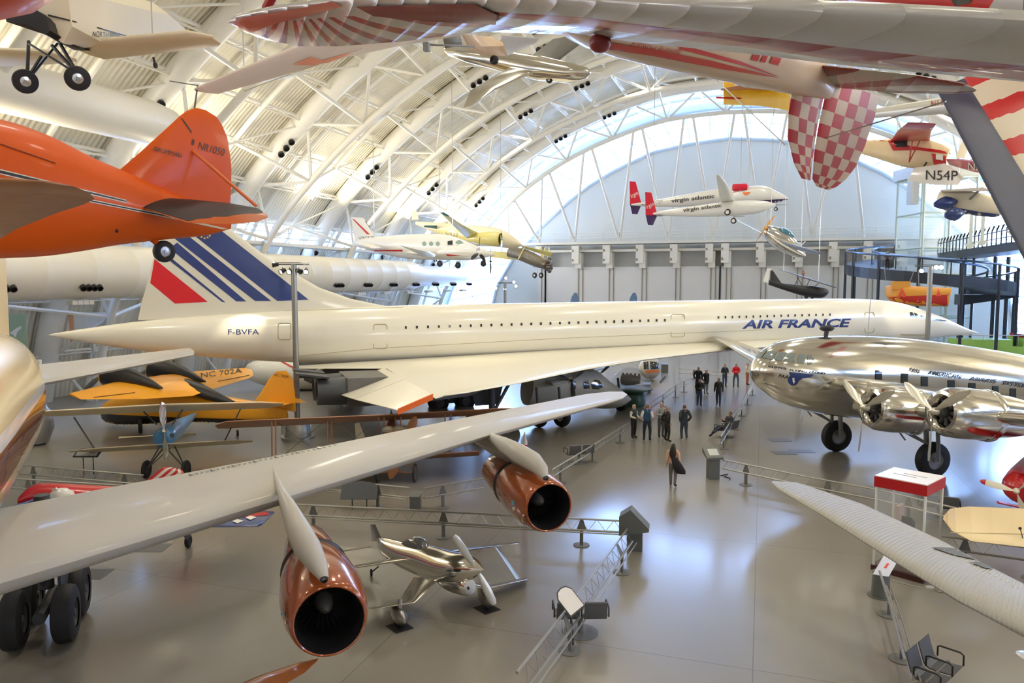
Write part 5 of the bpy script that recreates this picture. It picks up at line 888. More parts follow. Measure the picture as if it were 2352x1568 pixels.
# white executive turboprop N275DP
z3 = lambda x, y: (700+x/3.0157, 440+y/3.0157)
t = thing('white_executive_turboprop', 'white twin turboprop lettered N275DP hanging left of centre above the airliner', 'airplane', W(980, 570, 55))
mb = MB(); spin(mb, [(W(815, 560, 59), .06, .2), (W(850, 560, 58.4), .4, .5), (W(930, 566, 57.2), .75, .9), (W(1010, 567, 56), .8, .98), (W(1050, 572, 55.3), .75, .85), (W(1090, 580, 54.6), .55, .55), (W(1137, 585, 53.8), .05, .05)], 24); fk = mb.build('fuselage', GW, t); fkt = bvh_of([fk])
mb = MB(); mb.foil([(W(865, 545, 58.2), W(815, 555, 59), .25), (W(835, 500, 58.8), W(806, 498, 59.2), .12)], nrm=ray(840, 520)*-1); f1 = mb.build('tail_fin', GW, t); f1t = bvh_of([f1])
words(t, f1t, 'N275DP', (823, 554), (867, 552), 10, INK, off=.03); marks(f1, f1t, [(832, 498), (836, 500), (866, 536), (858, 537)], BLK, 'fin_stripe', off=.02); marks(f1, f1t, [(810, 503), (813, 503), (850, 538), (843, 538)], RED, 'fin_stripe', off=.02)
mb = MB(); mb.foil([(W(850, 560, 57.8), W(815, 558, 58.6), .15), (W(875, 568, 54.8), W(855, 570, 55.2), .06)], nrm=(0, 0, 1)); mb.build('tailplane', GW, t)
mb = MB(); mb.foil([(W(1000, 588, 55.2), W(930, 580, 56.6), .4), (W(1000, 585, 52.5), W(960, 583, 53.3), .25), (W(985, 577, 49), W(915, 562, 50), .15)], nrm=(0, 0, 1)); mb.build('wing', GW, t)
marks(t, fkt, [(838, 574), (925, 573), (925, 577), (838, 576)], RED, 'cheat_line', off=.02)
for x in (828, 876, 922): cc = z3(x, 361); marks(t, fkt, [(cc[0]+5*math.cos(k*.785), cc[1]+5.3*math.sin(k*.785)) for k in range(8)], mat('porthole_green', (.25, .36, .33), .15), 'cabin_window', off=.03)
marks(t, fkt, [z3(x, y) for x, y in ((990, 345), (1025, 338), (1025, 370), (990, 370))], DGLASS, 'cabin_window', off=.03); marks(t, fkt, [z3(x, y) for x, y in ((1042, 352), (1070, 333), (1100, 355), (1060, 368))], MATS['porthole_green'], 'windscreen', off=.03)
mb = MB(); spin(mb, [(W(1005, 580, 54.2), .05, .1), (W(1035, 578, 53.6), .35, .38), (W(1070, 578, 53), .45, .45), (W(1098, 580, 52.6), .3, .3)]); e = mb.build('engine_nacelle', GW, t); prop(e, W(1100, 580, 52.5), W(1100, 580, 52.5)-W(1000, 580, 54.4), 1.1, 3, BLK, .13, phase=1.65, spin=GW, hubr=.2)
marks(e, bvh_of([e]), [(1020, 583), (1045, 585), (1060, 587), (1020, 588)], RED, 'nacelle_stripe', off=.02); prop(t, W(1127, 600, 56.5), V((1, .3, 0)), 1.05, 2, BLK, .12, phase=1.55)
for u, v in ((1010, 605), (1052, 609), (1110, 605)): wheel(t, W(u, v, 54.5), V((.3, 1, 0)), .24, .15, BLK)
# yellow twin with green wing tips
t = thing('yellow_green_twin', 'pale yellow twin-engine plane with dark green wing tips lettered N522, behind the white turboprop', 'airplane', W(1080, 540, 66))
PY = mat('pale_yellow_paint', (.80, .70, .25), .35, coat=.3); DGN = mat('dark_green_paint', (.01, .10, .07), .35)
mb = MB(); spin(mb, [(W(955, 512, 70), .08, .15), (W(1010, 525, 69), .5, .55), (W(1080, 540, 67.6), .8, .9), (W(1140, 545, 66.4), .75, .85), (W(1180, 558, 65.6), .5, .5), (W(1200, 563, 65.2), .05, .05)], 22); f2 = mb.build('fuselage', PALE, t); f2t = bvh_of([f2])
marks(t, f2t, [(985, 527), (1060, 530), (1140, 545), (1140, 575), (1040, 560), (990, 540)], PY, 'lower_fuselage_paint', off=.02); words(t, f2t, 'N522', (1024, 541), (1052, 543), 8, mat('faded_ink', (.4, .38, .2), .5), off=.05)
mb = MB(); mb.foil([(W(962, 504, 69.8), W(945, 505, 70.2), .1), (W(957, 484, 70), W(947, 484, 70.2), .05)], nrm=ray(955, 495)*-1); mb.build('tail_fin', PALE, t)
mb = MB(); mb.foil([(W(975, 518, 69), W(972, 524, 70), .1), (W(1004, 518, 67.6), W(1004, 526, 68.6), .08)], nrm=(0, 0, 1)); mb.build('tailplane', DGN, t)
mb = MB(); mb.foil([(W(1110, 540, 65.5), W(1085, 560, 66.5), .45), (W(1060, 515, 60), W(1045, 522, 60.8), .25), (W(1030, 495, 57.4), W(1015, 492, 57.8), .15)], nrm=(0, 0, 1)); mb.build('wing', PY, t)
mb = MB(); mb.foil([(W(1032, 496, 57.35), W(1014, 492, 57.8), .17), (W(1020, 488, 56.7), W(1008, 488, 57), .06)], nrm=(0, 0, 1)); mb.build('wing_tip', DGN, t)
mb = MB(); spin(mb, [(W(1070, 548, 64.8), .1, .1), (W(1100, 548, 64.2), .55, .5), (W(1140, 549, 63.6), .65, .65), (W(1150, 549, 63.4), .5, .5)]); e = mb.build('engine_nacelle', PY, t); mb = MB(); mb.lathe(W(1150, 549, 63.35), V((1, .2, 0)), [(0, .5), (.05, .5), (-.1, .3), (-.1, .01)], 14); mb.build('radial_engine', BLK, e); prop(e, W(1152, 549, 63.2), V((1, .2, 0)), 1.2, 2, STEEL, .12, phase=1.5)
# stripped yellow crop duster nosed down
t = thing('yellow_crop_duster', 'stripped yellow biplane with exposed engine hanging nose-down beside the gable window', 'airplane', W(1230, 600, 68))
mb = MB(); spin(mb, [(W(1170, 578, 70), .4, .5), (W(1200, 585, 69), .6, .6), (W(1235, 600, 68), .55, .55), (W(1258, 610, 67.6), .35, .35)]); mb.build('fuselage', mat('bare_structure', (.22, .19, .14), .5, .4, var=.5, scale=6), t)
mb = MB(); mb.lathe(W(1258, 608, 67.6), W(1270, 613, 67.2)-W(1250, 605, 68), [(-.3, .3), (-.3, .55), (.1, .55), (.3, .25), (.3, .01)], 12); [mb.ball(W(1262, 608, 67.6)+V((0, math.sin(k), math.cos(k)))*.55, .22, 8) for k in (0, 1.05, 2.1, 3.15, 4.2, 5.25)]; mb.build('radial_engine', mat('engine_brown_metal', (.16, .13, .10), .4, .7), t)
mb = MB(); mb.foil([(W(1190, 562, 69), W(1205, 570, 69), .1), (W(1270, 580, 66.5), W(1262, 590, 67), .1)], nrm=(0, 0, 1)); mb.build('upper_wing', PY, t); mb = MB(); mb.foil([(W(1120, 576, 71), W(1125, 590, 71), .2), (W(1185, 582, 70), W(1185, 598, 70), .3)], nrm=(0, 0, 1)); mb.build('lower_wing', PY, t)
mb = MB(); [mb.tube([W(a, 568, 68.5), W(a+b, 595, 68)], .06, 5) for a, b in ((1205, -15), (1215, 5), (1230, -10), (1240, 8), (1252, -6), (1262, -4))]; mb.build('yellow_frame', PY, t)
for u in (1228, 1243): wheel(t, W(u, 632, 68), V((.5, 1, 0)), .26, .14, GW, hubr=.45)
mb = MB(); mb.tube([W(1232, 630, 68), W(1234, 610, 68)], .05, 6); mb.build('undercarriage_strut', STEEL, t)
# red and cream high-wing plane, wings lettered N54P and N3199
t = thing('red_cream_high_wing_plane', 'red and cream high-wing plane with small flag, hanging right of the checkered rudder', 'airplane', W(2100, 340, 34))
mb = MB(); spin(mb, [(W(1960, 335, 36), .1, .25), (W(2020, 342, 35.2), .3, .45), (W(2090, 350, 34.2), .45, .68), (W(2150, 358, 33.4), .45, .55), (W(2180, 362, 33), .3, .35)], 20, p=2.6); f3 = mb.build('fuselage', mat('butter_cream', (.80, .62, .36), .4), t); f3t = bvh_of([f3])
marks(t, f3t, [(1985, 322), (2040, 325), (2052, 346), (2110, 345), (2165, 352), (2200, 356), (2160, 345), (2090, 335), (2045, 318)], RED, 'cheat_line', off=.02); marks(t, f3t, [(2140, 352), (2172, 358), (2172, 385), (2146, 380)], RED, 'cowling_paint', off=.03); marks(t, f3t, [(2052, 322), (2084, 322), (2084, 338), (2058, 338)], DGLASS, 'cabin_window', off=.03); marks(t, f3t, [(2150, 354), (2166, 356), (2166, 368), (2150, 366)], WHITE, 'flag_decal', off=.04)
mb = MB(); mb.foil([(W(2135, 325, 34), W(2045, 325, 34.6), .15), (W(2140, 300, 30.5), W(2062, 300, 31), .15), (W(2150, 285, 28.6), W(2085, 281, 29), .08)], nrm=ray(2100, 300)*-1+V((0, 0, 1))); mb.build('wing', RED, t)
mb = MB(); mb.tube([W(2088, 372, 33.5), W(2095, 325, 32)], .03, 6); mb.tube([W(2088, 372, 33.5), W(2112, 325, 32)], .03, 6); mb.build('wing_strut', RED, t)
wheel(t, W(2112, 398, 33), V((.3, 1, 0)), .24, .14, BLK); wheel(t, W(2103, 404, 35), V((.3, 1, 0)), .22, .14, BLK); mb = MB(); mb.tube([W(2112, 398, 33), W(2130, 370, 33.4)], .04, 6); mb.build('undercarriage_strut', BLK, t)
t = thing('white_wing_plane', 'white wing underside lettered N54P hanging above the glass lift', 'airplane', W(2160, 400, 30))
mb = MB(); mb.foil([(W(2100, 385, 31), W(2085, 415, 31), .1), (W(2170, 375, 30), W(2150, 425, 30), .16), (W(2215, 405, 29), W(2200, 425, 29), .12)], nrm=ray(2150, 400)*-1); w5 = mb.build('wing', GW, t); words(t, bvh_of([w5]), 'N54P', (2127, 413), (2200, 415), 22, INK, off=.03)
t = thing('red_wing_plane', 'red wing underside lettered N3199 behind the navy strip', 'airplane', W(2250, 385, 27))
mb = MB(); mb.foil([(W(2172, 365, 30), W(2180, 378, 30), .06), (W(2210, 365, 28), W(2230, 393, 28), .14), (W(2340, 385, 24), W(2340, 415, 24), .14)], nrm=ray(2250, 385)*-1); w6 = mb.build('wing', RED, t); words(t, bvh_of([w6]), 'N3199', (2225, 389), (2290, 393), 17, WHITE, off=.03)
mb = MB(); mb.foil([(W(2195, 362, 29), W(2215, 364, 29), .06), (W(2210, 320, 29.5), W(2240, 300, 29.5), .06)], nrm=ray(2210, 340)*-1); mb.build('tail_fin', PALE, t)
t = thing('blue_white_amphibian', 'white and navy flying boat hull with stub wings hanging at right above the ramp', 'airplane', W(2230, 460, 33))
mb = MB(); spin(mb, [(W(2155, 450, 34), .1, .2), (W(2180, 462, 33.6), .4, .45), (W(2230, 466, 33), .5, .5), (W(2290, 478, 32.4), .4, .4), (W(2303, 480, 32.2), .2, .2)], 20, p=3); f7 = mb.build('fuselage', PALE, t); marks(t, bvh_of([f7]), [(2150, 470), (2190, 475), (2250, 486), (2300, 492), (2300, 500), (2200, 490), (2160, 478)], NAVY, 'hull_band', off=.02)
for p in ([(2145, 470, 33), (2200, 462, 33)], [(2170, 495, 32), (2215, 488, 32)]): mb = MB(); spin(mb, [(W(p[0][0], p[0][1], p[0][2]), .05, .1), (W((p[0][0]+p[1][0])/2, (p[0][1]+p[1][1])/2, p[0][2]), .3, .3), (W(*p[1]), .05, .05)]); mb.build('float', NAVY, t)
mb = MB(); mb.foil([(W(2160, 440, 33), W(2165, 436, 35), .1), (W(2270, 438, 31), W(2255, 430, 33), .1)], nrm=(0, 0, 1)); mb.build('wing', mat('amphibian_wing_grey', (.38, .36, .32), .5), t)  # wing in one even warm grey
mb = MB(); mb.tube([W(2250, 436, 32), W(2215, 470, 33)], .05, 6); mb.tube([W(2205, 435, 33), W(2215, 470, 33)], .04, 6); mb.build('wing_strut', MGREY, t)
# ================================================================ GLASS LIFT TOWER, RAMPS, LIFEBOAT
t = thing('glass_lift_tower', 'tall glass lift tower with pale green frame above the dark spiral ramp', 'lift', CW((2135-1176)/1710*80, 80, 0))
LG = mat('pale_green_frame', (.55, .64, .56), .4); c0 = CW((2138-1176)/1710*80, 80, 0); tw = Pose(c0, 18.6)
mb = MB(); hw = 2.7
for x in (-hw, 0, hw):
    for y in (-hw, hw): mb.tube([tw(x, y, 0), tw(x, y, 18.6)], .13, 6)
for z in (0.3, 4, 8.5, 11.2, 14.8, 18.5):
    for a, b in (((-hw, -hw), (hw, -hw)), ((hw, -hw), (hw, hw)), ((hw, hw), (-hw, hw)), ((-hw, hw), (-hw, -hw))): mb.tube([tw(*a, z), tw(*b, z)], .11, 6)
mb.build('lift_frame', LG, t); mb = MB()
for a, b in (((-hw, -hw), (hw, -hw)), ((hw, -hw), (hw, hw)), ((hw, hw), (-hw, hw)), ((-hw, hw), (-hw, -hw))): mb.add([tw(*a, 0), tw(*b, 0), tw(*b, 18.6), tw(*a, 18.6)], [[0, 1, 2, 3]], smooth=False)
mb.build('glass_panel', mat('lift_glass', (.75, .9, .9), .05, var=0, alpha=.25), t); mb = MB(); mb.box(tw(0, 0, 19.2), tw.d(3.1, 0, 0), tw.d(0, 3.1, 0), (0, 0, .6)); mb.box(tw(-3.0, -1, 17.2), tw.d(.4, 0, 0), tw.d(0, .5, 0), (0, 0, 1.4)); mb.build('lift_head', mat('lift_head_grey', (.6, .6, .56), .5), t)
t = thing('spiral_ramp', 'dark steel curved viewing ramp with railings below the glass lift', 'ramp', c0+V((0, 0, 0))); RS = mat('ramp_dark_steel', (.035, .045, .06), .4, .3)
cc = CW((2128-1176)/1710*73, 73, 0); mb = MB(); N = 30; R1, R0 = 7.4, 5.0
arcs = [math.radians(90+18.6+a) for a in range(10, 290, 9)]
zr = lambda a: 11.5-3.3*(a-arcs[0])/(arcs[-1]-arcs[0])
mb.rings([[cc+V((math.cos(a)*r, math.sin(a)*r, zr(a)+z)) for r, z in ((R0, -2.3), (R1, -2.3), (R1, -1.3), (R0, -1.3))] for a in arcs], (True, True), smooth=False); mb.build('ramp_deck', RS, t)
mb = MB()
for r in (R0, R1): mb.tube([cc+V((math.cos(a)*r, math.sin(a)*r, zr(a))) for a in arcs], .1, 6)
mb.build('handrail', mat('rail_blue_steel', (.15, .22, .38), .25, .6), t); mb = MB()
for i, a in enumerate(arcs):
    if i % 3 == 0: mb.tube([cc+V((math.cos(a)*R1, math.sin(a)*R1, 0)), cc+V((math.cos(a)*R1, math.sin(a)*R1, zr(a)))], .14, 6); mb.tube([cc+V((math.cos(a)*R0, math.sin(a)*R0, zr(a)-1.4)), cc+V((math.cos(a)*R0, math.sin(a)*R0, zr(a)))], .06, 6)
mb.build('support_post', RS, t)
t = thing('upper_walkway', 'dark steel upper walkway with reading rails crossing at far right', 'walkway', W(2290, 560, 70)); P0, P1 = W(2190, 600, 78), W(2420, 520, 52); P0.z = P1.z = 10.6; mb = MB(); d = (P1-P0).normalized(); n_ = V((-d.y, d.x, 0)); mb.rings([[p+n_*a+V((0, 0, b)) for a, b in ((-1.5, -.55), (1.5, -.55), (1.5, .1), (-1.5, .1))] for p in (P0, P1)], (True, True), smooth=False); mb.build('walkway_deck', RS, t)
mb = MB(); L = (P1-P0).length; k = 0
while k < L: p = P0+d*k-n_*1.5; mb.tube([p, p+V((0, 0, 1.25))], .06, 5); mb.tube([p+V((0, 0, 1.25)), p+V((0, 0, 1.55))+d*.5], .07, 5); k += 1.25
mb.tube([P0-n_*1.5+V((0, 0, 1.1)), P1-n_*1.5+V((0, 0, 1.1))], .05, 6); mb.tube([P0+n_*1.5+V((0, 0, 1.1)), P1+n_*1.5+V((0, 0, 1.1))], .05, 6); mb.build('handrail', RS, t)
mb = MB()
for u in (2206, 2216, 2235, 2284, 2314): p = G(u, 800); p = W(u, 645, 74); mb.tube([V((p.x, p.y, 0)), V((p.x, p.y, 10.2))], .19 if u > 2270 else .13, 8)
mb.build('support_post', RS, t); mb = MB(); q0, q1 = W(2200, 690, 72), W(2320, 690, 72); q0.z = q1.z = 6.4; mb.rings([[q+V((0, b, c)) for b, c in ((-1.4, -.9 if q is q0 else -.2), (1.4, -.9 if q is q0 else -.2), (1.4, .1), (-1.4, .1))] for q in (q0, q1)], (True, True), smooth=False); [mb.tube([q0+V((0, -1.4, h)), q1+V((0, -1.4, h))], .05, 5) for h in (.6, 1.1)]; mb.build('lower_landing', RS, t)
for p in (W(2228, 572, 55), W(2255, 566, 55), W(2325, 542, 55)):
    mb = MB(); mb.plate([p, p+V((-.45, 0, .4)), p+V((-.12, 0, .4)), p+V((-.12, 0, 3.2)), p+V((.12, 0, 3.2)), p+V((.12, 0, .4)), p+V((.45, 0, .4))], .05, (0, 1, 0)); mb.build('hanging_marker', mat('marker_pale', (.5, .55, .5), .5), t)
t = thing('orange_lifeboat', 'orange and yellow lifeboat with red hull hanging beside the right light pole', 'boat', W(2110, 670, 64))
mb = MB(); spin(mb, [(W(2033, 664, 66), .05, .3), (W(2052, 674, 65.6), .7, .75), (W(2110, 680, 64.6), 1.0, .85), (W(2182, 682, 63.5), .9, .8)], 20, p=3.4); hb = mb.build('hull', mat('lifeboat_yellow', (.75, .32, .03), .45), t); hbt = bvh_of([hb]); marks(t, hbt, [(2040, 682), (2080, 680), (2182, 676), (2182, 705), (2040, 705)], mat('hull_red', (.50, .02, .01), .45), 'hull_bottom_paint', off=.02)
marks(t, hbt, [(2062, 682), (2072, 660), (2082, 680), (2075, 684), (2072, 668), (2068, 684)], mat('vent_red', (.8, .08, .03), .4), 'fender', off=.06); marks(t, hbt, [(2150, 680), (2155, 662), (2162, 680)], MATS['vent_red'], 'fender', off=.06)
mb = MB(); mb.box(W(2068, 655, 65), (.7, 0, 0), (0, .5, 0), (0, 0, .35)); mb.build('wheelhouse', MATS['lifeboat_yellow'], t); mb = MB(); [mb.tube([W(u, v, 65), W(u2, v2, 65)], .03, 5) for u, v, u2, v2 in ((2088, 652, 2100, 620), (2034, 645, 2031, 610), (2110, 655, 2110, 620))]; mb.build('lifting_line', MGREY, t)
# ================================================================ FAR FLOOR ITEMS
LIME = mat('lime_green_paint', (.40, .62, .10), .35, coat=.4)
t = thing('lime_fire_truck', 'lime green fire truck behind the polished propeller airliner', 'fire truck', G(2260, 830)); c = G(2265, 850); tp_ = Pose(V((c.x+1, c.y+4, 0)), 14)
mb = MB()
for x0, x1, z0, z1 in ((-5.2, 5, .6, 1.9), (-3, 1.5, 1.9, 2.5), (2.4, 4.9, 1.9, 2.7)): mb.box(tp_((x0+x1)/2, 0, (z0+z1)/2), tp_.d((x1-x0)/2, 0, 0), tp_.d(0, 1.25, 0), (0, 0, (z1-z0)/2))
bd = mb.build('body', LIME, t); bdt = bvh_of([bd]); words(t, bdt, 'PORTS AUTHORITY', (2268, 815), (2318, 817), 5, INK, off=.03)
mb = MB(); [mb.tube([tp_(-5+k, -1.2, 1.9), tp_(-5+k, -1.2, 2.9)], .03, 5) for k in range(10)]; mb.tube([tp_(-5, -1.2, 2.9), tp_(4.5, -1.2, 2.9)], .04, 5); mb.build('roof_rail', STEEL, t); mb = MB(); mb.box(tp_(3.6, 0, 2.85), tp_.d(1.1, 0, 0), tp_.d(0, 1.1, 0), (0, 0, .15)); mb.build('roof_panel', RED, t)
for x in (-3.4, 3.2):
    for y in (-1.15, 1.15): wheel(t, tp_(x, y, .55), tp_.d(0, 1, 0), .55, .35, STEEL)
t = thing('orange_rescue_helicopter', 'orange and white bubble-nosed helicopter beneath the airliner wing', 'helicopter', G(1490, 865)); c = W(1494, 843, 59); d_ = V((.15, -1, 0)); mb = MB(); spin(mb, [(c+V((0, -1.6, -.1)), .1, .1), (c+V((0, -1.2, 0)), .7, .65), (c, .85, .95), (c+V((-.3, 1.6, 0)), .6, .75), (c+V((-1.2, 4.5, .3)), .12, .15)], 20); hf = mb.build('fuselage', mat('helicopter_grey_white', (.55, .52, .45), .35), t); hv = bvh_of([hf])
marks(t, hv, [(1478, 832), (1489, 830), (1490, 848), (1479, 848)], DGLASS, 'cabin_window', off=.02, res=6); marks(t, hv, [(1493, 830), (1512, 832), (1513, 847), (1494, 848)], DGLASS, 'cabin_window', off=.02, res=6); marks(t, hv, [(1482, 850), (1515, 849), (1513, 855), (1484, 855)], mat('helicopter_orange', (.85, .2, .03), .4), 'nose_band', off=.03, res=6)
mb = MB(); mb.box(c+V((0, .3, 1.2)), (.5, 0, 0), (0, 1., 0), (0, 0, .28)); mb.build('rotor_housing', MATS['helicopter_orange'], t); mb = MB(); mb.tube([c+V((0, .2, 1.4)), c+V((0, .2, 1.9))], .08, 8); [mb.plate([c+V((0, .2, 1.9)), c+V((s_*5.5, .2+s_*3, 1.8)), c+V((s_*5.6, .5+s_*3, 1.8)), c+V((0, .5, 1.9))], .04) for s_ in (-1, 1)]; mb.build('rotor', DGREY, t)
mb = MB(); z = -c.z+.08; [mb.tube([c+V((s_*1.0, -1.8, z)), c+V((s_*1.0, 1.6, z))], .05, 6) or mb.tube([c+V((s_*1.0, y, z)), c+V((s_*.4, y, -.7))], .04, 6) for s_ in (-1, 1) for y in (-.8, .8)]; mb.build('landing_skid', STEEL, t)
t = thing('domed_engine_display', 'engine under a clear dome on a dark green round case, centre floor', 'display case', G(1448, 925)); c = G(1448, 930)
mb = MB(); mb.lathe(c, (0, 0, 1), [(0, .9), (.1, .95), (.75, .95), (.95, 1.15), (1.0, 1.4), (1.1, 1.42), (1.12, 1.2)], 28); mb.lathe(c, (0, 0, 1), [(1.1, 1.3), (1.1, .01)], 28); mb.build('case', mat('case_green', (.04, .12, .09), .3, coat=.4), t); mb = MB(); mb.lathe(c+V((0, 0, 1.1)), (0, 0, 1), [(1.3*math.sin(k*.17), 1.3*math.cos(k*.17)) for k in range(10)], 28); mb.build('dome', GLASS, t)
mb = MB(); mb.lathe(c+V((-.6, 0, 1.6)), (1, 0, 0), [(0, .01), (0, .3), (.3, .38), (.9, .3), (1.2, .2), (1.2, .01)], 14); [mb.tube([c+V((-.5+.25*k, 0, 1.6)), c+V((-.5+.25*k, .1, 2.0))], .07, 6) for k in range(5)]; mb.build('engine', mat('engine_mauve_metal', (.25, .2, .2), .4, .6), t)
# left background clutter
t = thing('space_kiosk', 'white sign box with orange side and red word SPACE, behind the airliner tail', 'sign', W(208, 752, 48)); c = W(212, 752, 48); kp = Pose(c, 18.6); mb = MB(); mb.box(c, kp.d(.95, 0, 0), kp.d(0, .4, 0), (0, 0, .95)); b_ = mb.build('cabinet', WHITE, t); bv = bvh_of([b_]); words(t, bv, 'SPACE', (190, 727), (208, 726), 5, mat('sign_red', (.75, .08, .04), .4), off=.03); mb = MB(); mb.box(kp(-1.1, 0, -.0), kp.d(.14, 0, 0), kp.d(0, .4, 0), (0, 0, .95)); mb.build('side_panel', mat('sign_orange', (.75, .35, .15), .5), t); mb = MB(); mb.tube([c-V((0, 0, .9)), V((c.x, c.y, 0))], .06, 6); mb.build('post', STEEL, t)
t = thing('green_aviation_banner', 'green vertical banner with a white aircraft behind the jet fuselage at left', 'banner', W(35, 770, 40)); mb = MB(); c = W(36, 770, 40); kp = Pose(c, 18.6); mb.box(c, kp.d(.62, 0, 0), kp.d(0, .03, 0), (0, 0, 1.18)); bn = mb.build('panel', mat('banner_green', (.34, .42, .26), .5), t); bv = bvh_of([bn]); marks(t, bv, [(22, 765), (40, 752), (50, 748), (49, 754), (40, 762), (36, 775), (30, 768)], WHITE, 'picture', off=.01); words(t, bv, 'aviation', (24, 820), (48, 818), 5, WHITE, off=.02); mb = MB(); mb.tube([kp(0, .1, -1.2), V((c.x, c.y+.1, 0))], .05, 6); mb.build('post', STEEL, t)
t = thing('grey_engine_pod', 'grey cylindrical pod standing on the floor behind the jet fuselage', 'pod', G(85, 1020)); c = G(80, 1020); mb = MB(); mb.lathe(c, (0, 0, 1), [(.05, .3), (.1, .6), (.8, .85), (1.5, .8), (1.9, .55), (2.3, .5), (2.35, .01)], 24); mb.build('shell', mat('pod_grey', (.30, .31, .30), .35, .5), t); mb = MB(); mb.tube([c, c+V((0, 0, .2))], .45, 16); mb.build('base', DGREY, t)
t = thing('white_partition', 'plain white display partition standing behind the jet at left', 'partition', G(80, 940)); c = W(62, 880, 38); kp = Pose(V((c.x, c.y, 0)), 18.6); mb = MB(); mb.box(kp(0, 0, 1.9), kp.d(.75, 0, 0), kp.d(0, .1, 0), (0, 0, 1.9)); mb.build('board', WALLW, t)
t = thing('white_red_striped_jet', 'white jet fuselage with red and blue stripe behind the airliner tail', 'airplane', G(660, 900)); mb = MB(); spin(mb, [(W(560, 850, 52), .1, .1), (W(580, 852, 52), .7, .7), (W(650, 858, 53), 1.1, 1.1), (W(760, 862, 54), 1., 1.), (W(860, 862, 55), .4, .4)]); f8 = mb.build('fuselage', GW, t); marks(t, bvh_of([f8]), [(635, 826), (642, 826), (690, 850), (684, 852)], RED, 'cheat_line', off=.02); mb = MB(); [mb.tube([W(u, 866, 53), G(u, 925)], .08, 6) for u in (620, 740)]; mb.build('stand', DGREY, t)
t = thing('dark_fighter_jet', 'dark fighter jet with twin wheels below the airliner engine boxes', 'airplane', G(790, 925)); mb = MB(); spin(mb, [(W(700, 870, 47), .1, .1), (W(760, 876, 46.6), .6, .5), (W(820, 880, 46), .8, .6), (W(880, 885, 45.4), .5, .5), (W(910, 888, 45), .1, .1)], p=3); mb.build('fuselage', DGREY, t)
mb = MB(); mb.foil([(W(735, 893, 45), W(820, 900, 46), .1), (W(755, 890, 49), W(840, 896, 50), .1)], nrm=(0, 0, 1)); mb.build('wing', DGREY, t)
for u, v in ((783, 912), (804, 922)): c = G(u, v); c.z = .3; wheel(t, c, V((.3, 1, 0)), .3, .2, DGREY); mb = MB(); mb.tube([c, c+V((0, 0, .9))], .06, 6); mb.build('undercarriage_strut', DGREY, t)

for i, (u, v0, v1, d) in enumerate(((1320, 672, 700, 70), (1455, 672, 700, 72))):
    t = thing('far_parked_plane', ['blue tail fin tip showing above the airliner, left one near the lamp cluster', 'blue tail fin tip showing above the airliner, right one before the doors'][i], 'airplane', W(u, 860, d)); a = W(u, v0, d); g = V((a.x, a.y, 0))
    mb = MB(); mb.foil([(V((a.x-1.2, a.y, 3.)), V((a.x+.6, a.y, 3.)), .2), (V((a.x-.3, a.y, a.z-.4)), V((a.x+.35, a.y, a.z-.4)), .12), (V((a.x-.05, a.y, a.z)), V((a.x+.2, a.y, a.z)), .05)], nrm=(0, 1, 0)); mb.build('tail_fin', mat('far_fin_blue', (.12, .2, .35), .4), t)
    mb = MB(); spin(mb, [(V((a.x+.8, a.y, 2.8)), .1, .2), (V((a.x-2, a.y, 2.6)), .5, .6), (V((a.x-6, a.y, 2.5)), .6, .7), (V((a.x-8, a.y, 2.4)), .1, .1)]); mb.build('fuselage', mat('far_fin_blue', (.12, .2, .35)), t); wheel(t, V((a.x-5, a.y, .4)), (0, 1, 0), .4, .2); mb = MB(); mb.tube([V((a.x-5, a.y, .4)), V((a.x-5, a.y, 2.4))], .1, 6); mb.build('undercarriage_strut', DGREY, t)
def cables(nm, pts):
    t = next(o for o in bpy.data.objects if o.name == nm)
    for u, v, d in pts:
        a = W(u, v, d); mb = MB(); mb.tube([a, V((a.x, a.y, min(27., archz(a.x, arch(.2)))))], .012+d*.0002, 4); mb.build('hanging_cable', STEEL, t)
cables('white_twin_boom_jet', ((1500, 466, 65), (1720, 440, 61.5), (1700, 452, 61))); cables('white_executive_turboprop', ((860, 545, 58), (1040, 560, 55.5))); cables('yellow_green_twin', ((1010, 515, 69), (1150, 535, 66))); cables('silver_sport_monoplane', ((1770, 528, 60), (1840, 570, 59.6)))
cables('black_parasol_plane', ((1800, 622, 60), (1880, 645, 57))); cables('cream_mailplane', ((350, 80, 13), )); cables('white_sailplane', ((797, 110, 13), (560, 150, 11.3))); cables('blue_white_amphibian', ((2200, 440, 33), (2260, 440, 32))); cables('red_cream_high_wing_plane', ((2060, 330, 34.6), (2130, 340, 33.6)))
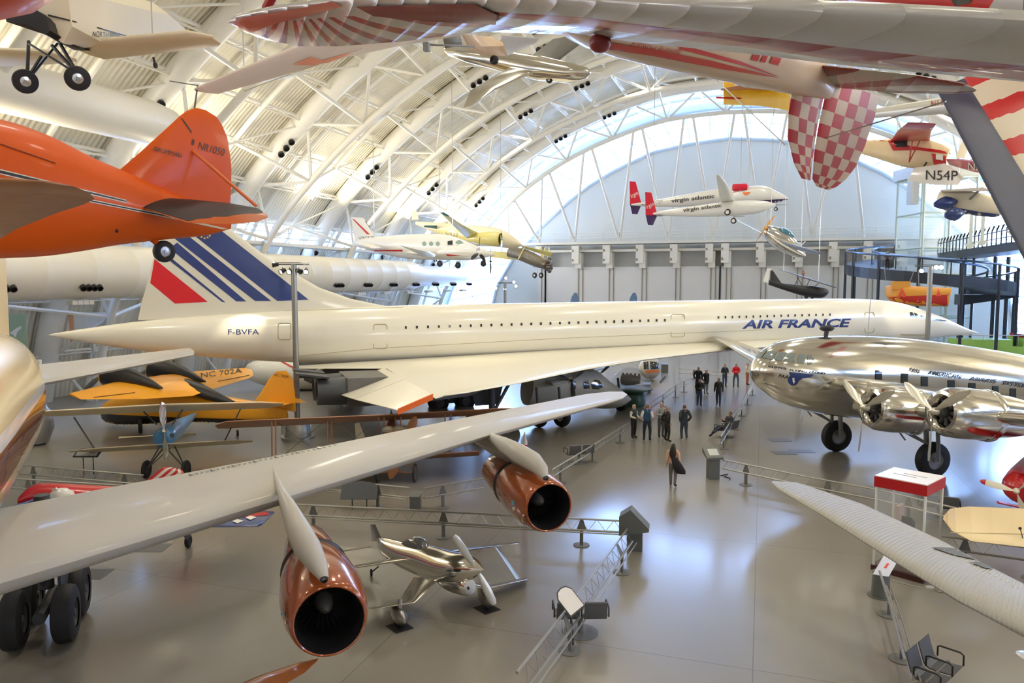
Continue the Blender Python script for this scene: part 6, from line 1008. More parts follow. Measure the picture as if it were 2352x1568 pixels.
# ================================================================ LIGHT POLES
def pole(u, vb, vt, label, lamps, d=None, drum=True):
    g = G(u, vb) if d is None else V((W(u, 645, d).x, W(u, 645, d).y, 0)); dd = (g-CAM).dot(FW); zt = HC-(vt-645)/F*dd
    t = thing('light_pole', label, 'light pole', g); mb = MB(); mb.tube([g+V((0, 0, .5)), g+V((0, 0, zt))], .14, 14); mb.build('pole', mat('pole_metal', (.30, .29, .26), .35, .85, bump=.2, bscale=15), t)
    if drum:
        mb = MB(); mb.lathe(g, (0, 0, 1), [(0, .82), (.1, .82), (.12, .66), (.85, .64), (.9, .6), (.9, .1)], 28); dr = mb.build('base_drum', mat('drum_galvanised', (.42, .41, .36), .35, .9, var=.2), t); mb = MB(); mb.box(g+RT*-.35+V((0, -.58, .5)), RT*.12, (0, .02, 0), (0, 0, .2)); mb.build('drum_hatch', STEEL, dr)
    top = g+V((0, 0, zt)); mb = MB(); mb.tube([top-RT*.95, top+RT*.75], .03, 6); mb.tube([top-RT*.95+V((0, 0, .08)), top+RT*.75+V((0, 0, .08))], .025, 6); mb.build('lamp_bar', DGREY, t)
    for x, z, aim in lamps:
        c = top+RT*x+V((0, 0, z)); a = V(aim).normalized(); mb = MB(); mb.lathe(c-a*.16, a, [(0, .04), (0, .09), (.2, .12), (.3, .14), (.3, .12)], 14); mb.tube([c, c+V((0, 0, .18))], .02, 5); h = mb.build('lamp_head', BLK, t); mb = MB(); mb.lathe(c-a*.16, a, [(.27, .12), (.275, .01)], 14); mb.build('lamp_lens', LAMP if len(lamps) > 0 and label.startswith('lit') else mat('lens_pale', (.8, .85, .8), .2, emit=(1, 1, .9), es=1.), h)
    return top
p1 = pole(684, 1005, 608, 'tall steel light pole with round drum base in front of the airliner tail', [(-.9, .0, (-1, -.5, -.1)), (-.55, -.32, (-.3, -1, -.5)), (-.2, -.32, (.2, -1, -.4)), (.25, -.32, (.2, 1, -.3)), (.6, -.32, (.5, -1, -.5))])
p2 = pole(2136, 0, 612, 'lit steel light pole with glaring lamp in front of the airliner nose', [(.35, -.05, (-.2, -1, -.1)), (.65, -.05, (-.2, -1, -.1)), (-.5, -.25, (-.5, -1, -.3))], d=45, drum=True)
p3 = pole(1160, 0, 650, 'lit lamp cluster on a pole behind the airliner, left of the doors', [(-.75, .45, (.2, -1, 0)), (.1, .5, (.2, -1, 0)), (-.9, -.5, (.2, -1, 0)), (.9, .1, (.2, -1, 0)), (1.1, -.3, (.2, -1, 0)), (0, -.6, (.2, -1, 0))], d=74, drum=True)
# ================================================================ RAIL BARRIERS, SIGNS, SEATS
BAR = mat('barrier_galvanised', (.40, .40, .37), .35, .8); GP = mat('gusset_grey', (.16, .16, .15), .5)
def barrier(pts, label, posts=None, tilt=.0, zb=.46, zt=.80, gap=4.2, group=None):
    P = [G(u, v, zb) for u, v in pts]; t = thing('rail_barrier', label, 'barrier', (P[0].x, P[0].y, 0), group); mb = MB(); web = MB()
    for a, b in zip(P, P[1:]):
        d = (b-a); L = d.length; d.normalize(); n = V((-d.y, d.x, 0)); o = V((0, 0, zt-zb))-n*tilt
        mb.tube([a, b], .034, 6); mb.tube([a+o, b+o], .03, 6); mb.tube([a+n*.12-V((0, 0, .03)), b+n*.12-V((0, 0, .03))], .02, 6); k = 0.
        while k+.5 < L: web.tube([a+d*k, a+d*(k+.25)+o], .007, 4); web.tube([a+d*(k+.25)+o, a+d*(k+.5)], .007, 4); k += .5
        k = min(1.2, L*.3)
        while k < L-.3:
            q = a+d*k; g = V((q.x, q.y, 0)); pm = MB(); pm.box(g+V((0, 0, zb/2)), d*.05, n*.03, (0, 0, zb/2)); pm.lathe(g+V((0, 0, .0)), (0, 0, 1), [(0, .24), (.02, .24), (.03, .01)], 18); pm.build('post', STEEL if False else GP, t)
            gm = MB(); gm.plate([q+d*.15, q-d*.15, q-d*.04+o, q+d*.04+o], .015, n); gm.build('gusset', GP, t); k += gap
    mb.build('rail', BAR, t); web.build('lattice', BAR, t); return t
barrier([(1452, 1243), (1345, 1398), (1205, 1590)], 'rail barrier running from the angled kiosk down to the bottom edge', tilt=.15)
barrier([(1430, 1222), (680, 1182)], 'long rail barrier crossing behind the near engine'); barrier([(940, 1142), (640, 1112)], 'rail barrier left of the small dark bin behind the grey wing'); barrier([(975, 1143), (1110, 1120)], 'short rail barrier right of the small dark bin')
barrier([(1262, 1098), (1340, 1050), (1440, 985)], 'rail barrier running up beside the standing group of men', tilt=.1); barrier([(1478, 950), (1560, 890), (1610, 868)], 'far rail barrier beyond the group, below the airliner wing')
barrier([(1660, 1075), (1850, 1115), (2030, 1150), (2230, 1200)], 'rail barrier from the grey kiosk across in front of the propliner'); barrier([(1655, 1020), (1682, 975), (1730, 890)], 'rail barrier behind the seated person, left of the propliner wheel')
barrier([(20, 1085), (330, 1112)], 'rail barrier behind the small sign at left'); barrier([(0, 1118), (330, 1140)], 'lower rail barrier at far left behind the grey wing'); barrier([(2035, 1345), (2062, 1430), (2098, 1560)], 'rail barrier running down from the white sign at lower right', tilt=.15); barrier([(2160, 1258), (2352, 1285), (2420, 1296)], 'rail barrier below the cream ribbed wing')
barrier([(1560, 856), (1720, 866)], 'far rail barrier behind the people in dark and red jackets')
def seats(u, v, yaw, n, label):
    g = G(u, v); t = thing('metal_bench', label, 'bench', g); P = Pose(g, yaw); mb = MB(); mb.tube([P(-.3*n, 0, .4), P(.3*n, 0, .4)], .035, 8); mb.tube([P(0, 0, .02), P(0, 0, .4)], .06, 10); mb.lathe(P(0, 0, 0), (0, 0, 1), [(0, .4), (.02, .4), (.03, .01)], 24); mb.build('beam', GP, t)
    for i in range(n):
        x = -.3*(n-1)+.6*i; mb = MB(); R = []
        for y, z in ((-.28, .44), (-.1, .42), (.15, .41), (.24, .48), (.30, .66), (.36, .86)): R.append([P(x-.25, y, z), P(x+.25, y, z), P(x+.25, y+.02, z-.025), P(x-.25, y+.02, z-.025)])
        mb.rings(R, (True, True), smooth=False); mb.build('seat', mat('seat_grey', (.13, .135, .14), .45, .3), t)
    for i in range(n+1):
        x = -.3*n+.6*i; mb = MB(); mb.tube([P(x, .2, .45), P(x, .2, .64), P(x, .15, .66), P(x, -.2, .66), P(x, -.26, .62), P(x, -.26, .42)], .018, 6); mb.build('armrest', BLK, t)
seats(1333, 1452, 200, 2, 'two-seat metal bench by the lit round-topped sign'); seats(1330, 1062, 215, 2, 'two-seat bench on the rail barrier above the far engine'); seats(2155, 1190, 170, 2, 'two-seat bench seen through the clear donation box'); seats(2150, 1590, 60, 2, 'grey two-seat bench at the lower right edge')
seats(1668, 1003, 232, 2, 'bench under the reclining person in dark clothes')
def lectern(u, v, h, label, lit=False, w=.5, yaw=18.6, tilt=.5, face=1, top=True, col=None):
    g = G(u, v); t = thing('sign_stand', label, 'sign', g); P = Pose(g, yaw); mb = MB(); [mb.tube([P(x, 0, 0), P(x, 0, h)], .02, 6) for x in (-w*.4, w*.4)]; mb.build('leg', DGREY, t)
    c = P(0, 0, h); a = P.d(0, -math.cos(tilt)*face, -math.sin(tilt)) if False else P.d(0, math.cos(tilt), math.sin(tilt)); x_ = P.d(1, 0, 0); n = x_.cross(a).normalized(); pts = [c+x_*(w*math.cos(k))+a*(w*.62*math.sin(k) if k < 3.2 and k > 0 else 0) for k in (0, .5, 1., 1.57, 2.1, 2.6, 3.14)]
    pts = [c-x_*w-a*w*.45, c+x_*w-a*w*.45, c+x_*w+a*w*.35, c+x_*w*.6+a*w*.55, c+a*w*.62, c-x_*w*.6+a*w*.55, c-x_*w+a*w*.35]; mb = MB(); mb.plate(pts, .04, n); bk = mb.build('sign_board', DGREY, t)
    if top: mb = MB(); mb.plate([c+(p-c)*.86+n*(.026 if n.z > 0 else -.026) for p in pts], .008, n); pg = mb.build('sign_page', col or mat('sign_page_white', (.72, .72, .68), .35), t); mb = MB(); mb.plate([c+x_*w*.1+n*.035, c+x_*w*.6+n*.035, c+x_*w*.6+a*w*.25+n*.035, c+x_*w*.1+a*w*.25+n*.035], .004, n); mb.build('picture', MGREY, pg)
    return t
lectern(204, 1088, .85, 'small round-topped white sign in front of the blue-nosed plane', w=.5); lectern(826, 1168, .6, 'dark round-topped sign seen from behind, past the near engine', top=False, w=.62, tilt=.9)
t = thing('lit_sign_panel', 'bright round-topped sign leaning beside the lower bench', 'sign', G(1320, 1452)); c = W(1309, 1380, 15.7); a = (W(1285, 1352, 15.7)-W(1322, 1400, 15.5)).normalized(); n = -ray(1309, 1380).normalized()+V((0, 0, .6)); n.normalize(); x_ = a.cross(n).normalized(); pts = [c-a*.27-x_*.2, c-a*.27+x_*.2, c+a*.18+x_*.2, c+a*.30+x_*.12, c+a*.33, c+a*.30-x_*.12, c+a*.18-x_*.2]; mb = MB(); mb.plate(pts, .03, n); mb.build('sign_board', DGREY, t); mb = MB(); mb.plate([c+(p-c)*.9+n*.02 for p in pts], .008, n); mb.build('sign_page', mat('page_bright', (.92, .90, .85), .15, coat=1.), t); mb = MB(); mb.tube([c-n*.03, V((c.x, c.y, 0))+(G(1333, 1452)-V((c.x, c.y, 0)))*.3], .03, 6); mb.build('post', DGREY, t)
# kiosks
t = thing('angled_kiosk', 'dark grey kiosk with slanted head at the corner of the two barriers', 'kiosk', G(1458, 1262)); g = G(1458, 1262); P = Pose(g, 5); KG = mat('kiosk_grey', (.12, .13, .12), .4, coat=.2); mb = MB(); mb.box(P(0, 0, .4), P.d(.22, 0, 0), P.d(0, .16, 0), (0, 0, .4)); mb.build('pedestal', KG, t); mb = MB(); mb.plate([P(-.42, -.25, .55), P(-.42, -.25, 1.1), P(-.1, -.25, 1.32), P(.42, -.25, .8), P(.42, -.25, .72), P(.0, -.25, .62)], .5, P.d(0, 1, 0)); hd = mb.build('head', KG, t)
t = thing('touch_kiosk', 'grey information kiosk with screen at the walkway corner', 'kiosk', G(1637, 1098)); g = G(1637, 1098); P = Pose(g, 25); mb = MB(); mb.box(P(0, 0, .42), P.d(.2, 0, 0), P.d(0, .2, 0), (0, 0, .42)); mb.build('pedestal', KG, t); mb = MB(); mb.rings([[P(x, y, z) for x, y, z in ((-.36, -.3, .82), (.3, -.3, .82), (.3, -.3, .9), (-.36, -.3, .9))], [P(x, y, z) for x, y, z in ((-.36, .25, 1.0), (.3, .25, 1.0), (.3, .25, 1.22), (-.36, .25, 1.22))]], (True, True), smooth=False); hd = mb.build('head', KG, t); mb = MB(); mb.plate([P(-.22, -.2, .965), P(.18, -.2, .965), P(.18, .12, 1.15), P(-.22, .12, 1.15)], .02, P.d(0, -.5, 1)); mb.build('screen', mat('screen_pale', (.5, .55, .52), .2), hd)
mb = MB(); mb.tube([G(1655, 1092, .02), G(1672, 1088, .02), G(1664, 1094, .02), G(1678, 1098, .02), G(1676, 1101, .02)], .018, 6); single('floor_cable', mb, BLK, 'thin cable curling on the floor beside the grey kiosk', 'cable')
t = thing('white_sign_kiosk', 'white slanted sign on a dark pedestal under the corrugated wing', 'kiosk', G(2022, 1368)); g = G(2022, 1368); P = Pose(g, 40); mb = MB(); mb.lathe(g, (0, 0, 1), [(0, .3), (.02, .3), (.02, .22), (.62, .2), (.66, .01)], 20); mb.build('pedestal', KG, t); mb = MB(); c = W(2035, 1300, 18.3); a = (W(2052, 1275, 18.6)-W(2020, 1322, 18.2)).normalized(); x_ = (W(2052, 1300, 18.3)-W(2022, 1290, 18.3)).normalized(); n = a.cross(x_).normalized(); n = n if n.dot(CAM-c) > 0 else -n; mb.plate([c-a*.38-x_*.16, c-a*.3+x_*.2, c+a*.38+x_*.16, c+a*.3-x_*.2], .03, n); sg = mb.build('sign_board', mat('page_bluish', (.72, .74, .8), .3), t); mb = MB(); mb.plate([c-x_*.03-a*.08+n*.02, c+x_*.03-a*.08+n*.02, c+x_*.03+a*.1+n*.02, c-x_*.03+a*.1+n*.02], .006, n); mb.build('printed_mark', MATS['sign_red'], sg)
for u, v, h, w_, lb in ((955, 1168, .45, .18, 'small dark bin between the two rail barriers'), (1424, 912, .7, .3, 'dark box stand left of the walking people, near the dome'), (1485, 902, .6, .25, 'dark square box beyond the domed engine'), (1525, 855, .7, .3, 'dark box far behind the walking pair')): g = G(u, v); mb = MB(); mb.box(g+V((0, 0, h/2)), RT*w_, V((-RT.y, RT.x, 0))*w_, (0, 0, h/2)); mb.plate([g-RT*w_*1.1+V((0, -w_, h)), g+RT*w_*1.1+V((0, -w_, h)), g+RT*w_*1.1+V((0, w_, h+.12)), g-RT*w_*1.1+V((0, w_, h+.12))], .03); single('dark_pedestal', mb, KG, lb, 'pedestal')
# donation box
t = thing('donation_box', 'tall clear box with red and white lid, right of the walkway', 'display box', G(2095, 1335)); g = G(2095, 1338); dd = (g-CAM).dot(FW); P = Pose(g+V((0, .9, 0)), 18.6+42); zt = 2.62; a = .66
mb = MB()
for x, y in ((-a, -a), (a, -a), (a, a), (-a, a)): mb.tube([P(x*.92, y*.92, .1), P(x*.92, y*.92, zt-.3)], .035, 6)
mb.build('corner_post', mat('clear_post', (.75, .76, .72), .3), t); mb = MB()
for (x, y), (x2, y2) in zip(((-a, -a), (a, -a), (a, a), (-a, a)), ((a, -a), (a, a), (-a, a), (-a, -a))): mb.add([P(x*.9, y*.9, .15), P(x2*.9, y2*.9, .15), P(x2*.9, y2*.9, zt-.3), P(x*.9, y*.9, zt-.3)], [[0, 1, 2, 3]], smooth=False)
mb.build('glass_panel', GLASS, t); mb = MB(); mb.box(P(0, 0, zt-.18), P.d(a, 0, 0), P.d(0, a, 0), (0, 0, .14)); ld = mb.build('lid', mat('lid_red', (.42, .004, .006), .35), t); mb = MB(); mb.box(P(0, 0, zt-.03), P.d(a*.99, 0, 0), P.d(0, a*.99, 0), (0, 0, .015)); lt = mb.build('lid_top', mat('lid_white', (.85, .85, .85), .3), ld)
mb = MB(); [mb.box(P(.1*s_, -.1*s_, zt-.012), P.d(.02, .3, 0)*1., P.d(.012, 0, 0), (0, 0, .003)) for s_ in (-1, 1)]; mb.build('printed_line', MGREY, lt)
mb = MB(); mb.box(P(0, 0, .07), P.d(a, 0, 0), P.d(0, a, 0), (0, 0, .07)); mb.build('base', mat('base_red_black', (.05, .012, .012), .4), t); mb = MB(); mb.plate([P(-.3, 0, .15), P(.3, 0, .15), P(.15, 0, 1.3), P(-.1, 0, 1.5)], .25); mb.build('model_silhouette', DGREY, t); mb = MB(); mb.box(P(.35, .35, .9), P.d(.2, 0, 0), P.d(0, .05, 0), (0, 0, .75)); mb.build('inner_panel', mat('inner_pink', (.6, .48, .42), .5), t)
mb = MB(); g = G(2140, 1352); mb.box(g+V((0, 0, .03)), (.14, .03, 0), (-.02, .06, 0), (0, 0, .03)); mb.box(g+V((.2, -.1, .04)), (.1, .02, 0), (-.02, .08, 0), (0, 0, .03)); mb.tube([g+V((-1.0, .3, .015)), g+V((-.5, .05, .015)), g, g+V((.25, -.15, .02))], .01, 5); single('power_strip', mb, LGREY, 'small floor socket and cable on the floor beneath the corrugated wing', 'socket')
t = thing('rocket_model', 'small white and red rocket model behind the far engine', 'model rocket', W(1205, 1030, 27)); g = G(1205, 1120); c = W(1205, 1024, 24.5); z0 = 0; mb = MB(); q = V((c.x, c.y, 0)); H_ = lambda v: HC-(v-645)/F*24.5; mb.lathe(q, (0, 0, 1), [(H_(1040), .09), (H_(1012), .09), (H_(1005), .05), (H_(996), .04), (H_(990), .01)], 14); mb.build('rocket_body', WHITE, t); mb = MB(); mb.lathe(q, (0, 0, 1), [(H_(1024), .095), (H_(1019), .095)], 14); mb.build('red_band', RED, t); mb = MB(); mb.box(q+RT*-.25+V((0, 0, H_(1025))), RT*.16, (0, .1, 0), (0, 0, .06)); mb.tube([q, q+V((0, 0, H_(1036)))], .12, 10); mb.build('stand', mat('stand_maroon', (.2, .03, .02), .4), t)
# square floor hatches
for i, (u, v) in enumerate(((345, 1258), (205, 1318), (1790, 1010), (1800, 1040), (1842, 1036))):
    g = G(u, v); mb = MB(); mb.box(g+V((0, 0, .004)), RT*.5, V((-RT.y, RT.x, 0))*.35, (0, 0, .004)); single('floor_hatch', mb, mat('hatch_grey', (.15, .15, .135), .4), ['square floor hatch right of the aerobatic plane wheel', 'square floor hatch beside the big black jet tyres', 'floor hatch left of the propliner wheels, farthest from viewer', 'floor hatch left of the propliner wheels, nearest left one', 'floor hatch left of the propliner wheels, nearest right one'][i], 'hatch')
# ================================================================ PEOPLE
SKIN = mat('skin', (.55, .32, .22), .5, var=.03)
def person(u, v, face, h, label, top, legs, hair, arms='down', stride=0., shoe=(.02, .02, .02), long_hair=False, spread=.09, bag=None, coat=0., pose3=None, sleeves=None, gz=0., gp=None, look=0.):
    g = gp or G(u, v); t = thing('person', label, 'person', g); s = h/1.75
    yaw = math.degrees(math.atan2((CAM-g).y, (CAM-g).x))+face; P0 = Pose(g, yaw); P = lambda x, y, z: P0(x*s, y*s, z*s)
    A = {'down': [((-.03, .23, 1.13), (.05, .25, .88))]*2, 'pockets': [((-.16, .27, 1.16), (.02, .2, .95))]*2, 'fold': [((.05, .25, 1.16), (.26, .03, 1.16))]*2, 'hold': [((.0, .24, 1.14), (.26, .14, 1.08))]*2, 'back': [((-.12, .24, 1.15), (-.16, .06, .98))]*2, 'walk': [((-.1, .24, 1.15), (.04, .26, .9)), ((.06, .24, 1.15), (.22, .24, .95))]}[arms]
    pel = (0, 0, .96); J = {'pel': pel, 'bel': (0, 0, 1.1), 'che': (.0, 0, 1.3), 'nb': (-.01, 0, 1.46), 'nk': (0, 0, 1.52), 'jaw': (.02, 0, 1.585), 'hd': (.012, 0, 1.665), 'tp': (.0, 0, 1.735), 'ns': (.1, 0, 1.635)}
    R_ = {'pel': (.15, .115), 'bel': (.135, .105), 'che': (.16, .115), 'nb': (.075, .07), 'nk': (.055, .055), 'jaw': (.062, .07), 'hd': (.082, .098), 'tp': (.05, .06), 'ns': (.014, .014)}
    E = [('pel', 'bel'), ('bel', 'che'), ('che', 'nb'), ('nb', 'nk'), ('nk', 'jaw'), ('jaw', 'hd'), ('hd', 'tp'), ('jaw', 'ns')]; Z = {}
    for i, sd in ((0, 1), (1, -1)):
        el, wr = A[i]; st = stride*(1 if i == 0 else -1); q = str(i)
        for k, p, r in (('sh', (-.005, sd*.18, 1.415), .06), ('el', (el[0], sd*el[1], el[2]), .045), ('wr', (wr[0], sd*wr[1], wr[2]), .03), ('hp', (0, sd*.085, .9), .1), ('kn', (.02+st*.5+(.04 if st else 0), sd*(spread+.01), .5), .066), ('an', (-.02+st, sd*spread, .1+(.05 if st < 0 else 0)), .045), ('to', (.14+st, sd*(spread+.03), .045), .036)): J[k+q] = p; R_[k+q] = (r, r)
        E += [('nb', 'sh'+q), ('sh'+q, 'el'+q), ('el'+q, 'wr'+q), ('pel', 'hp'+q), ('hp'+q, 'kn'+q), ('kn'+q, 'an'+q), ('an'+q, 'to'+q)]
    if pose3: J.update(pose3)
    R_['sh0'] = R_['sh1'] = (.07, .07)
    K = list(J); me = bpy.data.meshes.new('body'); me.from_pydata([P(*J[k])-g for k in K], [(K.index(a), K.index(b)) for a, b in E], []); o = bpy.data.objects.new('body', me); COL.objects.link(o)
    md = o.modifiers.new('k', 'SKIN')
    for i, k in enumerate(K): me.skin_vertices[0].data[i].radius = (R_[k][0]*s, R_[k][1]*s); me.skin_vertices[0].data[i].use_root = (k == 'pel')
    o.modifiers.new('s', 'SUBSURF').levels = 2
    dg = bpy.context.evaluated_depsgraph_get(); dg.update(); m2 = bpy.data.meshes.new_from_object(o.evaluated_get(dg)); bpy.data.objects.remove(o)
    bones = [(V(P(*J[a])-g), V(P(*J[b])-g), a, b) for a, b in E]
    def near(p):
        best = None
        for a, b, ka, kb in bones:
            d = b-a; q = max(0, min(1, (p-a).dot(d)/max(d.length_squared, 1e-9))); L = (p-a-d*q).length - .6*(R_[ka][0]*(1-q)+R_[kb][0]*q)*s
            if best is None or L < best[0]: best = (L, ka, kb, q)
        return best[1:]
    vs = [v_.co.copy() for v_ in m2.vertices]; nm = [v_.normal.copy() for v_ in m2.vertices]; reg = []
    for p_ in m2.polygons:
        a, b, q = near(p_.center); z = (P0.Mi @ (p_.center))/s
        if a in ('che',) and b == 'nb' and q > .8: r = 'skin'
        elif a in ('nb', 'nk', 'jaw', 'hd') and b in ('nk', 'jaw', 'hd', 'tp', 'ns'): r = 'hair' if (z.z-J['hd'][2] > .035 or (z.x-J['hd'][0] < -.015 and z.z > J['jaw'][2]-.0)) and b != 'ns' and b != 'nk' else 'skin'
        elif a[:2] == 'an': r = 'shoe'
        elif a[:2] in ('hp', 'kn') : r = 'legs' if not (coat and z.z > coat) else 'top'
        elif a == 'pel' and b[:2] == 'hp': r = 'legs' if not (coat and z.z > coat) else 'top'
        elif a[:2] in ('el',) and q > .93: r = 'skin'
        elif a[:2] in ('sh', 'el') and sleeves: r = 'sleeve'
        elif b == 'bel' and a == 'pel' and q < .15: r = 'legs' if not coat else 'top'
        else: r = 'top'
        reg.append(r)
    mb = MB(); mb.add([v_+g for v_ in vs], [list(p_.vertices) for p_ in m2.polygons]); bo = mb.build('body', SKIN, t, autosmooth=False)
    for r, nme, col, off in (('top', 'jacket', top, .018), ('sleeve', 'sleeves', sleeves, .014), ('legs', 'trousers', legs, .01), ('shoe', 'shoes', shoe, .01), ('hair', 'hair', hair, .014)):
        fs = [list(p_.vertices) for p_, k in zip(m2.polygons, reg) if k == r]
        if not fs or col is None: continue
        us_ = sorted({i for f in fs for i in f}); ix = {j: i for i, j in enumerate(us_)}; mb = MB(); mb.add([vs[i]+nm[i]*off*s+g for i in us_], [[ix[i] for i in f] for f in fs])
        mb.build(nme, mat('cloth_%d_%d_%d' % tuple(int(c*999) for c in col), col, .8), t, autosmooth=False)
    bpy.data.meshes.remove(m2)
    for i, sd in ((0, 1), (1, -1)):
        w0 = P(*J['wr'+str(i)]); e0 = P(*J['el'+str(i)]); d = (w0-e0).normalized(); x_ = P0.d(1, 0, 0); x_ = (x_-d*x_.dot(d)).normalized(); y_ = d.cross(x_); mb = MB()
        mb.rings([ell(w0+d*k*s, x_, y_, a*s, b*s, 10) for k, a, b in ((-.01, .026, .02), (.03, .036, .018), (.07, .042, .016), (.09, .04, .014))], (True, True))
        for f, L in ((-1.5, .065), (-.5, .078), (.5, .074), (1.5, .058)): b0 = w0+d*.085*s+x_*(.02*f*s); mb.tube([b0, b0+d*L*.5*s-y_*.006*s*sd, b0+d*L*.85*s-y_*.022*s*sd], [.0095*s, .0085*s, .006*s], 6)
        b0 = w0+d*.03*s+x_*.034*s; mb.tube([b0, b0+(d*.6+x_*.7)*.04*s, b0+(d*.9+x_*.5)*.065*s], [.012*s, .011*s, .008*s], 6); mb.build('hand', SKIN, t)
    mb = MB(); [mb.ball(P(J['hd'][0]+.088, y, J['hd'][2]-.002), .010*s, 6) for y in (-.03, .03)]; mb.build('eye', mat('eye_dark', (.03, .02, .02), .3), t)
    if long_hair: mb = MB(); mb.rings([ell(P(x, 0, z), P0.d(0, 1, 0), P0.d(1, 0, 0), a*s, b*s, 12) for x, z, a, b in ((-.03, 1.72, .06, .05), (-.06, 1.62, .10, .07), (-.1, 1.45, .13, .05), (-.12, 1.28, .12, .035), (-.12, 1.14, .06, .02))], (True, True)); mb.build('long_hair', mat('hair_black', (.015, .012, .01), .5), t)
    return t, P
BK = (.02, .02, .024); NV = (.02, .05, .11); JN = (.05, .07, .11); GY = (.18, .19, .2)
tw_, P = person(1545, 1118, 172, 1.68, 'person with long dark hair seen from behind, peach top, carrying a black coat', (.62, .36, .24), (.17, .16, .14), BK, 'down', long_hair=True, stride=.08)
g = P(0, 0, 0); mb = MB(); c = P(-.08, -.12, 1.0); mb.rings([ell(P(x, y, z), P(0, 1, 0)-P(0, 0, 0), P(1, 0, 0)-P(0, 0, 0), a, b, 14) for x, y, z, a, b in ((-.12, -.06, 1.22, .1, .05), (-.14, -.12, 1.08, .16, .08), (-.12, -.2, .9, .2, .09), (-.1, -.28, .72, .22, .08), (-.08, -.34, .58, .16, .05))], (True, True)); single('black_coat', mb, mat('coat_black', BK, .9), 'black coat carried by the person with long dark hair', 'coat')
person(1455, 1006, 50, 1.70, 'white-haired person in dark vest with white sleeves, leftmost of the standing group', (.03, .05, .07), BK, (.75, .65, .5), 'hold', sleeves=(.7, .68, .6), shoe=BK)
person(1486, 1012, 178, 1.82, 'person in blue vest and white sleeves seen from behind, second in the group', (.02, .08, .17), (.02, .03, .05), (.25, .13, .08), 'pockets', sleeves=(.66, .62, .62), spread=.13)
person(1518, 1004, 20, 1.76, 'person in light grey top partly hidden behind the man in black', (.36, .38, .40), (.10, .11, .12), (.5, .38, .3), 'fold')
person(1532, 1014, 120, 1.72, 'person in black jacket and black trousers, fourth in the group', BK, BK, (.35, .25, .2), 'pockets', spread=.14)
person(1571, 1011, 200, 1.78, 'person in dark jacket standing apart at the right of the group', (.035, .045, .055), JN, (.18, .1, .06), 'pockets', stride=.1, shoe=(.5, .5, .45))
person(1606, 932, 5, 1.74, 'person in dark jacket and jeans walking toward the viewer on the left', (.03, .03, .035), JN, (.25, .15, .1), 'fold', stride=.12)
person(1650, 932, -5, 1.78, 'person in dark jacket over striped shirt walking toward the viewer on the right', (.05, .055, .06), JN, (.5, .42, .35), 'down', stride=.13, shoe=BK)
person(1603, 903, 10, 1.86, 'tall person in long black coat behind the walking pair', BK, BK, (.4, .25, .18), 'pockets', coat=.6, spread=.1)
person(1621, 905, 30, 1.70, 'shorter person in black coat beside the tall one', BK, GY, (.3, .25, .22), 'pockets', coat=.75)
person(1664, 889, 15, 1.72, 'person in dark jacket and jeans left of the red jacket', (.03, .04, .05), JN, (.15, .1, .08), 'hold')
person(1690, 889, 0, 1.76, 'person in bright red jacket with folded arms', (.72, .01, .02), (.1, .13, .15), (.2, .15, .12), 'fold', spread=.15)
person(1716, 884, 60, 1.66, 'person in cream top and rust trousers by the propliner nose', (.68, .6, .45), (.45, .15, .08), (.35, .12, .06), 'hold')
g = W(2038, 600, 70); g.z = 8.9; person(0, 0, 0, 1.72, 'person leaning on the rail of the dark spiral ramp', (.08, .06, .05), BK, (.1, .06, .04), 'hold', gp=g)
mb = MB()
sitp = {'pel': (-.05, 0, .50), 'bel': (-.12, 0, .63), 'che': (-.22, 0, .81), 'nb': (-.28, 0, .96), 'nk': (-.28, 0, 1.02), 'jaw': (-.26, 0, 1.09), 'hd': (-.27, 0, 1.17), 'tp': (-.28, 0, 1.24), 'ns': (-.17, 0, 1.14)}
for i, sd in ((0, 1), (1, -1)): sitp.update({'sh%d' % i: (-.27, sd*.18, .93), 'el%d' % i: (-.08, sd*.23, .72), 'wr%d' % i: (.12, sd*.1, .86), 'hp%d' % i: (.0, sd*.09, .47), 'kn%d' % i: (.42, sd*.12, .52), 'an%d' % i: (.78, sd*.1, .30 if i == 0 else .14), 'to%d' % i: (.88, sd*.13, .34 if i == 0 else .09)})
person(1666, 1003, -52, 1.76, 'person in dark clothes reclining on a bench with a phone', (.03, .035, .05), (.04, .05, .07), BK, 'hold', pose3=sitp)
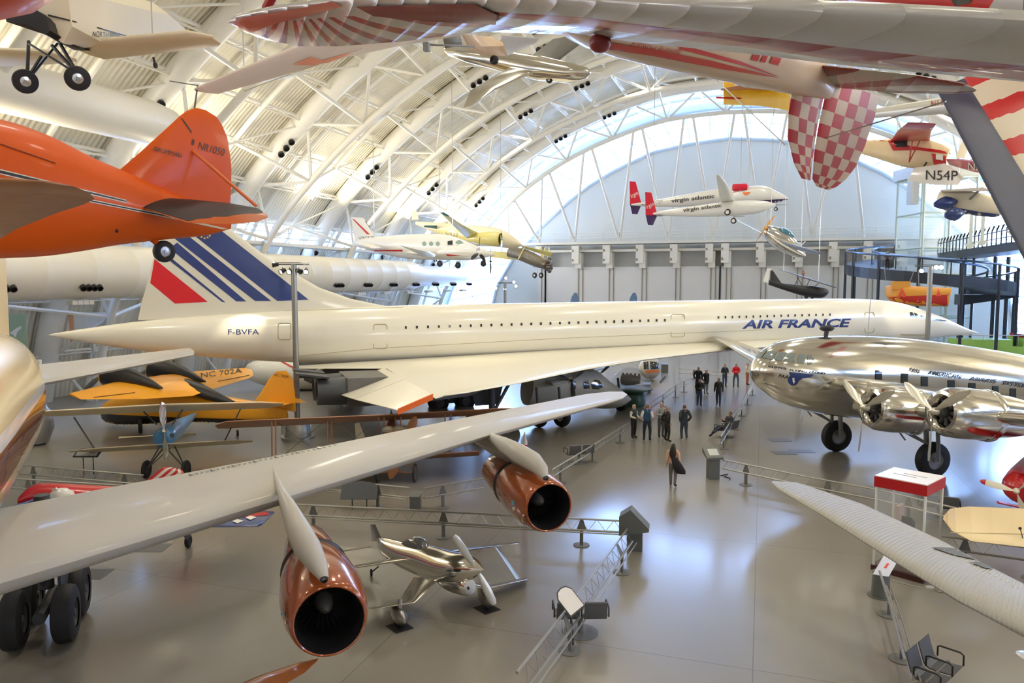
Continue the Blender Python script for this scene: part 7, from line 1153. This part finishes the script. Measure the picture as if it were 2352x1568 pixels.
# ================================================================ LIGHT
w = bpy.data.worlds.new('sky'); S.world = w; w.use_nodes = True; nt = w.node_tree; bg = nt.nodes['Background']
bg.inputs[0].default_value = (.29, .49, 1., 1); bg.inputs[1].default_value = 27.
def lamp(name, kind, loc, aim, power, col, size=1., angle=100, blend=.6, sy=None):
    l = bpy.data.lights.new(name, kind); l.energy = power; l.color = col
    if kind == 'AREA': l.size = size; l.shape = 'RECTANGLE'; l.size_y = sy or size
    elif kind == 'SPOT': l.spot_size = math.radians(angle); l.spot_blend = blend; l.shadow_soft_size = size
    else: l.shadow_soft_size = size
    o = bpy.data.objects.new(name, l); COL.objects.link(o); o.location = V(loc)
    o.rotation_euler = (V(aim)-V(loc)).to_track_quat('-Z', 'Y').to_euler(); return o
WARM = (1, .91, .73)
for Y in (-8, 8, 24, 40, 56, 72, 86):
    lamp('uplight', 'AREA', (XC-31, Y, 13.2), (XC-10, Y, 31), 1500, WARM, 3, sy=6)
    lamp('uplight', 'AREA', (XC+31, Y, 13.2), (XC+10, Y, 31), 1500, WARM, 3, sy=6)
for Y in (-10, 4, 18, 32, 46, 60, 76):
    for x in (-20, -7, 7, 20):
        z = archz(XC+x, arch(1.2)); lamp('downlight', 'SPOT', (XC+x, Y-1.5, z), (XC+x*.9, Y-1.5, 0), 2400 if Y > 10 else 1300, (1, .92, .77), .9, 130, .8)
for src, aim, pw, an in ((p1+RT*-.9+V((0, 0, .3)), C(-53.2, -1., .3), 2600, 34), (p2+RT*-.5, C(-9.2, -1.2, .2), 2600, 26), (p2+V((0, 0, .5)), C(-27, -1.4, 1.2), 1500, 20), (p1+V((0, 0, .5)), C(-43, -4, -1), 1600, 28), (p1+RT*.6+V((0, 0, .5)), C(-40, -3, -1), 1400, 22)):
    lamp('pole_spotlight', 'SPOT', src, aim, pw, (1, .88, .68), .12, an, .9)
S.view_settings.view_transform = 'Standard'; S.view_settings.look = 'None'; S.view_settings.gamma = 1; S.view_settings.use_curve_mapping = False
S.view_settings.exposure = .10
cd = bpy.data.cameras.new('camera'); cam = bpy.data.objects.new('camera', cd); COL.objects.link(cam); S.camera = cam
cam.location = CAM; cd.sensor_width = 36; cd.lens = 36*F/2352; cd.clip_end = 400; cd.clip_start = .1
cam.rotation_euler = FW.to_track_quat('-Z', 'Y').to_euler()
S.cycles.max_bounces = 8; S.cycles.diffuse_bounces = 4; S.cycles.glossy_bounces = 4; S.cycles.transparent_max_bounces = 12
S.cycles.use_denoising = True; S.cycles.caustics_reflective = False; S.cycles.caustics_refractive = False; S.cycles.sample_clamp_indirect = 6.

GR = {'rail_barrier': 'rail barriers along the walkways', 'person': 'visitors on the hall floor and ramp', 'metal_bench': 'two-seat metal benches', 'light_pole': 'light poles in the hall', 'floor_hatch': 'floor hatches', 'dark_pedestal': 'dark boxes and pedestals by the barriers', 'sign_stand': 'round-topped sign stands', 'far_parked_plane': 'blue fins behind the airliner'}
for o in list(bpy.data.objects):
    k = o.name.split('.')[0]
    if o.parent is None and k in GR: o['group'] = GR[k]
